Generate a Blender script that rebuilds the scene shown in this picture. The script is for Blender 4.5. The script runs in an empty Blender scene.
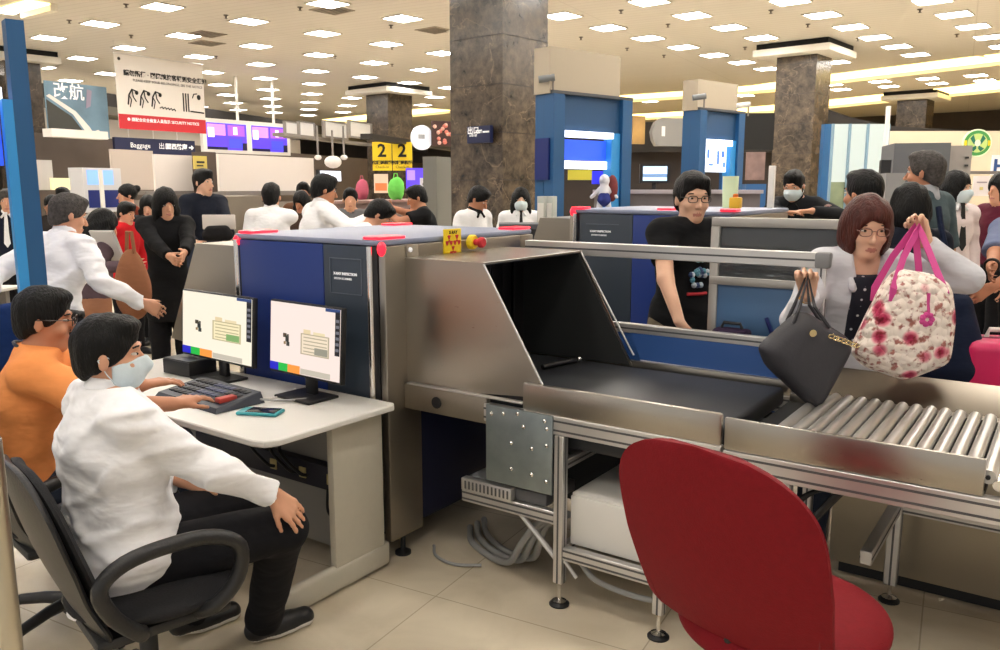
import bpy, bmesh, math, random
import numpy as np
from mathutils import Vector, Matrix
random.seed(7)
sc = bpy.context.scene
COL = sc.collection
PI = math.pi
# ------------------------------------------------------------------ camera model (1000x650)
FPX = 824.0; CAMH = 1.7; TH = math.atan(138/824.); YAW = math.radians(34.9)
_fh = np.array([-math.sin(YAW), math.cos(YAW), 0]); _r = np.array([math.cos(YAW), math.sin(YAW), 0])
_f = _fh*math.cos(TH)+np.array([0, 0, -math.sin(TH)]); _u = np.cross(_r, _f)
def ray(x, y): return _f+_r*(x-500)/FPX+_u*(325-y)/FPX
CC = np.array([0, 0, CAMH])
def at(x, y, d): return CC+ray(x, y)*d                 # a point seen at a pixel, d metres ahead
def atz(x, y, z=0): q = ray(x, y); return CC+q*(z-CAMH)/q[2]
def atY(x, y, Y): q = ray(x, y); return CC+q*Y/q[1]
def rotz(v, a):
    c, s = math.cos(a), math.sin(a); return np.array([c*v[0]-s*v[1], s*v[0]+c*v[1], v[2]])
def nrm(v):
    v = np.array(v, float); return v/max(1e-9, np.linalg.norm(v))
CAMDIR = 124.9                                          # compass of the camera's forward, degrees from +X

cam = bpy.data.cameras.new('camera'); camo = bpy.data.objects.new('camera', cam); COL.objects.link(camo)
cam.sensor_width = 36; cam.lens = 36*FPX/1000; cam.clip_end = 200; cam.clip_start = .05
M = Matrix(((_r[0], _u[0], -_f[0]), (_r[1], _u[1], -_f[1]), (_r[2], _u[2], -_f[2]))).to_4x4()
M.translation = Vector(CC); camo.matrix_world = M
sc.camera = camo
# ------------------------------------------------------------------ materials
def lin(c):
    return tuple(((x/255)/12.92 if x/255 <= .04045 else (((x/255)+.055)/1.055)**2.4) for x in c)
MATS = {}
def mat(name, rgb, rough=.5, metal=0., spec=.5, noise=0., nscale=30., bump=0., bscale=60., stretch=None, emit=None, es=1., trans=0., alpha=1., coat=0., sub=0., rvar=0.):
    if name in MATS: return MATS[name]
    m = bpy.data.materials.new(name); m.use_nodes = True; MATS[name] = m
    nt = m.node_tree; b = nt.nodes['Principled BSDF']
    c = lin(rgb)+(1,)
    b.inputs['Base Color'].default_value = c
    b.inputs['Roughness'].default_value = rough; b.inputs['Metallic'].default_value = metal
    b.inputs['Specular IOR Level'].default_value = spec
    b.inputs['Transmission Weight'].default_value = trans; b.inputs['Alpha'].default_value = alpha
    b.inputs['Coat Weight'].default_value = coat
    if emit: b.inputs['Emission Color'].default_value = lin(emit)+(1,); b.inputs['Emission Strength'].default_value = es
    if sub:
        b.inputs['Subsurface Weight'].default_value = sub; b.inputs['Subsurface Radius'].default_value = (.02, .008, .004)
    tc = nt.nodes.new('ShaderNodeTexCoord'); mp = nt.nodes.new('ShaderNodeMapping')
    nt.links.new(tc.outputs['Object'], mp.inputs[0])
    if stretch: mp.inputs['Scale'].default_value = stretch
    if noise or rvar:
        n = nt.nodes.new('ShaderNodeTexNoise'); n.inputs['Scale'].default_value = nscale; n.inputs['Detail'].default_value = 5
        nt.links.new(mp.outputs[0], n.inputs['Vector'])
        if noise:
            r = nt.nodes.new('ShaderNodeValToRGB')
            r.color_ramp.elements[0].color = tuple(x*(1-noise) for x in c[:3])+(1,); r.color_ramp.elements[1].color = tuple(min(1, x*(1+noise)) for x in c[:3])+(1,)
            r.color_ramp.elements[0].position = .3; r.color_ramp.elements[1].position = .7
            nt.links.new(n.outputs['Fac'], r.inputs[0]); nt.links.new(r.outputs[0], b.inputs['Base Color'])
        if rvar:
            mr = nt.nodes.new('ShaderNodeMapRange'); mr.inputs[3].default_value = rough-rvar; mr.inputs[4].default_value = rough+rvar
            nt.links.new(n.outputs['Fac'], mr.inputs[0]); nt.links.new(mr.outputs[0], b.inputs['Roughness'])
    if bump:
        n2 = nt.nodes.new('ShaderNodeTexNoise'); n2.inputs['Scale'].default_value = bscale; n2.inputs['Detail'].default_value = 3
        nt.links.new(mp.outputs[0], n2.inputs['Vector'])
        bp = nt.nodes.new('ShaderNodeBump'); bp.inputs['Strength'].default_value = bump; bp.inputs['Distance'].default_value = .01
        nt.links.new(n2.outputs['Fac'], bp.inputs['Height']); nt.links.new(bp.outputs[0], b.inputs['Normal'])
    return m
def cloth(name, rgb, bump=.5):
    if name in MATS: return MATS[name]
    m = mat(name, rgb, rough=.85, spec=.2, noise=.03, nscale=25, bump=bump*.8, bscale=6.5, stretch=(1, 1, 2.0))
    for n in m.node_tree.nodes:
        if n.type == 'TEX_NOISE' and abs(n.inputs['Scale'].default_value-6.5) < .01: n.inputs['Distortion'].default_value = .25; n.inputs['Detail'].default_value = 2.5
        if n.type == 'BUMP': n.inputs['Distance'].default_value = .03
    return m
steel = mat('brushed_steel', (172, 166, 156), rough=.3, metal=1, stretch=(3, 3, 60), nscale=8, rvar=.06, bump=.03, bscale=8)
steelh = mat('brushed_steel_dull', (160, 153, 142), rough=.42, metal=1, stretch=(3, 3, 60), nscale=8, rvar=.06)
alu = mat('aluminium', (208, 206, 204), rough=.38, metal=.85)
chrome = mat('chrome', (225, 222, 218), rough=.16, metal=1)
zinc = mat('zinc_plate', (140, 150, 152), rough=.45, metal=.8, noise=.1, nscale=12)
black = mat('black_plastic', (22, 22, 24), rough=.45, noise=.05)
blackm = mat('black_matte', (12, 12, 13), rough=.8)
belt_m = mat('belt_rubber', (36, 38, 42), rough=.42, bump=.05, bscale=300)
dgrey = mat('dark_grey_panel', (48, 58, 70), rough=.4, noise=.03, nscale=3)
sblue = mat('scanner_blue', (22, 50, 122), rough=.38, noise=.03, nscale=3)
topgrey = mat('scanner_top_grey', (128, 136, 160), rough=.45)
white_l = mat('white_laminate', (222, 220, 214), rough=.35)
cream = mat('cream_metal', (188, 182, 166), rough=.5, noise=.02)
barblue = mat('panel_blue', (44, 84, 148), rough=.45)
bluepost = mat('booth_blue', (30, 84, 132), rough=.45)
bluelite = mat('booth_blue_light', (52, 146, 214), rough=.4)
bluedk = mat('booth_dark_blue', (14, 34, 104), rough=.4)
beige = mat('beige_panel', (178, 166, 146), rough=.7)
red_led = mat('red_lamp', (200, 20, 30), rough=.3, emit=(255, 30, 50), es=2.2)
yellow = mat('yellow_sign', (232, 200, 20), rough=.5)
white_p = mat('white_paint', (225, 222, 216), rough=.6)
redp = mat('red_print', (190, 34, 44), rough=.6)
navy = mat('navy_sign', (14, 24, 66), rough=.4)
ink = mat('black_ink', (18, 18, 18), rough=.7)
inkw = mat('white_ink', (235, 235, 235), rough=.7, emit=(235, 235, 240), es=.25)
glass = mat('clear_glass', (225, 238, 238), rough=.03, trans=1., spec=.5)
# ------------------------------------------------------------------ mesh builder
class MB:
    def __init__(s): s.v = []; s.f = []; s.mi = []; s.ms = []; s.sm = []
    def _m(s, m):
        if m not in s.ms: s.ms.append(m)
        return s.ms.index(m)
    def add(s, vs, fs, m, smooth=False):
        o = len(s.v); s.v += [tuple(map(float, x)) for x in vs]; k = s._m(m)
        for f in fs: s.f.append(tuple(i+o for i in f)); s.mi.append(k); s.sm.append(smooth)
        return s
    def box(s, x0, y0, z0, x1, y1, z1, m, bev=0., R=None, seg=2):
        """axis-aligned box, optionally bevelled, optionally transformed by a 4x4"""
        bm = bmesh.new(); bmesh.ops.create_cube(bm, size=1)
        for v in bm.verts: v.co = Vector(((x0+x1)/2+v.co.x*(x1-x0), (y0+y1)/2+v.co.y*(y1-y0), (z0+z1)/2+v.co.z*(z1-z0)))
        bev = min(bev, .45*min(abs(x1-x0), abs(y1-y0), abs(z1-z0)))
        if bev > 0: bmesh.ops.bevel(bm, geom=list(bm.edges), offset=bev, segments=seg, affect='EDGES', profile=.5)
        if R is not None: bm.transform(R)
        bm.verts.index_update()
        s.add([v.co for v in bm.verts], [[v.index for v in f.verts] for f in bm.faces], m, bev > 0)
        bm.free(); return s
    def tube(s, pts, r, m, n=10, closed=False, cap=True, r2=None):
        P = [np.array(p, float) for p in pts]; N = len(P); rings = []
        up = None; vs = []
        for i in range(N):
            if closed: t = P[(i+1) % N]-P[i-1]
            else: t = P[min(i+1, N-1)]-P[max(i-1, 0)]
            t = nrm(t)
            if up is None: up = np.cross(t, [0, 0, 1.] if abs(t[2]) < .9 else [1., 0, 0])
            up = nrm(up-t*np.dot(up, t)); w = np.cross(t, up)
            rr = r if r2 is None else r+(r2-r)*i/(N-1)
            for k in range(n):
                a = 2*PI*k/n; vs.append(P[i]+rr*(math.cos(a)*up+math.sin(a)*w))
        fs = []
        for i in range(N if closed else N-1):
            j = (i+1) % N
            for k in range(n): fs.append((i*n+k, i*n+(k+1) % n, j*n+(k+1) % n, j*n+k))
        s.add(vs, fs, m, True)
        if cap and not closed:
            s.add([vs[k] for k in range(n)], [tuple(range(n))[::-1]], m); s.add([vs[(N-1)*n+k] for k in range(n)], [tuple(range(n))], m)
        return s
    def cyl(s, a, b, r, m, n=20, r2=None): return s.tube([a, b], r, m, n, r2=r2)
    def lathe(s, prof, m, c=(0, 0, 0), n=24, R=None):
        vs = []; fs = []
        for (r, z) in prof:
            for k in range(n):
                a = 2*PI*k/n; v = Vector((r*math.cos(a), r*math.sin(a), z))
                if R is not None: v = R @ v
                vs.append((v[0]+c[0], v[1]+c[1], v[2]+c[2]))
        for i in range(len(prof)-1):
            for k in range(n): fs.append((i*n+k, i*n+(k+1) % n, (i+1)*n+(k+1) % n, (i+1)*n+k))
        fs.append(tuple(range(n))[::-1]); fs.append(tuple(range((len(prof)-1)*n, len(prof)*n)))
        return s.add(vs, fs, m, True)
    def prism(s, poly, d, m, sm=False):
        """poly: 3D points of a planar outline; d: extrusion vector"""
        n = len(poly); d = np.array(d, float); P = [np.array(p, float) for p in poly]
        vs = P+[p+d for p in P]
        s.add(vs, [tuple(range(n))[::-1], tuple(range(n, 2*n))], m)
        s.add(vs, [(i, (i+1) % n, n+(i+1) % n, n+i) for i in range(n)], m, sm)
        return s
    def sphere(s, c, r, m, n=16, R=None):
        r = (r, r, r) if np.isscalar(r) else r
        vs = []; fs = []; h = n//2
        for i in range(h+1):
            for k in range(n):
                t = PI*i/h; a = 2*PI*k/n
                v = Vector((r[0]*math.sin(t)*math.cos(a), r[1]*math.sin(t)*math.sin(a), r[2]*math.cos(t)))
                if R is not None: v = R @ v
                vs.append((v[0]+c[0], v[1]+c[1], v[2]+c[2]))
        for i in range(h):
            for k in range(n): fs.append((i*n+k, (i+1)*n+k, (i+1)*n+(k+1) % n, i*n+(k+1) % n))
        return s.add(vs, fs, m, True)
    def build(s, name, parent=None, origin=None):
        me = bpy.data.meshes.new(name)
        o = np.array(origin if origin is not None else (0, 0, 0), float)
        me.from_pydata([tuple(np.array(v)-o) for v in s.v], [], s.f)
        for m in s.ms: me.materials.append(m)
        me.polygons.foreach_set('material_index', s.mi); me.polygons.foreach_set('use_smooth', s.sm)
        bm = bmesh.new(); bm.from_mesh(me); bmesh.ops.remove_doubles(bm, verts=bm.verts, dist=1e-6); bmesh.ops.recalc_face_normals(bm, faces=bm.faces); bm.to_mesh(me); bm.free()
        me.update()
        try: me.set_sharp_from_angle(angle=math.radians(38))
        except Exception: pass
        ob = bpy.data.objects.new(name, me); COL.objects.link(ob)
        if origin is not None: ob.location = Vector(o)
        if parent is not None:
            ob.parent = parent
            if origin is None: ob.matrix_parent_inverse = parent_inv(parent)
            else: ob.matrix_parent_inverse = parent_inv(parent)
        return ob
def world_of(o):
    m = o.matrix_basis.copy()
    while o.parent is not None:
        m = o.parent.matrix_basis @ o.matrix_parent_inverse @ m if False else (o.parent.matrix_basis @ (o.matrix_parent_inverse @ m))
        o = o.parent
    return m
def parent_inv(p): return world_of(p).inverted()
def thing(name, label, cat, loc=(0, 0, 0), rz=0., group=None):
    o = bpy.data.objects.new(name, None); COL.objects.link(o); o.location = loc; o.rotation_euler = (0, 0, rz)
    o.empty_display_size = .1
    o['label'] = label; o['category'] = cat
    if group: o['group'] = group
    return o
def tag(o, label, cat, group=None):
    o['label'] = label; o['category'] = cat
    if group: o['group'] = group
    return o
def struct(o): o['kind'] = 'structure'; return o
def Tm(loc, rz=0., rx=0., ry=0.):
    return Matrix.Translation(Vector(loc)) @ Matrix.Rotation(rz, 4, 'Z') @ Matrix.Rotation(ry, 4, 'Y') @ Matrix.Rotation(rx, 4, 'X')
def text(body, size, m, loc, xd, up, parent, name='lettering', align='CENTER', depth=.001, off=.002, bold=0.):
    cu = bpy.data.curves.new(name, 'FONT'); cu.body = body; cu.size = size; cu.extrude = depth; cu.align_x = align; cu.align_y = 'CENTER'; cu.offset = bold; cu.resolution_u = 2
    tmp = bpy.data.objects.new('tmp', cu); COL.objects.link(tmp)
    bpy.context.view_layer.update()
    dg = bpy.context.evaluated_depsgraph_get()
    me = bpy.data.meshes.new_from_object(tmp.evaluated_get(dg)); me.name = name
    bpy.data.objects.remove(tmp); bpy.data.curves.remove(cu)
    xd = nrm(xd); up = nrm(up); n = np.cross(xd, up); loc = np.array(loc)+n*off
    T = Matrix(((xd[0], up[0], n[0], loc[0]), (xd[1], up[1], n[1], loc[1]), (xd[2], up[2], n[2], loc[2]), (0, 0, 0, 1)))
    me.transform(T); me.materials.clear(); me.materials.append(m)
    for p in me.polygons: p.material_index = 0
    ob = bpy.data.objects.new(name, me); COL.objects.link(ob); ob.parent = parent
    if parent is not None: ob.matrix_parent_inverse = parent_inv(parent)
    return ob
def copy_tree(o, parent=None):
    c = o.copy(); COL.objects.link(c)
    if parent is not None: c.parent = parent
    for ch in list(o.children): copy_tree(ch, c)
    return c
# plate standing at a distance: outline given where the photo shows it, turned to a compass angle (degrees) along its width
class Plate:
    def __init__(s, x0, y0, x1, y1, d, ang=None, xc=None):
        ang = CAMDIR-90 if ang is None else ang
        s.w = np.array([math.cos(math.radians(ang)), math.sin(math.radians(ang)), 0]); s.n = np.array([s.w[1], -s.w[0], 0])
        xc = (x0+x1)/2 if xc is None else xc; yc = (y0+y1)/2; s.o = at(xc, yc, d)
        def hit(px, py): q = ray(px, py); t = np.dot(s.o-CC, s.n)/np.dot(q, s.n); return CC+q*t
        s.hit = hit
        a = hit(x0, yc); b = hit(x1, yc)
        if np.dot(b-a, s.w) < 0: s.w = -s.w; s.n = -s.n
        if np.dot(s.n, CC-s.o) < 0: s.n = -s.n
        s.z0 = hit(xc, y1)[2]; s.z1 = hit(xc, y0)[2]; s.L = np.dot(b-a, s.w); s.a = np.array([a[0], a[1], 0])
    def P(s, u, z, n=0.):
        """u 0..1 along the width, z 0..1 height, n metres towards the camera"""
        return s.a+s.w*s.L*u+np.array([0, 0, s.z0+(s.z1-s.z0)*z])+s.n*n
    def slab(s, mb, m, u0=0, u1=1, z0=0, z1=1, n0=-.03, n1=0.):
        c = [s.P(u0, z0, n0), s.P(u1, z0, n0), s.P(u1, z1, n0), s.P(u0, z1, n0)]
        mb.prism(c, s.n*(n1-n0), m); return mb
    def base(s): p = s.P(.5, 0); return p
# ------------------------------------------------------------------ implicit surfaces (smooth unions of tapered limbs)
class SDF:
    def __init__(s, lo, hi, vox):
        s.vox = vox; s.lo = np.array(lo, float)-3*vox; n = np.ceil((np.array(hi, float)+3*vox-s.lo)/vox).astype(int)+1
        s.n = n; s.g = np.full(n, 1.0, np.float32)
    def _win(s, lo, hi):
        a = np.clip(np.floor((np.array(lo)-s.lo)/s.vox).astype(int), 0, s.n); b = np.clip(np.ceil((np.array(hi)-s.lo)/s.vox).astype(int)+1, 0, s.n)
        if (b <= a).any(): return None
        sl = tuple(slice(a[i], b[i]) for i in range(3))
        ax = [s.lo[i]+s.vox*np.arange(a[i], b[i], dtype=np.float32) for i in range(3)]
        return sl, np.meshgrid(*ax, indexing='ij', sparse=True)
    def _mix(s, sl, d, k, mode):
        g = s.g[sl]
        if mode == 'add':
            h = np.maximum(k-np.abs(g-d), 0)/k if k > 0 else 0; r = np.minimum(g, d)-h*h*k*.25
        elif mode == 'sub':
            d = -d; h = np.maximum(k-np.abs(g-d), 0)/k if k > 0 else 0; r = np.maximum(g, d)+h*h*k*.25
        s.g[sl] = r
    def cone(s, a, b, r1, r2, k=.03, mode='add', clip0=None, clip1=None):
        a = np.array(a, float); b = np.array(b, float); R = max(r1, r2)+k+3*s.vox
        w = s._win(np.minimum(a, b)-R, np.maximum(a, b)+R)
        if w is None: return
        sl, (X, Y, Z) = w; ab = b-a; L2 = max(1e-9, ab@ab)
        px, py, pz = X-a[0], Y-a[1], Z-a[2]
        t = (px*ab[0]+py*ab[1]+pz*ab[2])/L2; tc = np.clip(t, 0, 1)
        d = np.sqrt((px-tc*ab[0])**2+(py-tc*ab[1])**2+(pz-tc*ab[2])**2)-(r1+(r2-r1)*tc)
        L = math.sqrt(L2)
        if clip1 is not None: d = np.maximum(d, (t-clip1)*L)
        if clip0 is not None: d = np.maximum(d, (clip0-t)*L)
        s._mix(sl, d.astype(np.float32), k, mode)
    def ell(s, c, B, r, k=.03, mode='add'):
        """B rows: the three axes"""
        c = np.array(c, float); B = np.array(B); R = max(r)+k+3*s.vox
        ext = np.sqrt(((B.T*np.array(r))**2).sum(1))+k+3*s.vox
        w = s._win(c-ext, c+ext)
        if w is None: return
        sl, (X, Y, Z) = w; X = X-c[0]; Y = Y-c[1]; Z = Z-c[2]
        q = [(X*B[i][0]+Y*B[i][1]+Z*B[i][2]) for i in range(3)]
        k0 = np.sqrt(sum((q[i]/r[i])**2 for i in range(3))); k1 = np.sqrt(sum((q[i]/r[i]**2)**2 for i in range(3)))+1e-9
        s._mix(sl, (k0*(k0-1)/k1).astype(np.float32), k, mode)
    def plane(s, p, n, k=0.):
        """cut away everything on the side the normal points to"""
        n = nrm(n); _, (X, Y, Z) = s._win(s.lo, s.lo+s.vox*s.n)
        d = ((X-p[0])*n[0]+(Y-p[1])*n[1]+(Z-p[2])*n[2])[:s.n[0], :s.n[1], :s.n[2]]
        s.g = np.maximum(s.g, d.astype(np.float32))
    def wave(s, fn):
        _, (X, Y, Z) = s._win(s.lo, s.lo+s.vox*s.n); s.g = s.g+fn(X, Y, Z).astype(np.float32)
    def mesh(s, name, m, parent, smooth=1):
        g = s.g; g[g == 0] = 1e-6
        g[0] = g[-1] = 1; g[:, 0] = g[:, -1] = 1; g[:, :, 0] = g[:, :, -1] = 1
        ins = g < 0
        c = [ins[i:ins.shape[0]-1+i, j:ins.shape[1]-1+j, k:ins.shape[2]-1+k] for i in (0, 1) for j in (0, 1) for k in (0, 1)]
        an = c[0].copy(); al = c[0].copy()
        for x in c[1:]: an |= x; al &= x
        act = np.argwhere(an & ~al)
        if len(act) == 0: return None
        idx = np.full(an.shape, -1, np.int32); idx[tuple(act.T)] = np.arange(len(act))
        offs = np.array([(i, j, k) for i in (0, 1) for j in (0, 1) for k in (0, 1)])
        val = np.stack([g[tuple((act+o).T)] for o in offs], 1)
        acc = np.zeros((len(act), 3)); cnt = np.zeros(len(act))
        for a in range(8):
            for b in range(a+1, 8):
                if np.abs(offs[a]-offs[b]).sum() != 1: continue
                va, vb = val[:, a], val[:, b]; mk = (va < 0) != (vb < 0)
                t = np.where(mk, va/np.where(mk, va-vb, 1), 0)
                acc += mk[:, None]*(offs[a]+t[:, None]*(offs[b]-offs[a])); cnt += mk
        V = (act+acc/cnt[:, None])*s.vox+s.lo
        Q = []
        for ax in range(3):
            sa = [slice(None)]*3; sb = [slice(None)]*3; sa[ax] = slice(0, -1); sb[ax] = slice(1, None)
            A = ins[tuple(sa)]; B = ins[tuple(sb)]; E = np.argwhere(A != B); fl = A[tuple(E.T)]
            u, v = (ax+1) % 3, (ax+2) % 3
            du = np.zeros(3, int); du[u] = 1; dv = np.zeros(3, int); dv[v] = 1
            ok = (E[:, u] > 0) & (E[:, v] > 0); E = E[ok]; fl = fl[ok]
            q = np.stack([idx[tuple((E-du-dv).T)], idx[tuple((E-dv).T)], idx[tuple(E.T)], idx[tuple((E-du).T)]], 1)
            q[~fl] = q[~fl][:, ::-1]; Q.append(q)
        Q = np.concatenate(Q); Q = Q[(Q >= 0).all(1)]
        # a little relaxation
        for _ in range(smooth):
            S = np.zeros_like(V); C = np.zeros(len(V))
            for i in range(4):
                a, b = Q[:, i], Q[:, (i+1) % 4]
                for x, y in ((a, b), (b, a)):
                    for k in range(3): S[:, k] += np.bincount(x, V[y, k], len(V))
                    C += np.bincount(x, minlength=len(V))
            V = V*.5+.5*S/C[:, None]
        me = bpy.data.meshes.new(name); me.vertices.add(len(V)); me.vertices.foreach_set('co', V.astype(np.float32).ravel())
        me.loops.add(len(Q)*4); me.loops.foreach_set('vertex_index', Q.astype(np.int32).ravel())
        me.polygons.add(len(Q)); me.polygons.foreach_set('loop_start', np.arange(0, len(Q)*4, 4, dtype=np.int32))
        try: me.polygons.foreach_set('loop_total', np.full(len(Q), 4, np.int32))
        except Exception: pass
        me.update(calc_edges=True)
        me.polygons.foreach_set('use_smooth', np.ones(len(Q), bool)); me.validate()
        for mm in (m if isinstance(m, (list, tuple)) else [m]): me.materials.append(mm)
        ob = bpy.data.objects.new(name, me); COL.objects.link(ob)
        if parent is not None: ob.parent = parent; ob.matrix_parent_inverse = parent_inv(parent)
        ob['_c'] = 0; del ob['_c']
        return ob
def paint(ob, fn):
    """material index per face from its centre"""
    me = ob.data; n = len(me.polygons); c = np.zeros(n*3, np.float32); me.polygons.foreach_get('center', c); c = c.reshape(-1, 3)
    me.polygons.foreach_set('material_index', fn(c).astype(np.int32))

def skin_mat(name, rgb): return mat(name, rgb, rough=.5, spec=.35, noise=.05, nscale=18, sub=.08)
SK = skin_mat('skin', (214, 160, 130)); SKT = skin_mat('skin_tan', (188, 132, 102)); SKP = skin_mat('skin_pale', (224, 178, 150))
LIP = mat('lips', (184, 118, 102), rough=.45)
EYEW = mat('eye_white', (215, 208, 200), rough=.25); EYEB = mat('eye_dark', (20, 14, 12), rough=.15)
HAIRB = mat('hair_black', (11, 10, 10), rough=.55, spec=.25, noise=.3, nscale=60, bump=.8, bscale=120, stretch=(1, 1, .25))
HAIRR = mat('hair_auburn', (70, 26, 17), rough=.5, spec=.3, noise=.35, nscale=60, bump=.8, bscale=120, stretch=(1, 1, .2))
HAIRG = mat('hair_grey', (74, 70, 67), rough=.65, spec=.25, noise=.4, nscale=60, bump=.8, bscale=120)
HAIRBR = mat('hair_brown', (52, 38, 30), rough=.55, noise=.3, nscale=60, bump=.8, bscale=120)
MASK = mat('face_mask', (206, 220, 226), rough=.8, bump=.2, bscale=40)

def ik(S, W, l1, l2, pole):
    S = np.array(S, float); W = np.array(W, float); v = W-S; d = np.linalg.norm(v)
    if d > .995*(l1+l2): W = S+v/d*.995*(l1+l2); d = .995*(l1+l2); v = W-S
    a = (l1*l1-l2*l2+d*d)/(2*d); h = math.sqrt(max(0, l1*l1-a*a)); dr = v/d
    p = np.array(pole, float); p = nrm(p-dr*(p@dr)); return S+dr*a+p*h, W

def add_hand(G, W, hd, pn, side, s, vox, curl=20, spread=1., thumb=35, k=.006):
    """wrist W, pointing hd, palm facing pn; side +1 puts the thumb along hd x pn"""
    hd = nrm(hd); pn = nrm(np.array(pn)-hd*np.dot(pn, hd)); sd = np.cross(hd, pn)*side
    rm = max(.0080*s, .8*vox)
    offs = [(.033, .085, (.034, .024, .018)), (.011, .090, (.040, .027, .019)), (-.011, .086, (.037, .025, .018)), (-.032, .078, (.029, .019, .016))]
    for i, (o, l, seg) in enumerate(offs):
        b = W+sd*o*.55*s+hd*.012*s; kn = W+sd*o*s+hd*l*s
        G.cone(b, kn, max(.014*s, vox), max(.011*s, vox), .012)
        p = kn; ang = math.radians(curl*.5); fan = sd*(o*1.6)*spread
        for j, L in enumerate(seg):
            dd = nrm(nrm(hd*math.cos(ang)+pn*math.sin(ang))+fan*math.cos(ang)); q = p+dd*L*s
            G.cone(p, q, rm*(1.05-.08*j), rm*(.98-.08*j), k if j else .01); p = q; ang += math.radians(curl)
    b = W+sd*.018*s+hd*.018*s+pn*.004; ta = math.radians(thumb)
    d1 = nrm(hd*math.cos(ta)+sd*math.sin(ta)+pn*.25); m1 = b+d1*.045*s; d2 = nrm(d1+hd*.4+pn*.15); m2 = m1+d2*.032*s; m3 = m2+nrm(d2+hd*.3)*.025*s
    G.cone(b, m1, max(.015*s, vox), rm*1.2, .012); G.cone(m1, m2, rm*1.15, rm*1.05, k); G.cone(m2, m3, rm*1.05, rm*.9, k)

def person(label, top=None, base=None, s=None, head=CAMDIR+180, lean=0., hyaw=0., hpitch=0., wr=None, wl=None, seat=None, knees=None, ankles=None, vox=.012,
           skin=SK, hair='short', hairm=None, shirt=None, sleeve='long', tuck=True, pants=None, shoes=black, glasses=None, mask=False, collar=None, tie=None, belt=False,
           hands=None, bulk=1., poles=None, wrinkle=.003, hsz=.92, fold=False, vneck=0., hem=None, skirt=False, coat=False, legs=True, roll=0., elb=None, cat='person', polo=None, seed=1, soles=None, neckl=.0, cuffs=None, sidelean=0.):
    hr = math.radians(head); F = np.array([math.cos(hr), math.sin(hr), 0]); Lf = np.array([-F[1], F[0], 0]); U = np.array([0, 0, 1.])
    la = math.radians(lean); sp = nrm(U*math.cos(la)+F*math.sin(la)+Lf*math.sin(math.radians(sidelean))); Fp = nrm(F*math.cos(la)-U*math.sin(la)); 
    hy = math.radians(hyaw); hp = math.radians(hpitch)
    hF0 = rotz(F, hy); hL = np.array([-hF0[1], hF0[0], 0]); hF = nrm(hF0*math.cos(hp)-U*math.sin(hp)); hU = np.cross(hF, hL)
    if roll:
        a = math.radians(roll); hL, hU = hL*math.cos(a)+hU*math.sin(a), hU*math.cos(a)-hL*math.sin(a)
    nd = nrm(sp*.6+U*.6+hF0*.25*max(0, math.sin(hp)+.2))
    hs = hsz; off = sp*.50+nd*.125+hF*.012; offt = off+hU*.125*hs
    if top is not None:
        T = np.array(top)
        if s is None: s = T[2]/(.93+offt[2])
        P = T-offt*s; P[2] = T[2]-offt[2]*s
    else: P = np.array(base, float)
    root = thing('person', label, cat, (P[0], P[1], 0))
    N = P+sp*.50*s; Hc = P+off*s; sh = s*hs
    SR = N-Lf*.158*s*bulk**.5-sp*.048*s; SL = N+Lf*.158*s*bulk**.5-sp*.048*s
    g = max(.013, 1.1*vox)
    hipL = P+Lf*.085*s-U*.02*s; hipR = P-Lf*.085*s-U*.02*s
    if seat is None:
        kn = [hipR+np.array([0, 0, -.42*s])+F*.015-Lf*.01, hipL+np.array([0, 0, -.42*s])+F*.03+Lf*.01]
        if knees is not None: kn = knees
        zz = .075*s
        an = [np.array([kn[0][0], kn[0][1], zz])-F*.02, np.array([kn[1][0], kn[1][1], zz])-F*.02]
        if ankles is not None: an = ankles
    else: kn = [np.array(k, float) for k in knees]; an = [np.array(k, float) for k in ankles]
    ua, fa = .275*s, .245*s
    W = []
    for i, (S, w, sg) in enumerate(((SR, wr, -1), (SL, wl, 1))):
        if w is None: w = S+(-U*.50+F*.05+Lf*sg*.05)*s
        pole = (poles[i] if poles and poles[i] is not None else -F*.6+Lf*sg*.5-U*.4)
        E_, W_ = ik(S, w, ua, fa, pole)
        if np.linalg.norm(np.array(w)-S) < .999*(ua+fa): W_ = np.array(w, float)
        W.append((S, E_, W_))
    allp = [P, N, Hc]+kn+an+[x for w in W for x in w]
    lo = np.min(allp, 0)-.24*s*max(1, bulk); hi = np.max(allp, 0)+.24*s*max(1, bulk)
    b = bulk
    def torso(G, g):
        G.ell(P+sp*.33*s, (Lf, Fp, sp), ((.155*b)*s+g, .105*b*s+g, .185*s+g), .04)
        G.ell(P+sp*.14*s, (Lf, Fp, sp), (.138*b*s+g, .103*b*s+g, .17*s+g), .05)
        G.ell(P+sp*.01*s, (Lf, Fp, sp), (.158*b*s+g, .115*b*s+g, .13*s+g), .04)
        G.cone(SR, SL, .047*s+g, .047*s+g, .04)
        for S in (SR, SL): G.cone(N+sp*.0*s, S+sp*.006*s, .045*s+g, .043*s+g, .04)
    # ---- body
    G = SDF(lo, hi, vox)
    torso(G, 0)
    G.cone(N-sp*.03*s, Hc-hU*.05*s-hF*.015*s, .055*s, .052*s, .025)
    for i, (S, E_, W_) in enumerate(W):
        G.cone(S, E_, .050*s, .041*s, .02); G.cone(E_, W_, .040*s, .0265*s, .015)
    if legs:
        for h, k_, a_ in ((hipR, kn[0], an[0]), (hipL, kn[1], an[1])):
            G.cone(h, k_, .085*s, .058*s, .03); G.cone(k_, a_, .055*s, .036*s, .02)
            G.cone(a_-U*.02*s, a_+F*.13*s-U*.035*s, .035*s, .028*s, .02)
    c = lambda f, l, u: Hc+(hF*f+hL*l+hU*u)*s
    HB = (hF, hL, hU)
    G.ell(c(-.012, 0, .03), HB, (.096*sh, .076*sh, .092*sh), .02)
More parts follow.
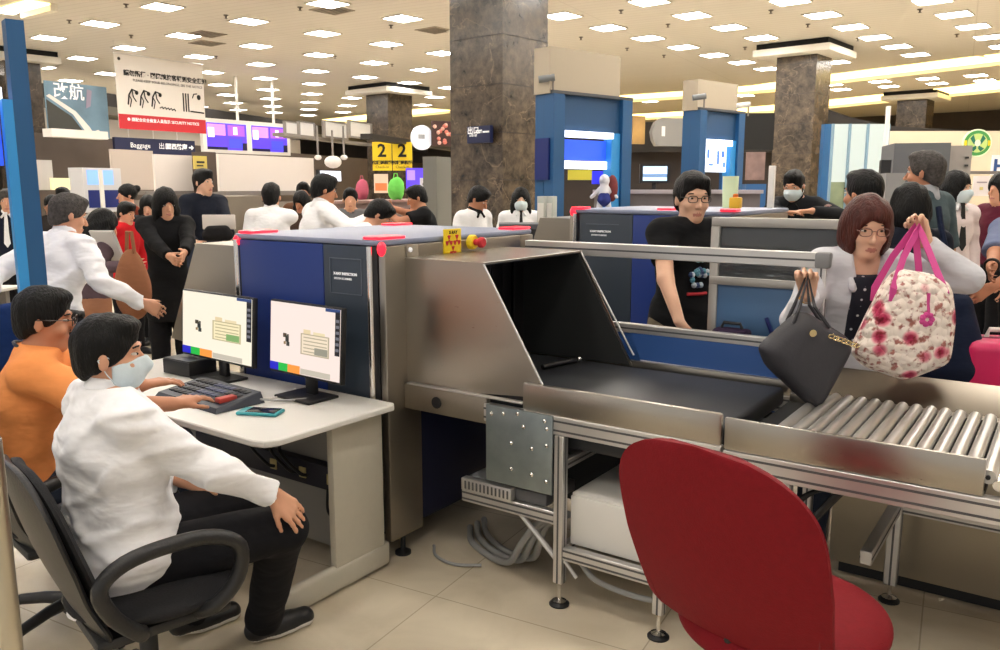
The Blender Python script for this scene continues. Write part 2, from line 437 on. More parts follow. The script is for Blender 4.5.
    G.ell(c(.022, 0, -.035), HB, (.064*sh, .060*sh, .080*sh), .03)
    G.ell(c(.055, 0, -.092), HB, (.028*sh, .030*sh, .024*sh), .03)
    if vox < .011:
        for l in (-.034, .034):
            G.ell(c(.093, l, .010), HB, (.012*sh, .019*sh, .010*sh), .010, 'sub')
            G.ell(c(.060, l*1.2, -.028), HB, (.022*sh, .020*sh, .018*sh), .02)
        G.cone(c(.080, -.03, .030), c(.080, .03, .030), .009*sh, .009*sh, .012)
    G.cone(c(.084, 0, .008), c(.104, 0, -.030), .008*sh, .0125*sh, .010)
    for l in (-.009, .009): G.ell(c(.094, l, -.034), HB, (.010*sh, .008*sh, .008*sh), .006)
    G.ell(c(.083, 0, -.062), HB, (.011*sh, .024*sh, .0055*sh), .006); G.ell(c(.082, 0, -.073), HB, (.011*sh, .020*sh, .006*sh), .006)
    for l in (-.078, .078): G.ell(c(-.008, l, -.008), HB, (.018*sh, .009*sh, .030*sh), .008)
    HD = {}
    for i, (S, E_, W_) in enumerate(W):
        sg = (1, -1)[i]; fd = nrm(W_-E_)
        hh = dict(dir=fd, pn=Lf*(1 if i == 0 else -1), curl=22, spread=1., thumb=35)
        if hands and hands[i]: hh.update(hands[i])
        # thumb on the forward/upper side
        add_hand(G, W_, hh['dir'], hh['pn'], hh.get('side', sg), s, vox, hh['curl'], hh['spread'], hh['thumb'])
    body = G.mesh('body', [skin, LIP], root)
    def lips(cc):
        q = cc-Hc; f_ = q@hF; l_ = q@hL; u_ = q@hU
        return ((f_ > .074*sh) & (u_ < -.0585*sh) & (u_ > -.0765*sh) & ((l_/(.023*sh))**2+((u_+.0675*sh)/(.0095*sh))**2 < 1))*1
    paint(body, lips)
    # ---- shirt
    if shirt is not None:
        G = SDF(lo, hi, vox); gs = g if tuck else g+.010; torso(G, gs)
        if hem: G.cone(P, P-U*hem*s, .15*s+g, .16*s+g, .05)
        if coat: G.cone(P, P-U*.28*s, .15*s+g, .17*s+g, .05)
        G.plane(N+sp*(.035+neckl)*s+Fp*.0, nrm(sp*1-Fp*.0))
        G.cone(N-sp*.06*s, Hc-hU*.05*s-hF*.015*s, .06*s, .06*s, .01, 'sub') if not collar else None
        G.plane(P-sp*(hem if hem is not None else ((-.06 if tuck else .14) if not coat else .3))*s, -sp)
        if vneck: G.ell(N+Fp*.075*s-sp*.0*s, (Lf, Fp, sp), (.052*s+.006, .075*s, vneck*s), .012, 'sub'); G.cone(N-sp*.03*s, N+sp*.1*s, .066*s, .07*s, .01, 'sub')
        for i, (S, E_, W_) in enumerate(W):
            if sleeve == 'long':
                G.cone(S, E_, .052*s+gs, .046*s+g, .025)
                G.cone(E_, W_, .045*s+g, .031*s+g, .015, clip1=.97)
            elif sleeve == 'short':
                G.cone(S, E_, .054*s+gs, .056*s+g, .025, clip1=.62)
            elif sleeve == 'half':
                G.cone(S, E_, .054*s+gs, .054*s+g, .025, clip1=.95)
        if wrinkle:
            w = wrinkle; rs = np.random.RandomState(seed); ph = rs.rand(6)*6
            G.wave(lambda X, Y, Z: w*(np.sin(22*X+14*Z+ph[0]+2.2*np.sin(9*Y-11*Z+ph[1]))+.8*np.sin(17*Y-31*Z+ph[2]+2*np.sin(13*X+7*Z+ph[3]))+.5*np.sin(45*Z+20*X-15*Y+ph[4])))
        if fold:
            def fw(X, Y, Z):
                q = (X-P[0])*sp[0]+(Y-P[1])*sp[1]+(Z-P[2])*sp[2]; l = (X-P[0])*Lf[0]+(Y-P[1])*Lf[1]; r = 0
                for (a, b_, f_, ph_, am) in ((.55, 1, 34, .3, .0075), (-.7, 1, 27, 1.7, .008), (.15, 1, 46, 2.9, .005), (1.2, .6, 30, .9, .005)):
                    w_ = np.sin(f_*(a*l+b_*q)+ph_+1.6*np.sin(7*l+5*q+ph_)+.8*np.sin(19*l-11*q)); r = r-am*(np.maximum(w_, 0)**3)+am*.25
                return r
            G.wave(fw)
        G.mesh('shirt' if not coat else 'coat', shirt if isinstance(shirt, (list, tuple)) else [shirt], root)
        if cuffs is not None:
            def cf(cc):
                o = np.zeros(len(cc))
                for (S, E_, W_) in W: o[np.linalg.norm(cc-W_, axis=1) < .055*s] = 1
                return o
    if collar is not None:
        G = SDF(N-.15, N+.15, min(vox, .008)); G.cone(N-sp*.02*s-Fp*.005, N+sp*.055*s+nd*.0+Fp*.012, .074*s, .066*s, .01, clip1=1.)
        for sg in (-1, 1):
            G.cone(N+sp*.025*s+Fp*.07*s+Lf*.012*sg*s, N-sp*.02*s+Fp*.088*s+Lf*.045*sg*s, .010*s, .012*s, .015)
        G.mesh('collar', collar, root)
    if tie is not None:
        mb = MB(); c0 = N+sp*.03*s+Fp*.085*s
        pts = [(-.016, 0, .0), (.016, 0, 0), (.011, -.03, .008), (.028, -.30, .03), (0, -.34, .032), (-.028, -.30, .03), (-.011, -.03, .008)]
        mb.prism([c0+Lf*x*s+sp*z*s+Fp*y*s for x, z, y in pts], Fp*.012, tie); mb.build('necktie', root)
    if belt:
        G = SDF(P-.3*s, P+.3*s, vox); G.ell(P+sp*.01*s, (Lf, Fp, sp), (.162*b*s+g*1.5, .12*b*s+g*1.5, .20*s+g*1.5), .01); G.plane(P+sp*.095*s, sp); G.plane(P+sp*.06*s, -sp); G.mesh('belt', black, root)
    if pants is not None and legs:
        G = SDF(lo, hi, vox)
        G.ell(P+sp*.01*s, (Lf, Fp, sp), (.158*b*s+g*(1.2 if tuck else .4), .115*b*s+g*(1.2 if tuck else .4), (.15 if tuck else .12)*s+g), .04)
        if skirt:
            G.cone(P, (kn[0]+kn[1])/2, .15*s, .17*s, .04, clip1=1.)
        else:
            for h, k_, a_ in ((hipR, kn[0], an[0]), (hipL, kn[1], an[1])):
                G.cone(h, k_, .095*s+g, .068*s+g, .03); G.cone(k_, a_, .066*s+g, .054*s+g, .02, clip1=1.)
        if seat is None: G.plane(P+sp*.085*s, sp)
        if wrinkle:
            G.wave(lambda X, Y, Z: wrinkle*(np.sin(25*X+12*Z+2*np.sin(9*Y-9*Z))+.6*np.sin(21*Y-27*Z)))
        G.mesh('trousers' if not skirt else 'skirt', pants, root)
    if legs and shoes is not None:
        for a_ in an:
            G = SDF(a_-.22*s, a_+.25*s, min(vox, .008)); z0 = max(0., a_[2]-.08*s)
            fd = nrm([F[0], F[1], 0])
            G.cone([a_[0]-fd[0]*.03*s, a_[1]-fd[1]*.03*s, a_[2]-.03*s], a_+fd*.10*s-U*.048*s, .045*s, .036*s, .03)
            G.cone(a_+fd*.05*s-U*.045*s, a_+fd*.17*s-U*.052*s, .043*s, .040*s, .03)
            G.plane([0, 0, z0+.002], -U)
            so = G.mesh('shoe', [shoes, soles or shoes], root)
            if soles: paint(so, lambda cc: (cc[:, 2] < z0+.022)*1)
    # ---- head dressing
    hm = hairm or HAIRB; hv = min(vox, .008) if vox < .011 else .011
    G = SDF(Hc-.30*sh, Hc+.24*sh, hv)
    if hair in ('short', 'thin'):
        e = .011 if hair == 'short' else .007
        G.ell(c(-.014, 0, .036), HB, ((.096+e)*sh, (.077+e)*sh, (.094+e)*sh), .01)
        if hair == 'short': G.ell(c(.045, 0, .095), HB, (.05*sh, .06*sh, .028*sh), .03)
        G.ell(c(.122, 0, -.045), HB, (.105*sh, .100*sh, .104*sh), .02, 'sub')
        G.ell(c(-.036, 0, -.030), HB, (.072*sh, .067*sh, .068*sh), .03)
        pn_ = nrm(hF*.62-hU); G.plane(c(.0, 0, -.028), pn_)
        for l in (-.09, .09): G.ell(c(-.006, l, -.016), HB, (.022*sh, .03*sh, .034*sh), .006, 'sub')
    elif hair in ('bob', 'long', 'fringe'):
        G.ell(c(-.014, 0, .036), HB, (.115*sh, .096*sh, .112*sh), .01)
        G.ell(c(-.022, 0, -.035), HB, (.098*sh, .104*sh, .115*sh), .04)
        if hair == 'long':
            G.cone(c(-.06, 0, -.05), c(-.085, 0, -.25), .085*sh, .06*sh, .04)
            for l in (-1, 1): G.cone(c(.015, .085*l, -.05), c(.045, .088*l, -.24), .028*sh, .018*sh, .03)
        G.ell(c(.14, 0, -.05), HB, (.125*sh, .068*sh, .108*sh), .012, 'sub')
        G.ell(c(.02, 0, -.12), HB, (.075*sh, .06*sh, .06*sh), .012, 'sub')
        if hair != 'long': G.plane(c(0, 0, -.125), -hU)
    elif hair == 'bun':
        G.ell(c(-.014, 0, .036), HB, (.108*sh, .088*sh, .106*sh), .01); G.ell(c(-.11, 0, .075), HB, (.045*sh, .045*sh, .045*sh), .01)
        G.ell(c(.135, 0, -.045), HB, (.10*sh, .088*sh, .105*sh), .008, 'sub'); G.plane(c(0, 0, -.03), nrm(hF*.5-hU))
    rs = np.random.RandomState(seed+9); ph = rs.rand(4)*6
    G.wave(lambda X, Y, Z: (.0012 if hair in ('short', 'thin') else .0026)*np.sin(70*(X*hL[0]+Y*hL[1])*1.5+9*Z+ph[0]+2*np.sin(30*Z+ph[1]))+.0016*np.sin(130*X+60*Y+ph[2]))
    G.mesh('hair', hm, root)
    if vox < .0125 and not hair == 'none':
        for l in (-.033, .033):
            if mask is not True or 1:
                mb = MB(); R = Matrix(((hF[0], hL[0], hU[0]), (hF[1], hL[1], hU[1]), (hF[2], hL[2], hU[2])))
                mb.sphere(c(.0720, l, .010), (.0105*sh, .0140*sh, .0052*sh), EYEW, 14, R); mb.sphere(c(.0800, l*.98, .0102), (.0052*sh, .0062*sh, .0050*sh), EYEB, 12, R)
                mb.build('eye', root)
                mb = MB(); q = [c(.0855-(.014 if t*l > 0 else .001)*abs(t), l+t*.017, .031+.003*(1-t*t)) for t in (-1, -.5, 0, .5, 1)]
                mb.tube(q, .0032*sh, hm, 6); mb.build('eyebrow', root)
    if mask:
        G = SDF(Hc-.2*sh, Hc+.2*sh, min(vox, .007))
        G.ell(c(.028, 0, -.045), HB, (.083*sh, .076*sh, .080*sh), .02); G.cone(c(.09, 0, .002), c(.108, 0, -.030), .010*sh, .016*sh, .03)
        G.plane(c(.10, 0, .0), nrm(hU+hF*-.25)); G.plane(c(.012, 0, 0), -hF); G.plane(c(0, 0, -.113), -hU)
        mo = G.mesh('face_mask', MASK, root)
        for l in (-1, 1):
            mb = MB(); mb.tube([c(.022, .066*l, -.005), c(.0, .078*l, .010), c(-.022, .084*l, .0)], .0015*sh+.0005, MASK, 6); mb.tube([c(.02, .064*l, -.075), c(0, .075*l, -.045), c(-.022, .084*l, -.0)], .0015*sh+.0005, MASK, 6)
            mb.build('ear_loop', mo)
    if glasses is not None:
        mb = MB()
        for l in (-.036, .036):
            q = []
            for k in range(16):
                a = 2*PI*k/16; ca, sa = math.cos(a), math.sin(a); e = .7
                q.append(c(.099, l*.95+.0245*math.copysign(abs(ca)**e, ca), .007+.016*math.copysign(abs(sa)**e, sa)))
            mb.tube(q, .0022*sh, glasses, 6, closed=True)
            sg = 1 if l > 0 else -1
            mb.tube([c(.098, l*.95+.0245*sg, .014), c(.05, .074*sg, .014), c(-.015, .084*sg, .012)], .002*sh, glasses, 6)
        mb.tube([c(.099, -.010, .010), c(.102, 0, .013), c(.099, .010, .010)], .002*sh, glasses, 6)
        mb.build('eyeglasses', root)
    return root, dict(P=P, N=N, Hc=Hc, W=W, F=F, L=Lf, sp=sp, Fp=Fp, s=s, an=an, kn=kn, hF=hF, hU=hU, hL=hL)
# ================================================================== THE SETTING
BA = math.radians(-6.0)                                  # the hall's grid is turned a little against the machines
def marble(name, c0, c1, joint=True, rough=.25):
    m = bpy.data.materials.new(name); m.use_nodes = True; nt = m.node_tree; b = nt.nodes['Principled BSDF']; b.inputs['Roughness'].default_value = rough
    tc = nt.nodes.new('ShaderNodeTexCoord'); n = nt.nodes.new('ShaderNodeTexNoise'); n.inputs['Scale'].default_value = 5.5; n.inputs['Detail'].default_value = 9; n.inputs['Roughness'].default_value = .72; n.inputs['Distortion'].default_value = .25
    nt.links.new(tc.outputs['Object'], n.inputs['Vector'])
    r = nt.nodes.new('ShaderNodeValToRGB'); e = r.color_ramp.elements; e[0].position = .36; e[1].position = .66
    e[0].color = lin(c0)+(1,); e[1].color = lin(c1)+(1,)
    nt.links.new(n.outputs['Fac'], r.inputs[0])
    v = nt.nodes.new('ShaderNodeTexNoise'); v.inputs['Scale'].default_value = 1.3; v.inputs['Detail'].default_value = 5; v.inputs['Distortion'].default_value = .5
    nt.links.new(tc.outputs['Object'], v.inputs['Vector'])
    ab = nt.nodes.new('ShaderNodeMath'); ab.operation = 'SUBTRACT'; ab.inputs[1].default_value = .5; nt.links.new(v.outputs['Fac'], ab.inputs[0])
    a2 = nt.nodes.new('ShaderNodeMath'); a2.operation = 'ABSOLUTE'; nt.links.new(ab.outputs[0], a2.inputs[0])
    mr = nt.nodes.new('ShaderNodeMapRange'); mr.inputs[1].default_value = 0; mr.inputs[2].default_value = .006; mr.inputs[3].default_value = .4; mr.inputs[4].default_value = 0; nt.links.new(a2.outputs[0], mr.inputs[0])
    mx = nt.nodes.new('ShaderNodeMix'); mx.data_type = 'RGBA'; nt.links.new(mr.outputs[0], mx.inputs[0]); nt.links.new(r.outputs[0], mx.inputs[6]); mx.inputs[7].default_value = lin((150, 128, 104))+(1,)
    nt.links.new(mx.outputs[2], b.inputs['Base Color'])
    return m
marb = marble('brown_marble', (40, 34, 28), (100, 86, 70))
marb2 = marble('brown_marble_far', (42, 36, 31), (88, 76, 64))
jointm = mat('stone_joint', (34, 26, 20), rough=.8)
def floor_mat():
    m = bpy.data.materials.new('polished_floor_tile'); m.use_nodes = True; nt = m.node_tree; b = nt.nodes['Principled BSDF']
    tc = nt.nodes.new('ShaderNodeTexCoord'); mp = nt.nodes.new('ShaderNodeMapping'); mp.inputs['Rotation'].default_value = (0, 0, BA); nt.links.new(tc.outputs['Object'], mp.inputs[0])
    br = nt.nodes.new('ShaderNodeTexBrick'); br.offset = 0; br.inputs['Scale'].default_value = 1.0; br.inputs['Brick Width'].default_value = .9; br.inputs['Row Height'].default_value = .9; br.inputs['Mortar Size'].default_value = .003
    br.inputs['Color1'].default_value = lin((214, 203, 182))+(1,); br.inputs['Color2'].default_value = lin((206, 195, 174))+(1,); br.inputs['Mortar'].default_value = lin((178, 167, 147))+(1,)
    nt.links.new(mp.outputs[0], br.inputs['Vector'])
    n = nt.nodes.new('ShaderNodeTexNoise'); n.inputs['Scale'].default_value = 2.5; n.inputs['Detail'].default_value = 8; n.inputs['Distortion'].default_value = .8; nt.links.new(mp.outputs[0], n.inputs['Vector'])
    r = nt.nodes.new('ShaderNodeValToRGB'); r.color_ramp.elements[0].color = (.78, .74, .68, 1); r.color_ramp.elements[1].color = (1.1, 1.08, 1.04, 1); r.color_ramp.elements[0].position = .35; r.color_ramp.elements[1].position = .65
    nt.links.new(n.outputs['Fac'], r.inputs[0])
    mx = nt.nodes.new('ShaderNodeMix'); mx.data_type = 'RGBA'; mx.blend_type = 'MULTIPLY'; mx.inputs[0].default_value = .55
    nt.links.new(br.outputs['Color'], mx.inputs[6]); nt.links.new(r.outputs[0], mx.inputs[7]); nt.links.new(mx.outputs[2], b.inputs['Base Color'])
    b.inputs['Roughness'].default_value = .22
    return m
CH = 4.7
mb = MB(); mb.box(-60, -6, -.1, 30, 60, 0, floor_mat()); struct(mb.build('floor'))
def ceil_mat():
    m = bpy.data.materials.new('ceiling_board'); m.use_nodes = True; nt = m.node_tree; b = nt.nodes['Principled BSDF']; b.inputs['Roughness'].default_value = .9
    tc = nt.nodes.new('ShaderNodeTexCoord'); mp = nt.nodes.new('ShaderNodeMapping'); mp.inputs['Rotation'].default_value = (0, 0, BA); nt.links.new(tc.outputs['Object'], mp.inputs[0])
    br = nt.nodes.new('ShaderNodeTexBrick'); br.offset = 0; br.inputs['Scale'].default_value = 1.0; br.inputs['Brick Width'].default_value = 6.; br.inputs['Row Height'].default_value = .2; br.inputs['Mortar Size'].default_value = .012; br.inputs['Mortar Smooth'].default_value = .3
    br.inputs['Color1'].default_value = lin((220, 215, 206))+(1,); br.inputs['Color2'].default_value = lin((218, 213, 204))+(1,); br.inputs['Mortar'].default_value = lin((205, 199, 190))+(1,)
    nt.links.new(mp.outputs[0], br.inputs['Vector']); nt.links.new(br.outputs['Color'], b.inputs['Base Color'])
    return m
mb = MB(); mb.box(-60, -6, CH, 30, 60, CH+.1, ceil_mat()); struct(mb.build('ceiling'))
dkwall = mat('dark_brown_wall', (62, 54, 48), rough=.6, noise=.15, nscale=2)
greywall = mat('grey_wall', (120, 112, 104), rough=.7)
# far walls
def wallbox(name, p0, p1, z0, z1, m, th=.2):
    p0 = np.array(list(p0)+[0.]); p1 = np.array(list(p1)+[0.]); d = nrm(p1-p0); n = np.array([d[1], -d[0], 0])
    mb = MB(); mb.prism([p0+[0, 0, z0], p1+[0, 0, z0], p1+[0, 0, z1], p0+[0, 0, z1]], -n*th, m); return struct(mb.build(name))
wallbox('wall_back', (-52, 30), (-20, 40), 0, CH, dkwall)
wallbox('wall_back', (-20.0, 40.0), (6, 38), 0, CH, dkwall)
wallbox('wall_left', (-40, -6), (-52, 30), 0, CH, greywall)
wallbox('wall_right', (2.5, 40), (5.5, 8), 0, CH, mat('cream_wall', (204, 192, 170), rough=.7))

# ---- columns
cap_m = mat('capital_white', (226, 222, 212), rough=.6)
def column(px, py_unused, d, w, m, label, cap=True, z1=CH):
    p = at(px, 187, d); x, y = p[0], p[1]
    t = thing('column', label, 'column', (x, y, 0), BA)
    R = Tm((x, y, 0), BA)
    h = w/2; mb = MB(); mb.box(-h, -h, 0, h, h, z1-.002, m, R=R)
    sh = mb.build('shaft', t)
    mb = MB()
    zz = .55
    while zz < z1-.2:
        for sx, sy in ((0, -1), (1, 0), (-1, 0), (0, 1)):
            if sx: mb.box(sx*h-.004, -h, zz, sx*h+.004, h, zz+.008, jointm, R=R)
            else: mb.box(-h, sy*h-.004, zz, h, sy*h+.004, zz+.008, jointm, R=R)
        zz += .62
    mb.build('stone_joints', t)
    if cap:
        mb = MB(); H = w*1.0
        a = .95*w
        mb.box(-a, -a, z1-.26, a, a, z1-.12, cap_m, R=R, bev=.01); mb.build('capital_tray', t)
        mb = MB(); mb.box(-a*.93, -a*.93, z1-.12, a*.93, a*.93, z1-.004, blackm, R=R); mb.build('shadow_gap', t)
    return t, R, h
cmain, RM, hM = column(499, 0, 11.6, .95, marb, 'large brown marble column behind the inspection machine, carrying a small navy sign', cap=False)
c390, R390, h390 = column(391, 0, 25.5, .98, marb2, 'dark square column in the distance above the two yellow number 2 signs')
c800, R800, h800 = column(797, 0, 18.2, .86, marb, 'brown marble column behind the leaning officer in black')
c905, R905, h905 = column(909, 0, 27, .88, marb2, 'distant brown column behind the grey cabinet')
cL, _, _ = column(27, 0, 19, .75, marb2, 'dark brown column just behind the tall blue post at left')
c970, _, _ = column(968, 0, 34, .85, marb2, 'farthest brown column above the green round emblem', cap=False)

# ---- ceiling lights (square recessed panels)
lit = mat('lamp_diffuser', (255, 250, 240), emit=(255, 249, 241), es=30.)
litfar = lit
frame_m = mat('lamp_frame', (225, 220, 210), rough=.6)
proto = tag(bpy.data.objects.new('ceiling_light', None), 'square recessed ceiling light, one of many alike', 'ceiling light', 'square ceiling lights')
COL.objects.link(proto)
mb = MB(); mb.box(-.25, -.25, -.016, .25, .25, .0, lit, bev=.004); dif = mb.build('diffuser', proto)
mb = MB()
for a, b_, c_, d_ in ((-.275, -.275, .275, -.25), (-.275, .25, .275, .275), (-.275, -.25, -.25, .25), (.25, -.25, .275, .25)): mb.box(a, b_, -.022, c_, d_, 0, frame_m)
mb.build('frame', proto)
def toppix(x, y):
    v = np.array([x, y, CH])-CC; w = v@_f
    return (500+FPX*(v@_r)/w, 325-FPX*(v@_u)/w, w) if w > .5 else (9999, 9999, -1)
LP = []
# rows of panels follow the hall's grid: step c across rows, measured columns
def colrun(x0, y0, dx, dy, n): 
    for i in range(n): LP.append((x0+dx*i, y0+dy*i))
a0 = np.array([-10.52, 10.11]); A = np.array([-2.14, .19]); Cc = np.array([.20, 1.62])
left = {0: (-10.52, 10.11), 1: (-12.83, 10.31), 2: (-15.34, 8.72), 3: (-17.6, 8.96)}
# odd diagonal stagger measured from the photograph: the two families below
for i in range(-1, 9):
    for j in range(-3, 9):
        p = np.array([-10.52, 10.11])+i*np.array([-2.27, .20])+j*np.array([.20, 1.62])
        if toppix(*p)[0] < 500: LP.append(tuple(p))
for i in range(0, 6):
    for j in range(-4, 7):
        p = np.array([-7.70, 14.63])+i*np.array([1.75, -.17])+j*np.array([.155, 1.45])
        if toppix(*p)[0] > 540: LP.append(tuple(p))
cols_xy = [(o.location.x, o.location.y) for o in (cmain, c390, c800, c905, cL, c970)]
n_l = 0
keep = []
for (x, y) in LP:
    px, py, w = toppix(x, y)
    if any(abs(x-cx) < 1.15 and abs(y-cy) < 1.15 for cx, cy in cols_xy): continue
    if x < -8.9+0.1*0 and False: continue
    if y > 22 and x > -15: continue
    keep.append((x, y))
keep2 = []
for p in keep:
    if all((p[0]-q[0])**2+(p[1]-q[1])**2 > 1.0 for q in keep2): keep2.append(p)
# rows above and behind the photographer light the machines
for i in range(5):
    for j in range(4): keep2.append((-7.5+i*2.4, -1.2+j*2.4))
for i in range(3):
    for j in range(2): keep2.append((-9.9-i*2.4, 3.2+j*2.4))
WHERE = lambda px: 'left' if px < 330 else ('middle' if px < 660 else 'right')
for k, (x, y) in enumerate(keep2):
    o = proto if k == 0 else copy_tree(proto)
    o.location = (x, y, CH); o.rotation_euler = (0, 0, BA)
# farther smaller lamps past the bright coves
for k in range(24):
    i, j = k % 8, k//8
    q = atz(640+i*48+j*9, 96-i*3.0+j*5, CH) if j < 2 else None
    if q is None: continue
    o = copy_tree(proto); o.location = (q[0], q[1], CH); o.rotation_euler = (0, 0, BA)
# ---- light coves: long bright slots running across the hall
cove_m = mat('cove_light', (255, 236, 180), emit=(255, 226, 150), es=3.2)
cove_w = mat('cove_white', (235, 230, 215), rough=.6)
def cove(label, pts, w):
    t = thing('ceiling_cove', label, 'ceiling cove light', tuple(pts[0])+(CH,))
    mb = MB(); ml = MB()
    for (p, q) in zip(pts[:-1], pts[1:]):
        p = np.array([p[0], p[1], 0.]); q = np.array([q[0], q[1], 0.]); d = nrm(q-p); n = np.array([-d[1], d[0], 0])
        ml.prism([p+[0, 0, CH-.03], q+[0, 0, CH-.03], q+n*w+[0, 0, CH-.03], p+n*w+[0, 0, CH-.03]], (0, 0, .025), cove_m)
        mb.prism([p-n*.12+[0, 0, CH-.12], q-n*.12+[0, 0, CH-.12], q+[0, 0, CH-.12], p+[0, 0, CH-.12]], (0, 0, .115), cove_w)
    mb.build('lip', t); ml.build('light_strip', t)
cove('long warm cove light crossing the ceiling at upper right', [tuple(atz(*p, CH)[:2]) for p in ((1060, 54), (1000, 60), (840, 79), (775, 88), (700, 94), (625, 99), (548, 104))], 1.1)
cove('farther long cove light low on the ceiling at right', [tuple(atz(*p, CH)[:2]) for p in ((1040, 82), (1000, 88), (830, 105), (740, 112), (550, 122))], 1.6)
cove('warm cove light on the ceiling left of the big marble column', [tuple(atz(*p, CH)[:2]) for p in ((450, 110), (345, 121))], 1.2)
cove('short warm cove light in the top left corner', [tuple(atz(*p, CH)[:2]) for p in ((50, 3), (20, 11))], .35)
# ---- small ceiling fittings
spr = tag(bpy.data.objects.new('ceiling_sprinkler', None), 'tiny dark sprinkler head on the ceiling, one of several alike', 'sprinkler', 'ceiling sprinklers'); COL.objects.link(spr)
mb = MB(); mb.lathe([(.045, 0), (.045, -.01), (.016, -.02), (.012, -.05), (.03, -.055), (.03, -.06)], mat('fitting_grey', (96, 88, 80), rough=.5), n=10); mb.build('head', spr)
SP = [(126, 4), (226, 15), (69, 20), (131, 35), (300, 7), (225, 14.5), (335, 56), (391, 25), (392, 47), (392, 64), (216, 56), (581, 37), (621, 10), (620, 10.5), (668, 24), (771, 10), (664, 55), (808, 24), (745, 47), (627, 48), (808, 24.5), (770, 10.5), (920, 9), (957, 34), (858, 38)]
sp2 = []
for p in SP:
    if all(abs(p[0]-q[0])+abs(p[1]-q[1]) > 5 for q in sp2): sp2.append(p)
for k, p in enumerate(sp2):
    q = atz(*p, CH); o = spr if k == 0 else copy_tree(spr); o.location = (q[0], q[1], CH)
for k, (p, lb) in enumerate((((207, 43), 'square grey ceiling vent between the lamp rows at left'), ((207, 34), 'grey ceiling vent nearest the top at left'), ((332, 10), 'grey ceiling vent above the rows left of the marble column'), ((435, 30), 'grey ceiling vent beside the marble column'))):
    q = atz(*p, CH); t = thing('ceiling_vent', lb, 'vent', (q[0], q[1], CH), BA); R = Tm((q[0], q[1], CH), BA)
    mb = MB(); mb.box(-.28, -.28, -.012, .28, .28, 0, mat('vent_grey', (158, 148, 134), rough=.7), R=R); mb.build('frame', t)
    mb = MB(); 
    for i in range(6): mb.box(-.24, -.22+i*.08, -.02, .24, -.19+i*.08, -.01, mat('vent_slat', (120, 112, 100), rough=.7), R=R)
    mb.build('slats', t)

# ================================================================== THE INSPECTION MACHINE
S = thing('xray_scanner', 'large blue and grey baggage x-ray machine with a stainless hood behind the desk', 'x-ray scanner', (-2.95, 3.2, 0))
X0, X1, Y0, Y1, ZT = -3.42, -2.45, 2.62, 3.80, 1.475
mb = MB(); mb.box(X0, Y0+.02, .12, X1-.01, Y1, ZT-.03, mat('housing_dark', (24, 28, 44), rough=.5), bev=.005); mb.build('housing', S)
mb = MB(); mb.box(X0-.02, Y0-.005, ZT-.028, X1+.0, Y1+.02, ZT, topgrey, bev=.012); mb.build('top_cover', S)
mb = MB(); mb.box(-3.40, Y0-.004, .14, -2.81, Y0+.022, ZT-.03, sblue, bev=.006); mb.build('side_panel', S)['label'] = 'blue side panel'
mb = MB(); mb.box(-2.808, Y0-.004, .14, -2.53, Y0+.022, ZT-.03, dgrey, bev=.006); mb.build('side_panel', S)['label'] = 'dark grey side panel'
for x in (-2.515, -3.42):
    mb = MB(); mb.cyl((x, Y0-.004, .14), (x, Y0-.004, ZT-.03), .016, chrome, 14); mb.build('corner_trim', S)
    mb = MB(); mb.box(x+.012, Y0-.002, .14, x+.04, Y0+.03, ZT-.03, black, bev=.004); mb.build('corner_seal', S)
# end frame (silver band round the end face)
zf = ZT-.028
mb = MB(); mb.box(X1-.02, Y0+.0, .10, X1+.02, 2.845, zf, steelh, bev=.006); mb.build('end_post', S)
mb = MB(); mb.box(X1-.02, 3.68, .10, X1+.02, Y1, zf, steelh, bev=.006); mb.build('end_post', S)
mb = MB(); mb.box(X1-.018, 2.845, 1.37, X1+.018, 3.68, zf, steelh, bev=.004); mb.build('end_header', S)
mb = MB(); mb.box(X1-.012, 2.845, .14, X1+.006, 3.68, .80, mat('lower_panel_navy', (14, 18, 48), rough=.5), bev=.003); mb.build('lower_panel', S)
# button strip on the near post
mb = MB(); mb.box(X1+.02, 2.755, 1.20, X1+.024, 2.80, 1.45, steelh, bev=.002); st = mb.build('indicator_strip', S)
for k in range(4):
    mb = MB(); mb.lathe([(.011, 0), (.011, .006), (.007, .009)], (inkw, chrome, chrome, ink)[k], (X1+.024, 2.778, 1.425-k*.052), 12, Matrix.Rotation(PI/2, 3, 'Y')); mb.build('indicator', st)
# hood
zh = 1.385
hood = steel
mb = MB()   # near plate, trapezoid with the slanted cut
mb.prism([(X1+.02, 2.75, .80), (-1.70, 2.75, .86), (-1.70, 2.75, .90), (-2.0, 2.75, zh), (X1+.02, 2.75, zh)], (0, .006, 0), hood); mb.build('hood_side', S)
mb = MB(); mb.prism([(X1+.02, 3.56, .80), (-1.70, 3.56, .84), (-2.0, 3.56, zh), (X1+.02, 3.56, zh)], (0, .006, 0), hood); mb.build('hood_side', S)
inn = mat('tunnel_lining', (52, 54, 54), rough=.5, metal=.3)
mb = MB(); mb.prism([(X1+.02, 3.555, .85), (-1.715, 3.555, .85), (-2.01, 3.555, zh-.01), (X1+.02, 3.555, zh-.01)], (0, .004, 0), inn); mb.build('tunnel_lining', S)
mb = MB(); mb.prism([(X1+.02, 2.7565, .85), (-1.715, 2.7565, .85), (-2.01, 2.7565, zh-.01), (X1+.02, 2.7565, zh-.01)], (0, .004, 0), inn); mb.build('tunnel_lining', S)
mb = MB(); mb.box(X1+.018, 2.745, zh, -1.995, 3.57, zh+.006, hood); mb.build('hood_top', S)
mb = MB(); mb.box(X1+.02, 2.76, zh-.008, -2.005, 3.555, zh-.002, inn); mb.build('hood_ceiling', S)
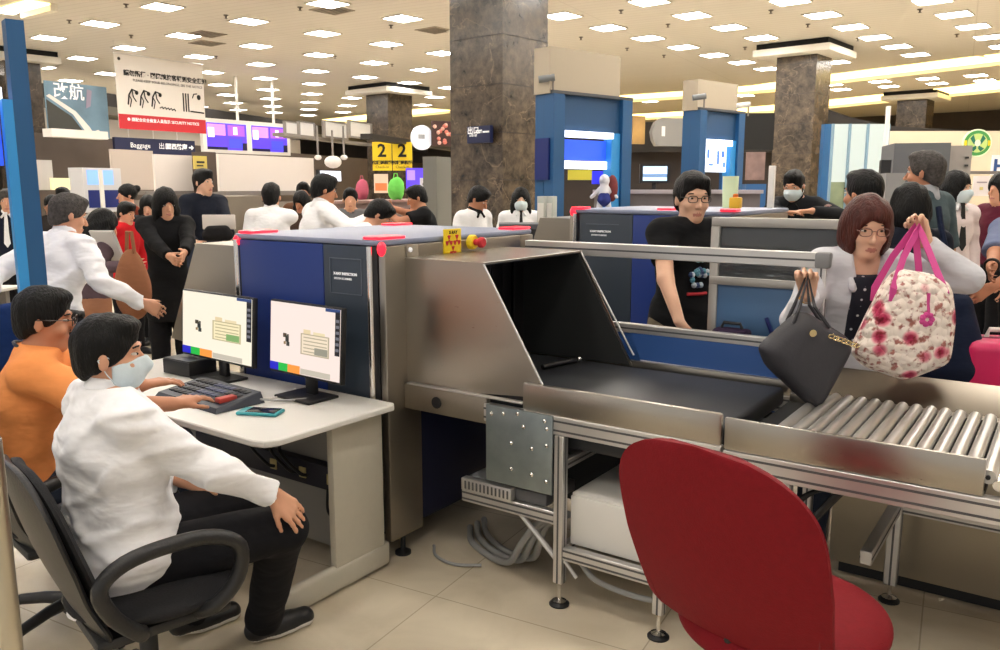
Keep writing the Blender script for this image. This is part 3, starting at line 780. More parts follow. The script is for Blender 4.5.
# bright folded edges of the hood opening
mb = MB()
for y in (2.748, 3.563): mb.tube([(-2.0, y, zh), (-1.70, y, .90)], .005, alu, 8)
mb.tube([(-2.0, 2.75, zh+.002), (-2.0, 3.565, zh+.002)], .005, alu, 8); mb.build('hood_edge', S)
# lead curtain
cur = mat('lead_curtain', (10, 10, 12), rough=.6)
for k in range(8):
    y = 2.80+k*.095
    mb = MB(); mb.box(X1+.10+(k % 2)*.012, y, .875, X1+.106+(k % 2)*.012, y+.093, zh-.015, cur, bev=.002); mb.build('curtain_strip', S)
# bracket under the hood
mb = MB(); mb.box(X1+.02, 2.725, .712, -1.97, 2.755, .825, steelh, bev=.004); mb.build('bracket', S)
mb = MB(); mb.lathe([(.026, 0), (.026, .004), (.020, .005)], blackm, (-2.24, 2.724, .765), 20, Matrix.Rotation(PI/2, 3, 'X')); mb.build('port', S)
# red status lamps in the four top corners
for (x, y, lb) in ((X1-.06, Y0+.05, 1), (X0+.06, Y0+.05, 2), (X1-.06, Y1-.1, 3), (X0+.06, Y1-.1, 4)):
    mb = MB(); mb.box(x-.05, y-.05, ZT, x+.05, y+.12, ZT+.012, red_led, bev=.01, seg=3); mb.build('status_lamp', S)
mb = MB(); mb.sphere((X1-.0, Y0+.002, ZT-.04), (.022, .02, .032), red_led, 12); mb.build('corner_lamp', S)
mb = MB(); mb.sphere((X0+.0, Y0+.002, ZT-.04), (.022, .02, .032), red_led, 12); mb.build('corner_lamp', S)
# yellow radiation sign on the header
yx = X1+.022
mb = MB(); mb.box(yx-.004, 3.02, 1.372, yx+.004, 3.15, ZT+.03, yellow, bev=.002); ys = mb.build('warning_sign', S)
def trefoil(cy, cz, r):
    mb = MB(); pts = []
    for k in range(3):
        a = PI/2+k*2*PI/3; q = [(yx+.0045, cy+.25*r*math.cos(a+e), cz+.25*r*math.sin(a+e)) for e in (-.5, .5)]+[(yx+.0045, cy+r*math.cos(a+e), cz+r*math.sin(a+e)) for e in (.5, .25, 0, -.25, -.5)]
        mb.prism(q, (.0015, 0, 0), redp)
    mb.lathe([(.17*r, 0), (.17*r, .002)], redp, (yx+.0045, cy, cz), 10, Matrix.Rotation(PI/2, 3, 'Y')); mb.build('radiation_symbol', ys)
trefoil(3.055, 1.45, .027); trefoil(3.115, 1.45, .027); trefoil(3.085, 1.40, .024)
text('X-RAY', .022, ink, (yx+.004, 3.085, 1.488), (0, 1, 0), (0, 0, 1), ys)
# emergency stop
mb = MB(); mb.lathe([(.036, 0), (.036, .02), (.03, .028)], yellow, (yx-.004, 3.235, 1.435), 20, Matrix.Rotation(PI/2, 3, 'Y')); es = mb.build('emergency_button', S)
mb = MB(); mb.lathe([(.016, 0), (.016, .02), (.026, .03), (.026, .045), (.02, .052)], redp, (yx+.024, 3.235, 1.435), 20, Matrix.Rotation(PI/2, 3, 'Y')); mb.build('knob', es)
mb = MB(); mb.lathe([(.017, 0), (.017, .03), (.012, .036)], white_p, (yx-.004, 3.31, 1.437), 16, Matrix.Rotation(PI/2, 3, 'Y')); mb.build('key_switch', S)
# name plate
mb = MB()
npg = mat('plate_rim', (92, 100, 112), rough=.4)
for a in ((-2.765, 1.225, -2.565, 1.229), (-2.765, 1.383, -2.565, 1.387), (-2.765, 1.225, -2.761, 1.387), (-2.569, 1.225, -2.565, 1.387)): mb.box(a[0], Y0-.007, a[1], a[2], Y0-.003, a[3], npg)
npl = mb.build('name_plate', S)
text('X-RAY INSPECTION', .0165, inkw, (-2.667, Y0-.005, 1.316), (1, 0, 0), (0, 0, 1), npl, bold=.0006)
text('SYSTEM SCANNER', .0135, inkw, (-2.682, Y0-.005, 1.294), (1, 0, 0), (0, 0, 1), npl)
# levelling feet
for (x, y) in ((X1-.01, 2.73), (X0+.06, 2.70), (X1-.06, 3.72), (X0+.06, 3.72)):
    mb = MB(); mb.lathe([(.038, .002), (.038, .014), (.020, .024), (.012, .028), (.012, .11)], black, (x, y, 0), 20); mb.build('foot', S)
# far hood, seen past the left end of the machine
mb = MB(); mb.prism([(X0-.005, 2.75, .80), (-4.23, 2.75, .84), (-3.95, 2.75, 1.39), (X0-.005, 2.75, 1.39)], (0, .006, 0), steelh); mb.build('far_hood_side', S)
mb = MB(); mb.prism([(X0-.005, 3.56, .80), (-4.23, 3.56, .84), (-3.95, 3.56, 1.39), (X0-.005, 3.56, 1.39)], (0, .006, 0), steelh); mb.build('far_hood_side', S)
mb = MB(); mb.box(-3.95, 2.745, 1.39, X0-.005, 3.57, 1.397, steelh); mb.build('far_hood_top', S)
# red bag seen inside the tunnel
t = thing('red_bag', 'small dark red bag lying just inside the tunnel mouth', 'bag', (-2.16, 3.02, .86))
rb = cloth('bag_red', (132, 16, 40), .8); G = SDF((-2.35, 2.85, .84), (-1.95, 3.2, 1.12), .008)
G.ell((-2.16, 3.03, .93), np.eye(3), (.13, .10, .075), .03); G.ell((-2.12, 3.0, .99), np.eye(3), (.08, .07, .045), .04); G.plane((0, 0, .861), (0, 0, -1)); G.wave(lambda X, Y, Z: .004*np.sin(60*X+40*Y)*np.sin(50*Z+20*X)); G.mesh('pouch', rb, t)
mb = MB(); mb.tube([(-2.22, 3.0, 1.0), (-2.19, 2.99, 1.06), (-2.13, 2.97, 1.07), (-2.08, 2.96, 1.01)], .006, rb, 8); mb.build('strap', t)
mb = MB(); mb.sphere((-2.06, 2.95, 1.0), .014, chrome, 10); mb.build('buckle', t)

# ================================================================== INFEED BELT CONVEYOR
Cn = thing('belt_conveyor', 'black belt conveyor with stainless sides leading into the x-ray hood', 'conveyor', (-1.6, 3.1, 0))
mb = MB(); mb.box(X1+.03, 2.79, .775, -.965, 3.52, .855, belt_m, bev=.02, seg=3); mb.build('belt', Cn)
mb = MB(); mb.box(-1.79, 2.722, .80, -.955, 2.746, .92, steel, bev=.012); mb.build('side_guard', Cn)
mb = MB(); mb.box(-2.42, 3.575, .80, -.955, 3.597, .87, steel, bev=.004); mb.build('side_guard', Cn)
def profile_rail(mb, p, q, w, h, slots=2):
    """aluminium extrusion between two points along X or Y"""
    x0, x1 = sorted((p[0], q[0])); y0, y1 = sorted((p[1], q[1])); z = p[2]
    if x1-x0 > y1-y0:
        mb.box(x0, p[1]-w/2, z-h/2, x1, p[1]+w/2, z+h/2, alu, bev=.003, seg=1)
        for s_ in (-1, 1):
            for k in range(slots):
                zz = z-h/2+h*(k+.5)/slots; mb.box(x0+.001, p[1]+s_*(w/2+.0002)-.001, zz-.004, x1-.001, p[1]+s_*(w/2+.0002)+.001, zz+.004, mat('slot_shadow', (96, 96, 98), rough=.6, metal=.5))
    else:
        mb.box(p[0]-w/2, y0, z-h/2, p[0]+w/2, y1, z+h/2, alu, bev=.003, seg=1)
        for s_ in (-1, 1):
            for k in range(slots):
                zz = z-h/2+h*(k+.5)/slots; mb.box(p[0]+s_*(w/2+.0002)-.001, y0+.001, zz-.004, p[0]+s_*(w/2+.0002)+.001, y1-.001, zz+.004, mat('slot_shadow', (96, 96, 98), rough=.6, metal=.5))
    return mb
def post(mb, x, y, z0, z1, w=.042):
    mb.box(x-w/2, y-w/2, z0, x+w/2, y+w/2, z1, alu, bev=.003, seg=1)
    m = mat('slot_shadow', (96, 96, 98), rough=.6, metal=.5)
    for s_ in (-1, 1):
        mb.box(x-.004, y+s_*(w/2)-.001, z0+.001, x+.004, y+s_*(w/2)+.001, z1-.001, m); mb.box(x+s_*(w/2)-.001, y-.004, z0+.001, x+s_*(w/2)+.001, y+.004, z1-.001, m)
    return mb
def foot(par, x, y, top=.10):
    mb = MB(); mb.lathe([(.042, .002), (.042, .008), (.026, .020), (.012, .026)], black, (x, y, 0), 22); f_ = mb.build('foot', par)
    mb = MB(); mb.lathe([(.030, .0205), (.018, .026), (.008, .030), (.008, top)], chrome, (x, y, 0), 14); mb.build('spindle', f_)
for y in (2.735, 3.585):
    mb = MB(); profile_rail(mb, (-1.98, y, .765), (-.955, y, .765), .036, .075); mb.build('rail', Cn)
for (x, y) in ((-1.61, 2.735), (-1.17, 2.735), (-1.61, 3.585), (-1.17, 3.585)):
    mb = MB(); post(mb, x, y, .10, .727); mb.build('leg', Cn); foot(Cn, x, y)
for y in (2.735, 3.585):
    mb = MB(); profile_rail(mb, (-1.588, y, .235), (-1.192, y, .235), .036, .055); mb.build('crossbar', Cn)
mb = MB(); profile_rail(mb, (-2.10, 2.735, .375), (-1.632, 2.735, .375), .036, .055); mb.build('crossbar', Cn)
for x in (-1.61, -1.17):
    for z in (.235, .60):
        mb = MB(); profile_rail(mb, (x, 2.757, z), (x, 3.563, z), .036, .04, 1); mb.build('crossbar', Cn)
mb = MB(); mb.tube([(-1.80, 2.735, .35), (-1.63, 2.735, .20)], .012, alu, 8); mb.build('diagonal_brace', Cn)
mb = MB(); mb.tube([(-1.588, 2.735, .20), (-1.53, 2.735, .14)], .008, alu, 8); mb.build('diagonal_brace', Cn)
mb = MB(); mb.box(-2.36, 3.552, .10, -1.00, 3.560, .725, mat('shade_back_dark', (30, 32, 38), rough=.6), bev=.002); mb.build('shade_back_sheet', Cn)  # dark sheet added to stand in for the shade behind the white box
mb = MB(); mb.box(-1.96, 2.80, .655, -1.00, 3.54, .70, mat('shade_under_sheet', (40, 42, 46), rough=.5), bev=.004); mb.build('shade_under_sheet', Cn)  # dark slab added to imitate the shade below the belt
mb = MB(); mb.box(-1.96, 2.706, .475, -1.635, 2.716, .805, zinc, bev=.002); bp_ = mb.build('bolt_plate', Cn)
for (x, z) in ((-1.93, .77), (-1.87, .78), (-1.80, .79), (-1.77, .74), (-1.67, .78), (-1.66, .75), (-1.66, .68), (-1.66, .53), (-1.83, .66), (-1.73, .655), (-1.83, .55), (-1.73, .545)):
    mb = MB(); mb.lathe([(.009, 0), (.009, .004), (.005, .007), (.003, .011)], chrome, (x, 2.706, z), 8, Matrix.Rotation(PI/2, 3, 'X')); mb.build('bolt', bp_)
mb = MB(); mb.box(-2.41, 2.72, .826, -1.79, 2.748, .834, alu, bev=.002); mb.build('ledge', Cn)
mb = MB(); mb.cyl((-1.94, 3.42, .872), (-1.99, 3.2, .872), .012, black, 10); mb.sphere((-1.93, 3.44, .875), .014, chrome, 12); mb.build('sensor_arm', Cn)
# frequency drive hanging on the crossbar
t = thing('drive_unit', 'small ribbed grey power unit fixed on the low rail left of the conveyor leg', 'power unit', (-1.93, 2.85, .40))
mb = MB(); mb.box(-2.09, 2.74, .405, -1.68, 2.98, .455, mat('unit_grey', (96, 96, 98), rough=.5), bev=.006); mb.build('casing', t)
mb = MB(); mb.box(-2.09, 2.700, .405, -1.83, 2.739, .46, alu, bev=.004)
for k in range(12): mb.box(-2.07+k*.02, 2.698, .415, -2.062+k*.02, 2.701, .45, mat('slot_shadow', (96, 96, 98)))
mb.build('heat_sink', t)
cg = mat('cable_grey', (150, 150, 148), rough=.6)
def hose(name, label, pts, r, m, n=10, par=None, grp=None):
    # smooth Catmull-Rom through the points
    P = [np.array(p, float) for p in pts]; out = []
    P = [2*P[0]-P[1]]+P+[2*P[-1]-P[-2]]
    for i in range(1, len(P)-2):
        for k in range(6):
            t_ = k/6; out.append(.5*((2*P[i])+(-P[i-1]+P[i+1])*t_+(2*P[i-1]-5*P[i]+4*P[i+1]-P[i+2])*t_**2+(-P[i-1]+3*P[i]-3*P[i+1]+P[i+2])*t_**3))
    out.append(P[-2]); mb = MB(); mb.tube(out, r, m, n)
    ob = mb.build(name, par)
    if label: tag(ob, label, 'cable', grp)
    return ob
for k, lb in enumerate(('thick grey cable drooping in a loop below the power unit, outermost of three', 'thick grey cable in the middle of the three drooping below the power unit', 'thick grey cable drooping below the power unit, innermost of three')):
    e = k*.03
    hose('cable', lb, [(-1.70+e, 2.80+e, .345), (-1.78+e*.5, 2.80+e, .27), (-1.86+e, 2.82+e, .16), (-1.94+e, 2.86+e*1.4, .05), (-2.06, 2.90+e*1.6, .018), (-2.24, 2.98+e*2, .018), (-2.36, 3.12+e*2, .018)], .0155, cg)
hose('cable', 'thin grey cable on the floor beside the scanner foot', [(-2.07, 2.82, .012), (-2.18, 2.76, .011), (-2.30, 2.78, .011), (-2.38, 2.86, .011)], .007, cg)
hose('cable', 'grey cable hanging under the low rail right of the white box legs', [(-1.55, 2.78, .20), (-1.45, 2.76, .14), (-1.25, 2.77, .12), (-1.10, 2.80, .14)], .012, cg)
# printer-like white box on the crossbars
t = thing('white_box', 'white metal case with a dark grip slot, under the belt conveyor', 'case', (-1.36, 3.05, .27))
mb = MB(); mb.box(-1.585, 2.77, .26, -1.20, 3.42, .47, white_l, bev=.008); mb.build('casing', t)
mb = MB(); mb.box(-1.58, 2.775, .468, -1.205, 3.415, .482, white_l, bev=.006); mb.build('lid', t)
mb = MB(); mb.prism([(-1.38, 2.93, .4825), (-1.35, 2.93, .4825), (-1.35, 3.12, .4825), (-1.38, 3.12, .4825)], (0, 0, .0015), blackm); mb.build('grip_slot', t)

# ================================================================== ROLLER CONVEYOR
Rc = thing('roller_conveyor', 'roller table with chrome rollers and a stainless tray, right of the belt', 'conveyor', (-.55, 3.1, 0))
mb = MB(); mb.box(-.94, 2.705, .80, -.155, 2.722, .915, steel, bev=.006); mb.box(-.94, 2.722, .80, -.155, 2.75, .806, steel); mb.build('side_guard', Rc)
mb = MB(); mb.prism([(-.94, 3.56, .80), (1.2, 3.56, .80), (1.2, 3.68, .93), (-.94, 3.68, .93)], (0, .006, 0.004), mat('steel_dim', (128, 120, 108), rough=.3, metal=1)); mb.build('side_guard', Rc)
mb = MB(); mb.box(-.94, 3.50, .80, 1.2, 3.565, .835, steelh, bev=.003); mb.build('bearing_rail', Rc)
mb = MB(); mb.box(-.94, 2.722, .78, -.155, 3.50, .80, mat('tray_dark', (24, 23, 22), rough=.6)); mb.build('tray_floor', Rc)
for k in range(14):
    x = -.80+k*.050
    mb = MB(); mb.cyl((x, 2.765, .845), (x, 3.49, .845), .0215, mat('roller_steel', (208, 205, 200), rough=.36, metal=.8), 20); mb.cyl((x, 2.755, .845), (x, 2.765, .845), .007, black, 8); mb.cyl((x, 3.49, .845), (x, 3.50, .845), .007, black, 8); mb.build('roller', Rc)
mb = MB(); profile_rail(mb, (-.94, 2.722, .76), (1.2, 2.722, .76), .045, .078); mb.build('rail', Rc)
mb = MB(); profile_rail(mb, (-.94, 3.56, .76), (1.2, 3.56, .76), .045, .078); mb.build('rail', Rc)
mb = MB(); mb.box(-.10, 2.70, .80, 1.2, 3.50, .812, mat('table_top_white', (225, 222, 222), rough=.3, metal=.3), bev=.003); mb.build('table_top', Rc)
mb = MB(); mb.tube([(-.12, 2.74, .83), (-.12, 3.49, .83)], .016, chrome, 12); mb.build('end_roller', Rc)
for (x, y) in ((-.80, 2.76), (-.74, 2.76)):
    mb = MB(); post(mb, x, y, .40, .72, .05); mb.build('leg', Rc)
mb = MB(); mb.cyl((-.77, 2.76, .03), (-.77, 2.76, .45), .018, chrome, 16); mb.build('telescopic_leg', Rc)
foot(Rc, -.77, 2.76, .05)
for (x, y) in ((-.50, 3.545), (.9, 3.545), (.9, 2.76)):
    mb = MB(); post(mb, x, y, .08, .72, .05); mb.build('leg', Rc); foot(Rc, x, y, .09)
mb = MB(); profile_rail(mb, (-.475, 3.545, .42), (.88, 3.545, .42), .04, .05); mb.build('crossbar', Rc)
mb = MB(); mb.tube([(-.79, 2.80, .47), (-.74, 2.79, .45), (-.55, 2.80, .72)], .014, black, 8); mb.build('diagonal_brace', Rc)
mb = MB(); profile_rail(mb, (-.50, 2.95, .42), (-.50, 3.52, .42), .04, .05, 1); mb.build('crossbar', Rc)
for k in range(3):
    hose('cable', None, [(-.74, 2.80, .60-k*.02), (-.66, 2.86, .66), (-.52+k*.02, 3.0, .67+.01*k), (-.45, 3.2, .71)], .008, black, par=Rc)
# stainless bench behind the roller table's legs
t = thing('steel_bench', 'low pale steel cabinet standing behind the legs of the roller table', 'cabinet', (.1, 4.2, 0))
mb = MB(); mb.box(-.78, 3.70, .05, 1.3, 3.76, .76, mat('bench_panel', (182, 172, 152), rough=.3, metal=.6), bev=.004); mb.build('front_panel', t)
mb = MB(); mb.box(-.78, 3.70, .40, 1.3, 3.695, .45, steelh); mb.build('groove', t)
mb = MB(); mb.box(-.74, 3.72, .0, 1.3, 3.75, .05, black); mb.build('plinth', t)

# ================================================================== GUARD SCREEN BEHIND THE BELT
Gs = thing('guard_screen', 'aluminium guard frame with a blue lower panel behind the belt', 'barrier', (-1.6, 3.62, 0))
def railbar(x0, x1, y, z, w=.05, h=.05, nm='rail', par=Gs):
    mb = MB(); profile_rail(mb, (x0, y, z), (x1, y, z), w, h, 1); return mb.build(nm, par)
railbar(-2.36, -.845, 3.63, 1.395, .04, .065)
mb = MB(); post(mb, -.87, 3.63, .08, 1.37, .04); mb.build('post', Gs)
mb = MB(); post(mb, -2.34, 3.63, .08, 1.37, .04); mb.build('post', Gs)
railbar(-2.32, -.89, 3.63, 1.02, .04, .045)
mb = MB(); mb.box(-2.32, 3.625, .82, -.95, 3.632, 1.0, barblue, bev=.002); mb.build('lower_panel', Gs)
mb = MB(); mb.prism([(-1.68, 3.603, .865), (-1.02, 3.603, .862), (-1.06, 3.612, 1.0), (-1.74, 3.612, 1.0)], (0, .006, 0), barblue); mb.build('splash_panel', Gs)
mb = MB(); mb.tube([(-1.68, 3.602, .866), (-.96, 3.602, .862)], .007, alu, 8); mb.build('edge_strip', Gs)
mb = MB(); mb.box(-.90, 3.602, 1.36, -.835, 3.658, 1.43, mat('joint_grey', (128, 128, 130), rough=.5), bev=.012); mb.build('corner_joint', Gs)
for x in (-2.34, -.87): foot(Gs, x, 3.63, .09)
# ================================================================== DESK AND WHAT IS ON IT
DZ = .775
Dk = thing('desk', 'white office desk with a slab side leg in front of the x-ray machine', 'desk', (-3.2, 2.25, 0))
mb = MB()
outline = [(-2.345, 2.565), (-2.37, 2.59), (-4.05, 2.59), (-4.05, 1.92), (-2.44, 1.885), (-2.385, 1.90), (-2.36, 1.95)]
mb.prism([(x, y, DZ-.028) for x, y in outline], (0, 0, .028), white_l); dt = mb.build('desk_top', Dk)
bv = dt.modifiers.new('bevel', 'BEVEL'); bv.width = .006; bv.segments = 2; bv.limit_method = 'ANGLE'
mb = MB(); mb.box(-2.455, 2.27, .10, -2.42, 2.565, DZ-.03, cream, bev=.004); mb.box(-2.46, 1.97, .012, -2.415, 2.60, .125, cream, bev=.02, seg=3)
mb.build('leg', Dk)
mb = MB(); mb.box(-4.02, 2.27, .10, -3.985, 2.565, DZ-.03, cream, bev=.004); mb.box(-4.03, 1.97, .012, -3.985, 2.60, .125, cream, bev=.02, seg=3)
mb.build('leg', Dk)
mb = MB(); mb.box(-3.985, 2.50, .06, -2.455, 2.52, DZ-.03, mat('modesty_panel', (150, 148, 142), rough=.5), bev=.003); mb.build('modesty_panel', Dk)
t = thing('power_strip', 'dark power unit with yellowish sockets on the panel under the desk', 'power strip', (-2.9, 2.47, .42))
mb = MB(); mb.box(-3.6, 2.44, .36, -2.50, 2.498, .47, mat('strip_navy', (20, 20, 40), rough=.5), bev=.004); mb.build('casing', t)
for x in (-2.62, -2.80, -3.0):
    mb = MB(); mb.box(x-.022, 2.434, .39, x+.022, 2.441, .44, mat('socket_cream', (190, 176, 120), rough=.5), bev=.003); mb.build('socket', t)
for k, (x, lb) in enumerate(((-2.86, 'black cable hanging under the desk nearest its open end'), (-2.93, 'black cable hanging under the desk, second from its open end'), (-3.08, 'black cable bundle deep under the desk'))):
    hose('cable', lb, [(x, 2.40, .74), (x+.02, 2.36, .60), (x-.04, 2.40, .50), (x+.10, 2.38, .44), (x+.12, 2.41, .42)], .008, black)
hose('cable', 'black cable drooping from the power unit near the slab leg', [(-2.62, 2.42, .38), (-2.58, 2.38, .30), (-2.52, 2.37, .29), (-2.48, 2.42, .33)], .006, black)

def screen_mat(name, warm):
    return mat(name, (12, 12, 12), rough=.4, emit=warm, es=.92)
def monitor(cx, cy, rz, label, tint, W=.43, Hh=.27, tilt=.07):
    """origin: foot centre on the desk; the screen looks along local -Y"""
    t = thing('computer_monitor', label, 'monitor', (cx, cy, DZ), rz)
    T0 = Tm((cx, cy, DZ), rz)
    mb = MB(); mb.box(-.12, -.085, .001, .12, .085, .014, black, bev=.005, R=T0); mb.build('base', t)
    mb = MB(); mb.box(-.032, .02, .010, .032, .045, .16, black, bev=.006, R=T0); mb.build('neck', t)
    T = T0 @ Matrix.Translation((0, .0, .26)) @ Matrix.Rotation(-tilt, 4, 'X')
    mb = MB(); mb.box(-W/2-.008, -.0, -Hh/2-.012, W/2+.008, .028, Hh/2+.008, black, bev=.006, R=T); b_ = mb.build('bezel', t)
    mb = MB(); mb.box(-W/2, -.0025, -Hh/2, W/2, .001, Hh/2, screen_mat('screen_'+tint[0], tint[1]), R=T); s_ = mb.build('screen', t)
    def r(x0, z0, x1, z1, c, es=1.0, y=-.003):
        mb.box(-W/2+x0*W, y-.0008, -Hh/2+z0*Hh, -W/2+x1*W, y, -Hh/2+z1*Hh, mat('ui_%d_%d_%d' % c, (12, 12, 12), emit=c, es=es), R=T)
    mb = MB(); r(0, 0, .13, .115, (30, 30, 200), .9); r(.13, 0, .27, .115, (30, 190, 70), .9); r(.27, 0, .45, .115, (250, 150, 60), 1.0); mb.build('tool_bar', s_)
    mb = MB(); r(.46, .01, .88, .09, (214, 204, 186), .8); mb.build('tool_bar', s_)
    mb = MB(); r(.935, .36, 1., .97, (26, 28, 46), .3)
    for k in range(6): r(.945, .42+k*.08, .99, .46+k*.08, (150, 150, 160), .5, -.004)
    mb.build('side_menu', s_)
    mb = MB(); r(.80, .955, 1.0, 1.0, (50, 84, 150), .6); mb.build('title_tab', s_)
    # the luggage picture: pale yellow suitcase outline and a small dark shape
    oc = (214, 198, 150) if tint[0] == 'cream' else (206, 190, 160)
    mb = MB(); r(.46, .30, .86, .60, (246, 232, 190) if tint[0] == 'cream' else (240, 222, 196), .95, -.0032)
    for a in ((.46, .30, .475, .60), (.845, .30, .86, .60), (.46, .30, .86, .315), (.46, .585, .86, .60)): r(*a, oc, .7, -.004)
    for k in range(5): r(.50, .34+k*.05, .83, .355+k*.05, oc, .75, -.004)
    gc = (150, 196, 120) if tint[0] == 'cream' else (172, 168, 150)
    r(.66, .32, .84, .42, gc, .7, -.0045); r(.50, .60, .60, .66, (236, 214, 170), .9, -.0045); r(.64, .60, .80, .64, (240, 222, 180), .9, -.0045)
    mb.build('luggage_image', s_)
    mb = MB()
    for (x, z, w_, h_, c) in ((.20, .50, .05, .06, (96, 84, 60)), (.235, .44, .05, .09, (52, 54, 50)), (.25, .38, .045, .06, (66, 70, 66)), (.21, .40, .03, .04, (190, 150, 90)), (.255, .50, .03, .05, (120, 116, 104))):
        r(x, z, x+w_, z+h_, c, .5, -.0045)
    mb.build('luggage_image', s_)
    return t
monitor(-3.365, 2.43, math.radians(-3.4), 'black monitor at left on the desk, its cream x-ray picture showing a green patch', ('cream', (255, 244, 222)), W=.575, Hh=.31)
monitor(-2.745, 2.43, math.radians(-3.4), 'black monitor nearer the desk corner, showing a pinkish x-ray picture of luggage', ('pink', (252, 232, 222)), W=.475, Hh=.31)
# operator console
KX, KY, KR = -3.07, 2.17, math.radians(-4)
t = thing('control_console', 'dark grey operating console with keys under the hands of the man in orange', 'control console', (KX, KY, DZ), KR)
T = Tm((KX, KY, DZ), KR)
def wedge(mb, x0, x1, y0, y1, h0, h1, m):
    v = [(x0, y0, .002), (x1, y0, .002), (x1, y1, .002), (x0, y1, .002), (x0+.012, y0+.012, h0), (x1-.012, y0+.012, h0), (x1-.012, y1-.01, h1), (x0+.012, y1-.01, h1)]
    mb.add([T @ Vector(p) for p in v], [(0, 3, 2, 1), (4, 5, 6, 7), (0, 1, 5, 4), (1, 2, 6, 5), (2, 3, 7, 6), (3, 0, 4, 7)], m)
mb = MB(); wedge(mb, -.24, .24, -.13, .11, .022, .052, mat('console_grey', (58, 62, 72), rough=.5)); mb.build('casing', t)
mb = MB(); 
kb = mat('key_blue_grey', (76, 82, 108), rough=.5); kd = mat('key_dark', (34, 36, 42), rough=.5)
for i in range(11):
    for j in range(4):
        x = -.20+i*.037; y = -.085+j*.044; z = .022+(y+.12)/.22*.028
        mb.box(x, y, z, x+.028, y+.032, z+.008, kb if 3 < i < 8 else kd, bev=.003, R=T)
mb.build('keys', t)['kind'] = 'stuff'
mb = MB(); mb.box(.165, -.085, .03, .205, .0, .052, mat('key_red', (176, 60, 50), rough=.5), bev=.005, R=T); mb.build('hand_switch', t)
hose('cable', None, [tuple(T @ Vector((.23, .09, .02))), tuple(T @ Vector((.30, .16, .012))), tuple(T @ Vector((.36, .24, .012)))], .005, cg, par=t)
# phone
t = thing('smartphone', 'teal cased smartphone lying face up near the desk edge', 'phone', (-2.70, 2.14, DZ), math.radians(24))
T = Tm((-2.70, 2.14, DZ), math.radians(24)) @ Matrix.Diagonal((1.12, 1.12, 1.3, 1))
mb = MB(); mb.box(-.080, -.039, .001, .080, .039, .012, mat('phone_teal', (50, 150, 160), rough=.4), bev=.006, R=T, seg=3); mb.build('case', t)
mb = MB(); mb.box(-.045, -.033, .012, .070, .033, .0135, mat('phone_screen', (14, 18, 34), rough=.1), bev=.0005, R=T); mb.build('screen', t)
# loose white cable on the desk
hose('cable', 'thin pale cable lying on the desk between the console and the right monitor', [(-2.95, 2.33, DZ+.005), (-2.90, 2.27, DZ+.005), (-2.86, 2.31, DZ+.005), (-2.85, 2.40, DZ+.005), (-2.90, 2.50, DZ+.005)], .0035, white_p)
# desk items further left: dark tray with a box and tape dispenser behind the masked man's face
t = thing('pen_tray', 'black desk organiser behind the face mask of the man in the white shirt', 'organiser', (-3.62, 2.42, DZ))
mb = MB(); mb.box(-3.72, 2.36, DZ+.001, -3.50, 2.52, DZ+.075, black, bev=.006); mb.build('box', t)
mb = MB(); mb.box(-3.715, 2.365, DZ+.0755, -3.505, 2.515, DZ+.08, mat('tray_inside', (60, 62, 66)), bev=.001); mb.build('tray', t)

# ================================================================== CHAIRS
def loft(mb, rings, m, closed=True):
    n = len(rings[0]); vs = [p for r in rings for p in r]; fs = []
    for i in range(len(rings)-1):
        for k in range(n): fs.append((i*n+k, i*n+(k+1) % n, (i+1)*n+(k+1) % n, (i+1)*n+k))
    fs.append(tuple(range(n))[::-1]); fs.append(tuple(range((len(rings)-1)*n, len(rings)*n)))
    mb.add(vs, fs, m, True)
def shell_back(mb, T, wfun, z0, z1, ybase, bend, th, m, m2=None, nu=21, nv=30, dish=.04, wv=None):
    """padded shell: width wfun(v), leaning profile bend(v), thickness th; local +Y is the chair's forward"""
    wmx = max(wfun(k/20) for k in range(21))
    def pt(u, v, side):
        w = wfun(v); x = u*w; z = z0+(z1-z0)*v
        e = min(1., (1-abs(u)**4)); ev = 1-abs(2*v-1)**10
        t_ = th*(.22+.78*math.sqrt(max(0, e))*math.sqrt(max(0, ev)))
        y = ybase+bend(v)-dish*(1-(u*u))*(w/wmx)**1.2-dish*(1-(w/wmx)**1.2)*.8
        return T @ Vector((x, y+(t_ if side > 0 else 0), z))
    vs = []; fs = []
    for side in (0, 1):
        for j in range(nv+1):
            for i in range(nu+1): vs.append(pt(-1+2*i/nu, j/nv, side))
    o = (nu+1)*(nv+1)
    I = lambda s_, i, j: s_*o+j*(nu+1)+i
    f0 = []; f1 = []
    for j in range(nv):
        for i in range(nu):
            f0.append((I(0, i, j), I(0, i+1, j), I(0, i+1, j+1), I(0, i, j+1))); f1.append((I(1, i, j), I(1, i, j+1), I(1, i+1, j+1), I(1, i+1, j)))
    rim = []
    for j in range(nv): rim += [(I(0, 0, j), I(0, 0, j+1), I(1, 0, j+1), I(1, 0, j)), (I(0, nu, j), I(1, nu, j), I(1, nu, j+1), I(0, nu, j+1))]
    for i in range(nu): rim += [(I(0, i, 0), I(1, i, 0), I(1, i+1, 0), I(0, i+1, 0)), (I(0, i, nv), I(0, i+1, nv), I(1, i+1, nv), I(1, i, nv))]
    mb.add(vs, f0, m, True); mb.add(vs, rim, m, True); mb.add(vs, f1, m2 or m, True)
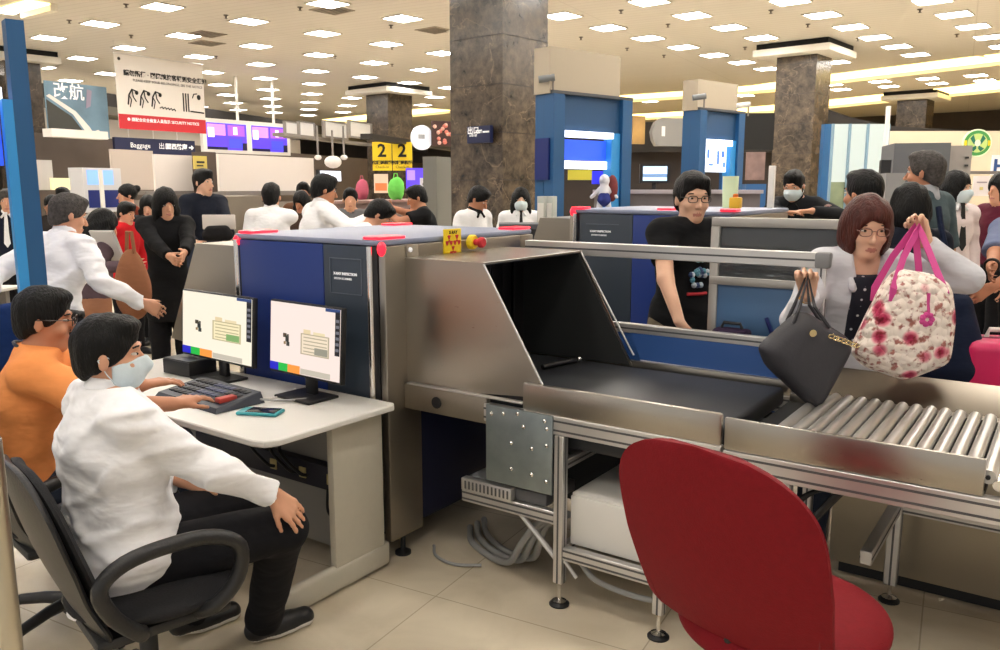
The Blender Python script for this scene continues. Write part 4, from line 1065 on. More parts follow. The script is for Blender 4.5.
def wheelbase(t, T, r=.30, z=.10, m=black, n=5, ph=0., par=None):
    mb = MB(); mb.lathe([(.045, .06), (.05, .10), (.035, .13), (.028, .14), (.028, .36)], m, tuple(T @ Vector((0, 0, 0))), 18); mb.build('gas_column', t)
    for k in range(n):
        a = ph+2*PI*k/n; ca, sa = math.cos(a), math.sin(a)
        mb = MB(); R = T @ Matrix.Rotation(a, 4, 'Z')
        mb.tube([tuple(R @ Vector(p)) for p in ((.03, 0, .105), (.12, 0, .105), (.22, 0, .092), (r, 0, .075))], .026, m, 10, r2=.018); lg = mb.build('leg', t)
        mb = MB()
        for s_ in (-1, 1):
            c_ = R @ Vector((r+.01, s_*.016, .027)); c2 = R @ Vector((r+.01, s_*.032, .027)); mb.cyl(tuple(c_), tuple(c2), .0265, m, 16)
        mb.cyl(tuple(R @ Vector((r, 0, .04))), tuple(R @ Vector((r, 0, .08))), .012, m, 10); mb.box(r-.02, -.014, .03, r+.03, .014, .058, m, bev=.008, R=R); mb.build('caster', lg)
def smooth(o, lv=1):
    md = o.modifiers.new('s', 'SUBSURF'); md.levels = lv; md.render_levels = lv; return o
# red typist chair in front
redc = mat('chair_red_fabric', (122, 9, 22), rough=.75, noise=.06, nscale=60, bump=.25, bscale=260, spec=.25)
RX, RY, RR = -.565, 2.10, math.radians(-14)
t = thing('office_chair', 'red fabric chair with a rounded back, seen from behind at the roller table', 'chair', (RX, RY, 0), RR)
T = Tm((RX, RY, 0), RR)
def wred(v):
    w = .235+.02*math.sin(PI*min(1, v*1.2))
    if v < .42: w = .262+.023*(v/.42)**1.2
    else: w = .285
    if v > .5: w *= max(.0004, (1-((v-.5)/.5)**3.6))**.5
    if v < .06: w *= .90+.1*(v/.06)**.5
    return w
mb = MB(); shell_back(mb, T, wred, .585, 1.125, -.235, lambda v: -.13*v+(.05*(1-v)**3), .05, redc, nu=24, nv=34, dish=.045); bk = mb.build('backrest', t)
mb = MB(); q = []
for k in range(61):
    a = k/60; 
    # piping following the outline on the rear face
    if a < .0: continue
side = [(-1, v) for v in np.linspace(.02, .90, 26)]+[(math.copysign(1, i-6)*.999, .90+.085*math.sin(PI*min(i, 12-i)/12)) for i in range(1, 12) if i != 6]+[(1, v) for v in np.linspace(.90, .02, 26)]
for (u, v) in side:
    w = wred(v)*.90; x = u*w; z = .585+(1.125-.585)*v*.985+.004
    uu = u*.90; rr_ = (wred(v)/.285)**1.2; y = -.235+(-.10*v+.05*(1-v)**3)-.045*(1-uu*uu)*rr_-.045*(1-rr_)*.8-.003
    q.append(tuple(T @ Vector((x, y, z))))
mb.tube(q, .004, mat('chair_red_piping', (116, 10, 22), rough=.7), 6); mb.build('piping', bk)
G = SDF((-.3, -.3, .42), (.3, .36, .68), .009)
G.ell((0, .05, .56), np.eye(3), (.265, .275, .068), .02); G.ell((0, .0, .55), np.eye(3), (.26, .24, .066), .04); G.plane((0, 0, .51), (0, 0, -1))
so = G.mesh('seat', redc, None); so.data.transform(T); so.parent = t; so.matrix_parent_inverse = parent_inv(t)
mb = MB(); mb.box(-.16, -.14, .475, .16, .18, .508, black, bev=.01, R=T); mb.build('seat_plate', t)
mb = MB(); mb.tube([tuple(T @ Vector(p)) for p in ((0, -.10, .49), (0, -.20, .50), (0, -.215, .56), (0, -.22, .66))], .016, black, 10); mb.build('back_bracket', t)
wheelbase(t, T, ph=.9); 
mb = MB(); mb.cyl(tuple(T @ Vector((0, 0, .34))), tuple(T @ Vector((0, 0, .48))), .03, black, 14); mb.build('spindle', t)

cblk = mat('chair_black_shell', (26, 26, 27), rough=.42, bump=.15, bscale=120)
cfab = mat('chair_black_fabric', (20, 20, 24), rough=.85, bump=.3, bscale=200)
def armchair(x, y, rz, label, ph, arms=True):
    t = thing('office_chair', label, 'chair', (x, y, 0), rz); T = Tm((x, y, 0), rz)
    def wf(v):
        w = .25-.055*math.exp(-((v-.22)/.16)**2)
        if v > .6: w *= max(.0004, 1-((v-.6)/.4)**2.5)**.5
        if v < .10: w *= .72+.28*(v/.10)**.6
        return w
    mb = MB(); shell_back(mb, T, wf, .40, .955, -.25, lambda v: .10*(1-v)**2.2-.075*v**1.3, .035, cblk, nu=24, nv=34, dish=.035); b_ = mb.build('backrest', t)
    mb = MB(); shell_back(mb, T, lambda v: wf(v)*.93, .43, .94, -.222, lambda v: .10*(1-v)**2.2-.075*v**1.3, .042, cfab, nu=20, nv=30, dish=.035); mb.build('back_cushion', t)
    G = SDF((-.3, -.3, .36), (.3, .34, .56), .010); G.ell((0, .03, .46), np.eye(3), (.25, .26, .055), .02); G.plane((0, 0, .425), (0, 0, -1)); so = G.mesh('seat', cfab, None); so.data.transform(T); so.parent = t; so.matrix_parent_inverse = parent_inv(t)
    mb = MB(); mb.box(-.20, -.20, .385, .20, .20, .424, cblk, bev=.016, R=T); mb.build('seat_shell', t)
    if arms:
        for s_ in (-1, 1):
            mb = MB()
            pts = [(.19, -.08, .42), (.27, -.10, .45), (.285, -.17, .53), (.285, -.20, .62), (.28, -.13, .675), (.275, .0, .69), (.275, .12, .68), (.28, .20, .63), (.275, .19, .53), (.26, .12, .455), (.19, .08, .42)]
            P = [np.array(p) for p in pts]; out = []
            PP = [2*P[0]-P[1]]+P+[2*P[-1]-P[-2]]
            for i in range(1, len(PP)-2):
                for k in range(4):
                    u_ = k/4; p = .5*((2*PP[i])+(-PP[i-1]+PP[i+1])*u_+(2*PP[i-1]-5*PP[i]+4*PP[i+1]-PP[i+2])*u_**2+(-PP[i-1]+3*PP[i]-3*PP[i+1]+PP[i+2])*u_**3); out.append(tuple(T @ Vector((p[0]*s_, p[1], p[2]))))
            mb.tube(out, .023, cblk, 12); mb.build('armrest', t)
    mb = MB(); mb.cyl(tuple(T @ Vector((0, 0, .30))), tuple(T @ Vector((0, 0, .39))), .035, black, 14); mb.build('spindle', t)
    wheelbase(t, T, ph=ph)
    return t
WHX, WHY, WHR = -2.31, 1.35, math.radians(76-90)
armchair(WHX, WHY, WHR, 'black office armchair holding the man in the white shirt', .5)
armchair(-3.10, 1.52, math.radians(80-90), 'black office armchair under the man in the orange shirt', 2.6)
# chrome stanchion post at the left edge
q = at(7, 600, 1.3)
t = thing('queue_post', 'slim pale metal post at the left edge of the picture in front of the chairs', 'post', (q[0], q[1], 0))
mb = MB(); zq = at(0, 434, 1.3)[2]; mb.cyl((q[0], q[1], .02), (q[0], q[1], zq), .016, mat('champagne_metal', (196, 190, 174), rough=.3, metal=1), 20); mb.sphere((q[0], q[1], zq), (.0165, .0165, .014), chrome, 14); mb.build('tube', t)
mb = MB(); mb.lathe([(.15, .001), (.15, .012), (.03, .03), (.02, .045)], chrome, (q[0], q[1], 0), 28); mb.build('base', t)
# ================================================================== THE HALL BEHIND
emb = lambda n, c, es: mat(n, c, rough=.4, emit=c, es=es)
def flat(name, label, cat, x0, y0, x1, y1, d, m, ang=None, th=.04, group=None, part='panel'):
    p = Plate(x0, y0, x1, y1, d, ang)
    if name in ('blue_post', 'white_pole', 'flag_pole', 'half_cabinet', 'glazed_wall', 'check_in_desk', 'kiosk', 'partition_post', 'grey_pillar', 'shop_shelf'): p.z0 = .002 if name != 'kiosk' else p.z0
    b = p.base(); t = thing(name, label, cat, (b[0], b[1], b[2]), 0, group)
    mb = MB(); p.slab(mb, m, n0=-th); mb.build(part, t); return t, p
E_W = 90.                                                # width along Y
N_W = 0.                                                 # width along X
# --- the strip of wall under the ceiling: dark frieze and pale band
def band(name, x0, y0, x1, y1, d, m, ang=None, th=.15):
    p = Plate(x0, y0, x1, y1, d, ang); mb = MB(); p.slab(mb, m, n0=-th); return struct(mb.build(name))
pale = mat('pale_band', (178, 166, 152), rough=.6); dband = mat('dark_band', (36, 31, 28), rough=.7); mband = mat('mid_brown_band', (84, 72, 64), rough=.55, noise=.1, nscale=1.5)
grband = mat('grey_band', (128, 122, 116), rough=.5)
band('trim_1', -60, 108, 470, 119, 27, dband, 110)
band('trim_2', -60, 119, 470, 126, 26.5, mat('olive_band', (92, 86, 74), rough=.6), 110)
band('trim_3', 40, 126, 300, 150, 26, mat('pale_wall_band', (196, 186, 174), rough=.6), 110)
band('wall_partition', 40, 150, 470, 240, 25, mband, 110)
# lit glass strip high on the wall
for k, (a, b, lb) in enumerate(((285, 298, 'frosted lit window leftmost of the four on the dark wall'), (299, 314, 'frosted lit window second from left on the dark wall'), (324, 347, 'wide frosted window third from left on the dark wall'), (349, 371, 'frosted lit window just left of the distant column'))):
    t, p = flat('wall_window', lb, 'window', a, 123, b, 137, 22, emb('frosted_lit', (190, 186, 180), .35), 110, part='pane')
    mb = MB(); 
    for u in ((-.02, 0, .03, 1), (.97, 0, 1.02, 1)): p.slab(mb, grband, u[0], u[2], 0, 1, -.05, .03)
    p.slab(mb, grband, -.02, 1.02, -.12, 0, -.05, .03); p.slab(mb, grband, -.02, 1.02, 1, 1.08, -.05, .03); mb.build('frame', t)
band('trim_4', 284, 138, 372, 141, 21.8, grband, 110, .3)
band('trim_5', 372, 141, 470, 146, 23, dband, 110, .3)
# --- tail shaped poster at left
t, p = flat('hanging_poster', 'pale blue airliner poster with a white slanting edge and two large characters', 'poster', 47, 84, 108, 137, 17, mat('poster_blue', (112, 142, 162), rough=.6, noise=.25, nscale=1.2), E_W+5)
mb = MB(); mb.prism([p.P(u, z, .002) for u, z in ((0, .66), (0, 0), (.62, 0), (.38, .38))], p.n*.006, mat('poster_dark', (58, 58, 54), rough=.7)); mb.build('printed_shape', t)
mb = MB(); mb.prism([p.P(u, z, .010) for u, z in ((0, .72), (.40, .42), (.60, .08), (.72, .08), (.66, .2), (.45, .48), (.05, .76))], p.n*.004, white_p); mb.prism([p.P(u, z, .010) for u, z in ((.62, 0), (.62, .08), (.8, .16), (.98, .0))], p.n*.004, white_p); mb.build('printed_shape', t)
mb = MB(); mb.prism([p.P(u, z, .010) for u, z in ((.62, .55), (.70, .60), (.74, .9), (.66, .92))], p.n*.004, mat('poster_mauve', (150, 140, 160), rough=.7)); mb.build('printed_shape', t)
text('改航', .34, inkw, p.P(.36, .82, .012), p.w, (0, 0, 1), t, bold=.004)
t, p = flat('wall_shelf', 'white ledge running under the tail shaped poster', 'ledge', 52, 130, 108, 138, 16.5, white_p, E_W+5, .3, part='ledge')
# --- banner
t, p = flat('hanging_banner', 'white hanging notice banner with line drawings and a red lower band', 'banner', 117, 59, 204, 131, 18, mat('banner_white', (214, 208, 200), rough=.8), E_W, .02, part='sheet')
mb = MB(); p.slab(mb, redp, .0, 1., 0, .20, 0, .006); mb.build('red_band', t)
text('請勿飛行 · 國際線旅客報到安全須知', .128, ink, p.P(.56, .75, .004), p.w, (0, 0, 1), t, bold=.004)
text('PLEASE KEEP YOUR BELONGINGS, SEE THE NOTICE', .074, ink, p.P(.58, .665, .004), p.w, (0, 0, 1), t)
text('● 請配合安全檢查人員指示 SECURITY NOTICE', .084, inkw, p.P(.5, .13, .008), p.w, (0, 0, 1), t, bold=.001)
mb = MB()
for k in range(3):                                      # three bent figures of the drawing
    u = .16+k*.13
    mb.tube([p.P(u-.05, .33, .008), p.P(u-.035, .46, .008), p.P(u, .54, .008), p.P(u+.045, .52, .008)], .016, ink, 6)
    mb.tube([p.P(u, .54, .008), p.P(u+.01, .44, .008), p.P(u+.04, .38, .008)], .013, ink, 6); mb.sphere(tuple(p.P(u+.05, .50, .01)), (.035, .035, .045), ink, 10)
    mb.tube([p.P(u-.035, .46, .008), p.P(u-.01, .40, .008), p.P(u-.03, .30, .008)], .010, ink, 6)
for k in range(5): mb.tube([p.P(.46+k*.035, .32-k*.004, .008), p.P(.485+k*.035, .34-k*.004, .008), p.P(.50+k*.035, .31-k*.004, .008)], .012, ink, 6)
for k in range(3): mb.tube([p.P(.74+k*.03, .30, .008), p.P(.74+k*.03, .56, .008)], .014, ink, 6)
mb.sphere(tuple(p.P(.93, .52, .008)), (.02, .05, .06), ink, 10); mb.tube([p.P(.85, .5, .008), p.P(.87, .56, .008), p.P(.91, .57, .008)], .012, ink, 6); mb.tube([p.P(.82, .31, .008), p.P(.98, .30, .008)], .016, ink, 6)
mb.sphere(tuple(p.P(.045, .93, .006)), (.02, .035, .035), ink, 8); mb.build('line_drawing', t)
mb = MB(); 
for u in (.0, 1.): mb.tube([p.P(u, 1.0, .0), p.P(u, 1.0, 0)+np.array([0, 0, CH-p.z1])], .004, alu, 6)
mb.build('hanging_wires', t)
mb = MB(); mb.tube([p.P(-.01, 1., 0), p.P(1.01, 1., 0)], .014, alu, 8); mb.build('top_rod', t)
# --- navy direction sign below
t, p = flat('direction_sign', 'navy direction sign hanging on white rods below the red band of the banner', 'sign', 115, 139, 195, 154, 18.2, navy, E_W, .08)
text('Baggage', .15, inkw, p.P(.30, .52, .003), p.w, (0, 0, 1), t); text('出口', .15, inkw, p.P(.60, .52, .003), p.w, (0, 0, 1), t); text('關西航廈 ➜', .135, inkw, p.P(.80, .52, .003), p.w, (0, 0, 1), t, bold=.004)
mb = MB()
for u in (.18, .48, .78): mb.tube([p.P(u, 1, -.04), p.P(u, 1, -.04)+np.array([0, 0, .22])], .012, white_p, 8)
mb.build('rods', t)
# --- departure displays
t, p = flat('departure_display', 'white framed hanging pair of purple and blue flight screens', 'display', 203, 121, 290, 154, 23, white_p, E_W, .12, part='frame')
for (u0, u1) in ((.04, .475), (.535, .96)):
    mb = MB(); p.slab(mb, emb('display_violet', (82, 58, 214), .75), u0, u1, .10, .88, 0, .004); s_ = mb.build('screen', t)
    mb = MB(); W_ = u1-u0
    p.slab(mb, emb('display_pink', (206, 128, 224), .85), u0+.02*W_, u0+.46*W_, .52, .84, .004, .006); p.slab(mb, emb('display_mauve', (150, 84, 208), .8), u0+.52*W_, u1-.05*W_, .52, .84, .004, .006)
    p.slab(mb, emb('display_white', (236, 226, 250), .9), u0+.03*W_, u0+.18*W_, .46, .74, .006, .008); p.slab(mb, emb('display_white', (236, 226, 250), .9), u0+.66*W_, u0+.76*W_, .56, .78, .006, .008)
    p.slab(mb, emb('display_blue', (64, 70, 232), .8), u0+.54*W_, u0+.88*W_, .16, .44, .004, .006); p.slab(mb, emb('display_navy', (16, 12, 60), .3), u0, u0+.5*W_, .10, .18, .004, .006); p.slab(mb, emb('display_navy', (16, 12, 60), .3), u0+.88*W_, u1, .10, .32, .006, .008)
    mb.build('flight_rows', s_)
for u in (.40, .82):
    mb = MB(); mb.tube([p.P(u, 1, -.06), p.P(u, 1, -.06)+np.array([0, 0, CH-p.z1])], .04, white_p, 10); mb.build('hanging_rod', t)
# --- yellow small notices
for k, (a, b, c, d_, dd, lb) in enumerate(((194, 156, 207, 169, 13.5, 'small yellow notice below the end of the navy direction sign'),)):
    t, p = flat('yellow_notice', lb, 'sign', a, b, c, d_, dd, mat('notice_yellow', (196, 176, 90), rough=.6), E_W, .03); 
    mb = MB(); p.slab(mb, ink, .2, .8, .45, .60, 0, .004); p.slab(mb, ink, .2, .7, .2, .3, 0, .004); mb.build('print', t)
# --- white counter backs
wp = mat('partition_white', (214, 206, 200), rough=.5)
for (a, b, c, d_, dd, lb) in ((155, 155, 195, 191, 15, 'white partition panel left of the tall man in dark navy'), (219, 156, 314, 191, 15, 'wide white partition panel behind the man with his back turned'), (112, 150, 154, 190, 16.5, 'pale glossy partition with ceiling reflections, behind the people queueing at left')):
    t, p = flat('partition_panel', lb, 'partition', a, b, c, d_, dd, wp if a > 112 else mat('partition_gloss', (190, 178, 168), rough=.25), 98, .05)
    mb = MB(); p.slab(mb, mat('counter_grey', (110, 104, 100), rough=.5), 0, 1, -.12, -.02, -.3, .12); mb.build('shelf', t)
    mb = MB(); q0 = p.P(0, -.12, -.06); 
    c_ = [p.P(0, 0, -.05), p.P(1, 0, -.05), p.P(1, 0, .02), p.P(0, 0, .02)]
    mb.prism([np.array([x[0], x[1], 0.]) for x in c_], (0, 0, p.z0-.2), mat('counter_front', (132, 124, 116), rough=.5)); mb.build('counter_base', t)
t, p = flat('partition_post', 'dark brown post between the two white partition panels', 'post', 206, 152, 218, 240, 15.2, mat('post_brown', (74, 60, 52), rough=.5), 98, .3, part='post')
# check-in desk machinery: silver rims
for k, (a, b, c, d_, lb) in enumerate(((225, 196, 262, 205, 'silver belt rim of the check-in counter right of the tall man'),)):
    t, p = flat('check_in_desk', lb, 'counter', a, b, c, d_, 12, steelh, 98, .5, part='rim')
t, p = flat('kiosk', 'white check-in counter with blue screens at far left between the queueing heads', 'counter', 84, 168, 122, 212, 15.5, mat('kiosk_white', (196, 196, 200), rough=.4), 98, .4, part='body')
counter('kiosk_base', 'dull white base below the blue kiosk screens at far left', 84, 211, 122, 230, 15.6, 98, mat('kiosk_white', (196, 196, 200)), mat('kiosk_white', (196, 196, 200)), .4) if 0 else None
mb = MB(); p.slab(mb, mat('kiosk_white', (196, 196, 200)), .2, .8, -p.z0/(p.z1-p.z0)+.001, -.001, -.3, -.1); mb.build('pedestal', t)
mb = MB(); p.slab(mb, emb('kiosk_blue', (120, 160, 220), .8), .1, .38, .62, .95, 0, .01); p.slab(mb, emb('kiosk_blue', (120, 160, 220), .8), .5, .78, .62, .95, 0, .01); p.slab(mb, bluedk, .1, .9, .1, .5, 0, .01); mb.build('screens', t)
t, p = flat('kiosk_sign', 'cream lit sign above the queue beside the tall blue post', 'sign', 52, 178, 70, 190, 14, emb('cream_lit', (216, 206, 160), .5), 98, .05)
t, p = flat('counter_screen', 'pale wall panel right beside the tall blue post', 'panel', 38, 160, 53, 190, 14, mat('panel_pale', (176, 172, 170), rough=.5), 98, .05)
t, p = flat('flag_pole', 'slim white slanting pole above the check-in counters at left', 'pole', 101, 170, 104, 205, 13, white_p, 98, .04, part='pole')
# ceiling height brown bulkhead above the counters
band('trim_6', 48, 138, 112, 150, 20, mband, 100)
# --- lit lamp heads and small screen between
t, p = flat('monitor_screen', 'small bright screen high behind the two men in white shirts', 'monitor', 321, 171, 341, 181, 17, emb('screen_white', (222, 226, 240), 1.1), 98, .06, part='screen')
mb = MB(); p.slab(mb, black, -.06, 1.06, -.1, 1.1, -.1, -.02); mb.build('bezel', t)
for (x, y, r_, lb) in ((318, 157.5, .05, 'left of three round pale lamps above the small bright screen'), (344, 157.5, .05, 'right of three round pale lamps above the small bright screen'), (333, 162, .12, 'large central round pale lamp above the small bright screen')):
    q = at(x, y, 16); t = thing('globe_lamp', lb, 'lamp', tuple(q)); mb = MB(); mb.sphere(tuple(q), (r_*1.4, r_*1.4, r_), emb('globe_white', (200, 192, 186), .35), 14); mb.build('globe', t)
    mb = MB(); mb.cyl(tuple(q), (q[0], q[1], q[2]+.6), .02, grband, 8); mb.build('stem', t)
# --- twin yellow number signs on the far column
for k, (a, b, lb) in enumerate(((372.5, 391.5, 'left yellow sign with a black 2 on the distant column'), (392.5, 412, 'right yellow sign with a black 2 on the distant column'))):
    t, p = flat('number_sign', lb, 'sign', a, 142, b, 170.5, 22, yellow, (34.9 if k == 0 else 34.9), .05)
    text('2', 1.02*(p.z1-p.z0)*.62, ink, p.P(.5, .68, .004), p.w, (0, 0, 1), t, bold=.012)
    text('號報到櫃檯', .11, ink, p.P(.5, .27, .004), p.w, (0, 0, 1), t, bold=.005); text('Check-in', .10, ink, p.P(.5, .12, .004), p.w, (0, 0, 1), t)
t, p = flat('poster', 'pale and orange poster below the yellow number signs', 'poster', 374, 174, 388, 193, 19, mat('poster_cream', (214, 190, 170), rough=.7), 34.9, .03, part='sheet')
mb = MB(); p.slab(mb, mat('poster_orange', (222, 120, 70), rough=.7), .08, .92, .12, .52, 0, .006); mb.build('print', t)
def lump(name, label, cat, x, y, d, r, m, extra=None):
    d = 13.75; r = tuple(v*.9 for v in r); q = at(x, y, d); q[2] = at(390, 200, 13.5)[2]+r[2]*.83; t = thing(name, label, cat, (q[0], q[1], q[2]-r[2])); G = SDF(q-max(r)*1.4, q+max(r)*1.4, max(r)/12)
    G.ell(q, np.eye(3), r, .02); G.ell(q+np.array([r[0]*.3, 0, r[2]*.5]), np.eye(3), (r[0]*.6, r[1]*.6, r[2]*.55), r[0]*.3); G.plane((0, 0, q[2]-r[2]*.8), (0, 0, -1))
    ww = r[0]*.04; f_ = 6/r[0]; G.wave(lambda X, Y, Z: ww*np.sin(f_*X+f_*Z)*np.sin(f_*Y-f_*.7*Z)); G.mesh('pouch', m, t)
    mb = MB(); mb.tube([q+np.array([-r[0]*.4, 0, r[2]*.8]), q+np.array([-r[0]*.2, 0, r[2]*1.35]), q+np.array([r[0]*.2, 0, r[2]*1.35]), q+np.array([r[0]*.4, 0, r[2]*.8])], r[0]*.06, m, 6); mb.build('handle', t); return t
lump('green_bag', 'bright green bag on the counter under the yellow number signs', 'bag', 396, 193, 15, (.17, .13, .22), cloth('bag_green', (110, 200, 90)))
lump('pink_bag', 'dusty pink bag on the counter left of the orange poster', 'bag', 362, 192, 15, (.12, .12, .20), cloth('bag_pink', (180, 90, 110)))
# long check-in counter behind the heads
def counter(name, label, x0, y0, x1, y1, d, ang, m, mt, depth=.6):
    p = Plate(x0, y0, x1, y1, d, ang); b = p.base(); t = thing(name, label, 'counter', (b[0], b[1], 0)); c_ = [p.P(0, 1, -depth), p.P(1, 1, -depth), p.P(1, 1, 0), p.P(0, 1, 0)]
    z = p.z1; mb = MB(); mb.prism([np.array([x[0], x[1], .0]) for x in c_], (0, 0, z-.04), m); mb.build('body', t); mb = MB(); c2 = [p.P(-.01, 1, -depth), p.P(1.01, 1, -depth), p.P(1.01, 1, .05), p.P(-.01, 1, .05)]; mb.prism([np.array([x[0], x[1], z-.039]) for x in c2], (0, 0, .04), mt); mb.build('top', t); return t, p
counter('check_in_counter', 'long dull pink and grey counter with the green bag on it', 340, 200, 440, 225, 13.5, 98, mat('counter_mauve', (120, 100, 98), rough=.6), mat('counter_top_mauve', (150, 118, 112), rough=.5))
t, p = flat('purple_screen', 'purple blue display behind the dark-haired man in black', 'display', 406, 168, 432, 190, 16, emb('display_violet', (82, 58, 214), .75), 34.9, .08, part='screen')
mb = MB(); p.slab(mb, emb('display_lilac', (150, 120, 240), .8), .05, .35, .45, .9, 0, .006); mb.build('flight_rows', t)
t, p = flat('white_notice', 'white notice board in front of the purple display', 'sign', 420, 178, 437, 191, 15, mat('notice_white', (214, 212, 220), rough=.5), 34.9, .03); mb = MB(); p.slab(mb, ink, .15, .8, .45, .6, 0, .004); mb.build('print', t)
t, p = flat('grey_pillar', 'plain grey pillar panel left of the large marble column', 'pillar', 437, 157, 453, 232, 13, mat('pillar_grey', (112, 112, 106), rough=.6), 98, .25, part='shaft')
# round white sign and floral picture high up
q = Plate(412, 125, 433, 150, 20, 60)
t = thing('round_sign', 'round white lit sign high between the distant column and the marble column', 'sign', tuple(q.base())); mb = MB()
mb.prism([q.P(.5+.5*math.cos(a)*min(1, 1), .5+.5*math.sin(a), 0) for a in np.linspace(0, 2*PI, 28)[:-1]], -q.n*.12, emb('round_white', (206, 210, 218), .45)); mb.build('disc', t)
mb = MB(); q.slab(mb, mat('print_grey', (150, 154, 160)), .3, .6, .45, .62, 0, .004); mb.build('print', t)
t, p = flat('floral_picture', 'dark wall picture of coral pink flowers beside the marble column', 'picture', 432, 121, 452, 146, 20, mat('picture_dark', (60, 36, 34), rough=.6), 60, .06)
rs = random.Random(3)
mb = MB()
for k in range(16):
    u, z = rs.uniform(.12, .9), rs.uniform(.1, .9); c_ = p.P(u, z, .01); mb.sphere(tuple(c_), (.05, .05, .05), mat('petal_pink', (214, 128, 116), rough=.7) if k % 3 else mat('petal_pale', (226, 180, 166), rough=.7), 8)
mb.build('flowers', t)
# navy sign on the marble column
qd = 11.6
p = Plate(467, 126, 490, 143, 10.95, -6.0); t = thing('column_sign', 'small navy sign with white characters on the marble column', 'sign', tuple(p.base()))
mb = MB(); p.slab(mb, navy, n0=-.06); mb.build('panel', t); text('出口', .105, inkw, p.P(.28, .72, .003), p.w, (0, 0, 1), t, bold=.002); text('EXIT ▬▬', .055, inkw, p.P(.68, .66, .003), p.w, (0, 0, 1), t, bold=.003); text('出境大廳', .035, inkw, p.P(.28, .45, .003), p.w, (0, 0, 1), t)

# ================================================================== BOOTHS WITH BEIGE TOPS
def booth(label, hx0, hx1, hy0, hy1, lx, py0, py1, lit0, lit1, d, ang, yb, postw, lightp, dep=.25):
    """front face between posts; left side face to px lx"""
    p = Plate(hx0, hy0, hx1, hy1, d, ang); b = p.base(); t = thing('checkpoint_booth', label, 'booth', (b[0], b[1], 0))
    g = np.array([p.w[1], -p.w[0], 0]); g = -p.n                                # into the booth
    zt, zb = p.z1, p.z0; L = p.L
    zp = lambda y, u=.5: p.hit(hx0+(hx1-hx0)*u, y)[2]
    def blk(u0, u1, z0, z1, n0, n1, m, nm, bev=0):
        mb = MB(); c_ = [p.P(u0, 0, n0), p.P(u1, 0, n0), p.P(u1, 0, n1), p.P(u0, 0, n1)]
        mb.prism([np.array([x[0], x[1], z0]) for x in c_], (0, 0, z1-z0), m); return mb.build(nm, t)
    blk(-.02, .86, zb, zt, -dep, -.02, beige, 'header_box')
    pw = postw
    blk(0, pw, .0, zb-.002, -.12, .02, bluepost, 'post'); blk(1-pw, 1, .0, zb-.002, -.12, .02, bluepost, 'post')
    blk(0, pw, .0, zb-.002, -dep, -dep+.12, bluepost, 'post'); blk(1-pw, 1, .0, zb-.002, -dep, -dep+.12, bluepost, 'post')
    blk(1-pw*1.9, 1-pw, 0, zp(lit0), -.12, -.01, bluelite, 'light_jamb')
    blk(pw, 1-pw, zp(py1), zb-.002, -.07, -.03, mat('booth_upper', (30, 74, 116), rough=.5), 'upper_panel')
    blk(pw, 1-pw*1.9, zp(lit0+6), zp(lit0), -.08, .02, emb('lamp_strip_white', (235, 242, 255), 1.6), 'light_strip')
    blk(0, .02, zp(py1+50), zb-.002, -dep+.12, -.12, mat('booth_side', (34, 80, 128), rough=.5), 'side_panel')
    blk(-.01, 1.01, zb, zb+.03, -dep-.01, .02, mat('header_trim', (70, 74, 80)), 'header_trim')
    return t, p, blk, zp
t, p, blk, zp = booth('large blue booth with a beige top and lit violet panel, right of the marble column', 553, 632, 52, 97, 540, 97, 132, 132, 170, 8.5, 75.4, 0, .13, 0)
blk(.13, .83, zp(160), zp(140), -.12, -.09, emb('booth_panel_blue', (44, 84, 214), .9), 'lit_panel')
blk(.13, .83, zp(169), zp(161), -.12, -.07, emb('lamp_strip_white', (235, 242, 255), 1.6), 'light_strip')
blk(-.02, .0, zp(180), zp(140), -.23, -.03, bluedk, 'side_glass')
t2, p2, blk2, zp2 = booth('smaller blue booth with a beige top and a glowing white panel, farther back', 700, 745, 82, 112, 683, 112, 140, 140, 175, 10.5, 75.4, 0, .14, 0)
blk2(.12, .84, zp2(172), zp2(143), -.10, -.07, emb('booth_panel_white', (232, 240, 255), 1.3), 'lit_panel')
# blotches of blue writing on the white lit panel
mb = MB()
for (u, z, w_, h_) in ((.14, .2, .06, .5), (.30, .55, .05, .35), (.34, .25, .1, .08), (.52, .3, .05, .55), (.62, .6, .06, .25), (.66, .2, .05, .2)):
    z0 = zp2(172); z1 = zp2(147); c_ = [p2.P(u, 0, -.069), p2.P(u+w_, 0, -.069), p2.P(u+w_, 0, -.065), p2.P(u, 0, -.065)]; mb.prism([np.array([x[0], x[1], z0+(z1-z0)*z]) for x in c_], (0, 0, (z1-z0)*h_), emb('print_blue', (90, 130, 210), .6))
mb.build('panel_print', t2)
# camera domes on booth roofs
for (x, y, d_, lb) in ((553, 92, 8.2, 'wire bracket with a small camera on the large booth left corner'), (704, 108, 10, 'black spotlight bracket on the smaller booth'), (748, 116, 10.2, 'small white camera on the right corner of the smaller booth')):
    q = at(x, y, d_); t_ = thing('security_camera', lb, 'camera', tuple(q)); mb = MB(); mb.tube([q, q+np.array([0, 0, .12]), q+np.array([-.06, -.04, .14])], .012, grband, 8); mb.build('bracket', t_); mb = MB(); mb.cyl(q+np.array([-.12, -.08, .12]), q+np.array([.02, .0, .14]), .035, white_p if x > 740 else mat('cam_grey', (120, 124, 126)), 12); mb.build('body', t_)
for (x0, y0, x1, y1) in ((698, 100, 701, 114), (709, 96, 711, 116)):
    pass
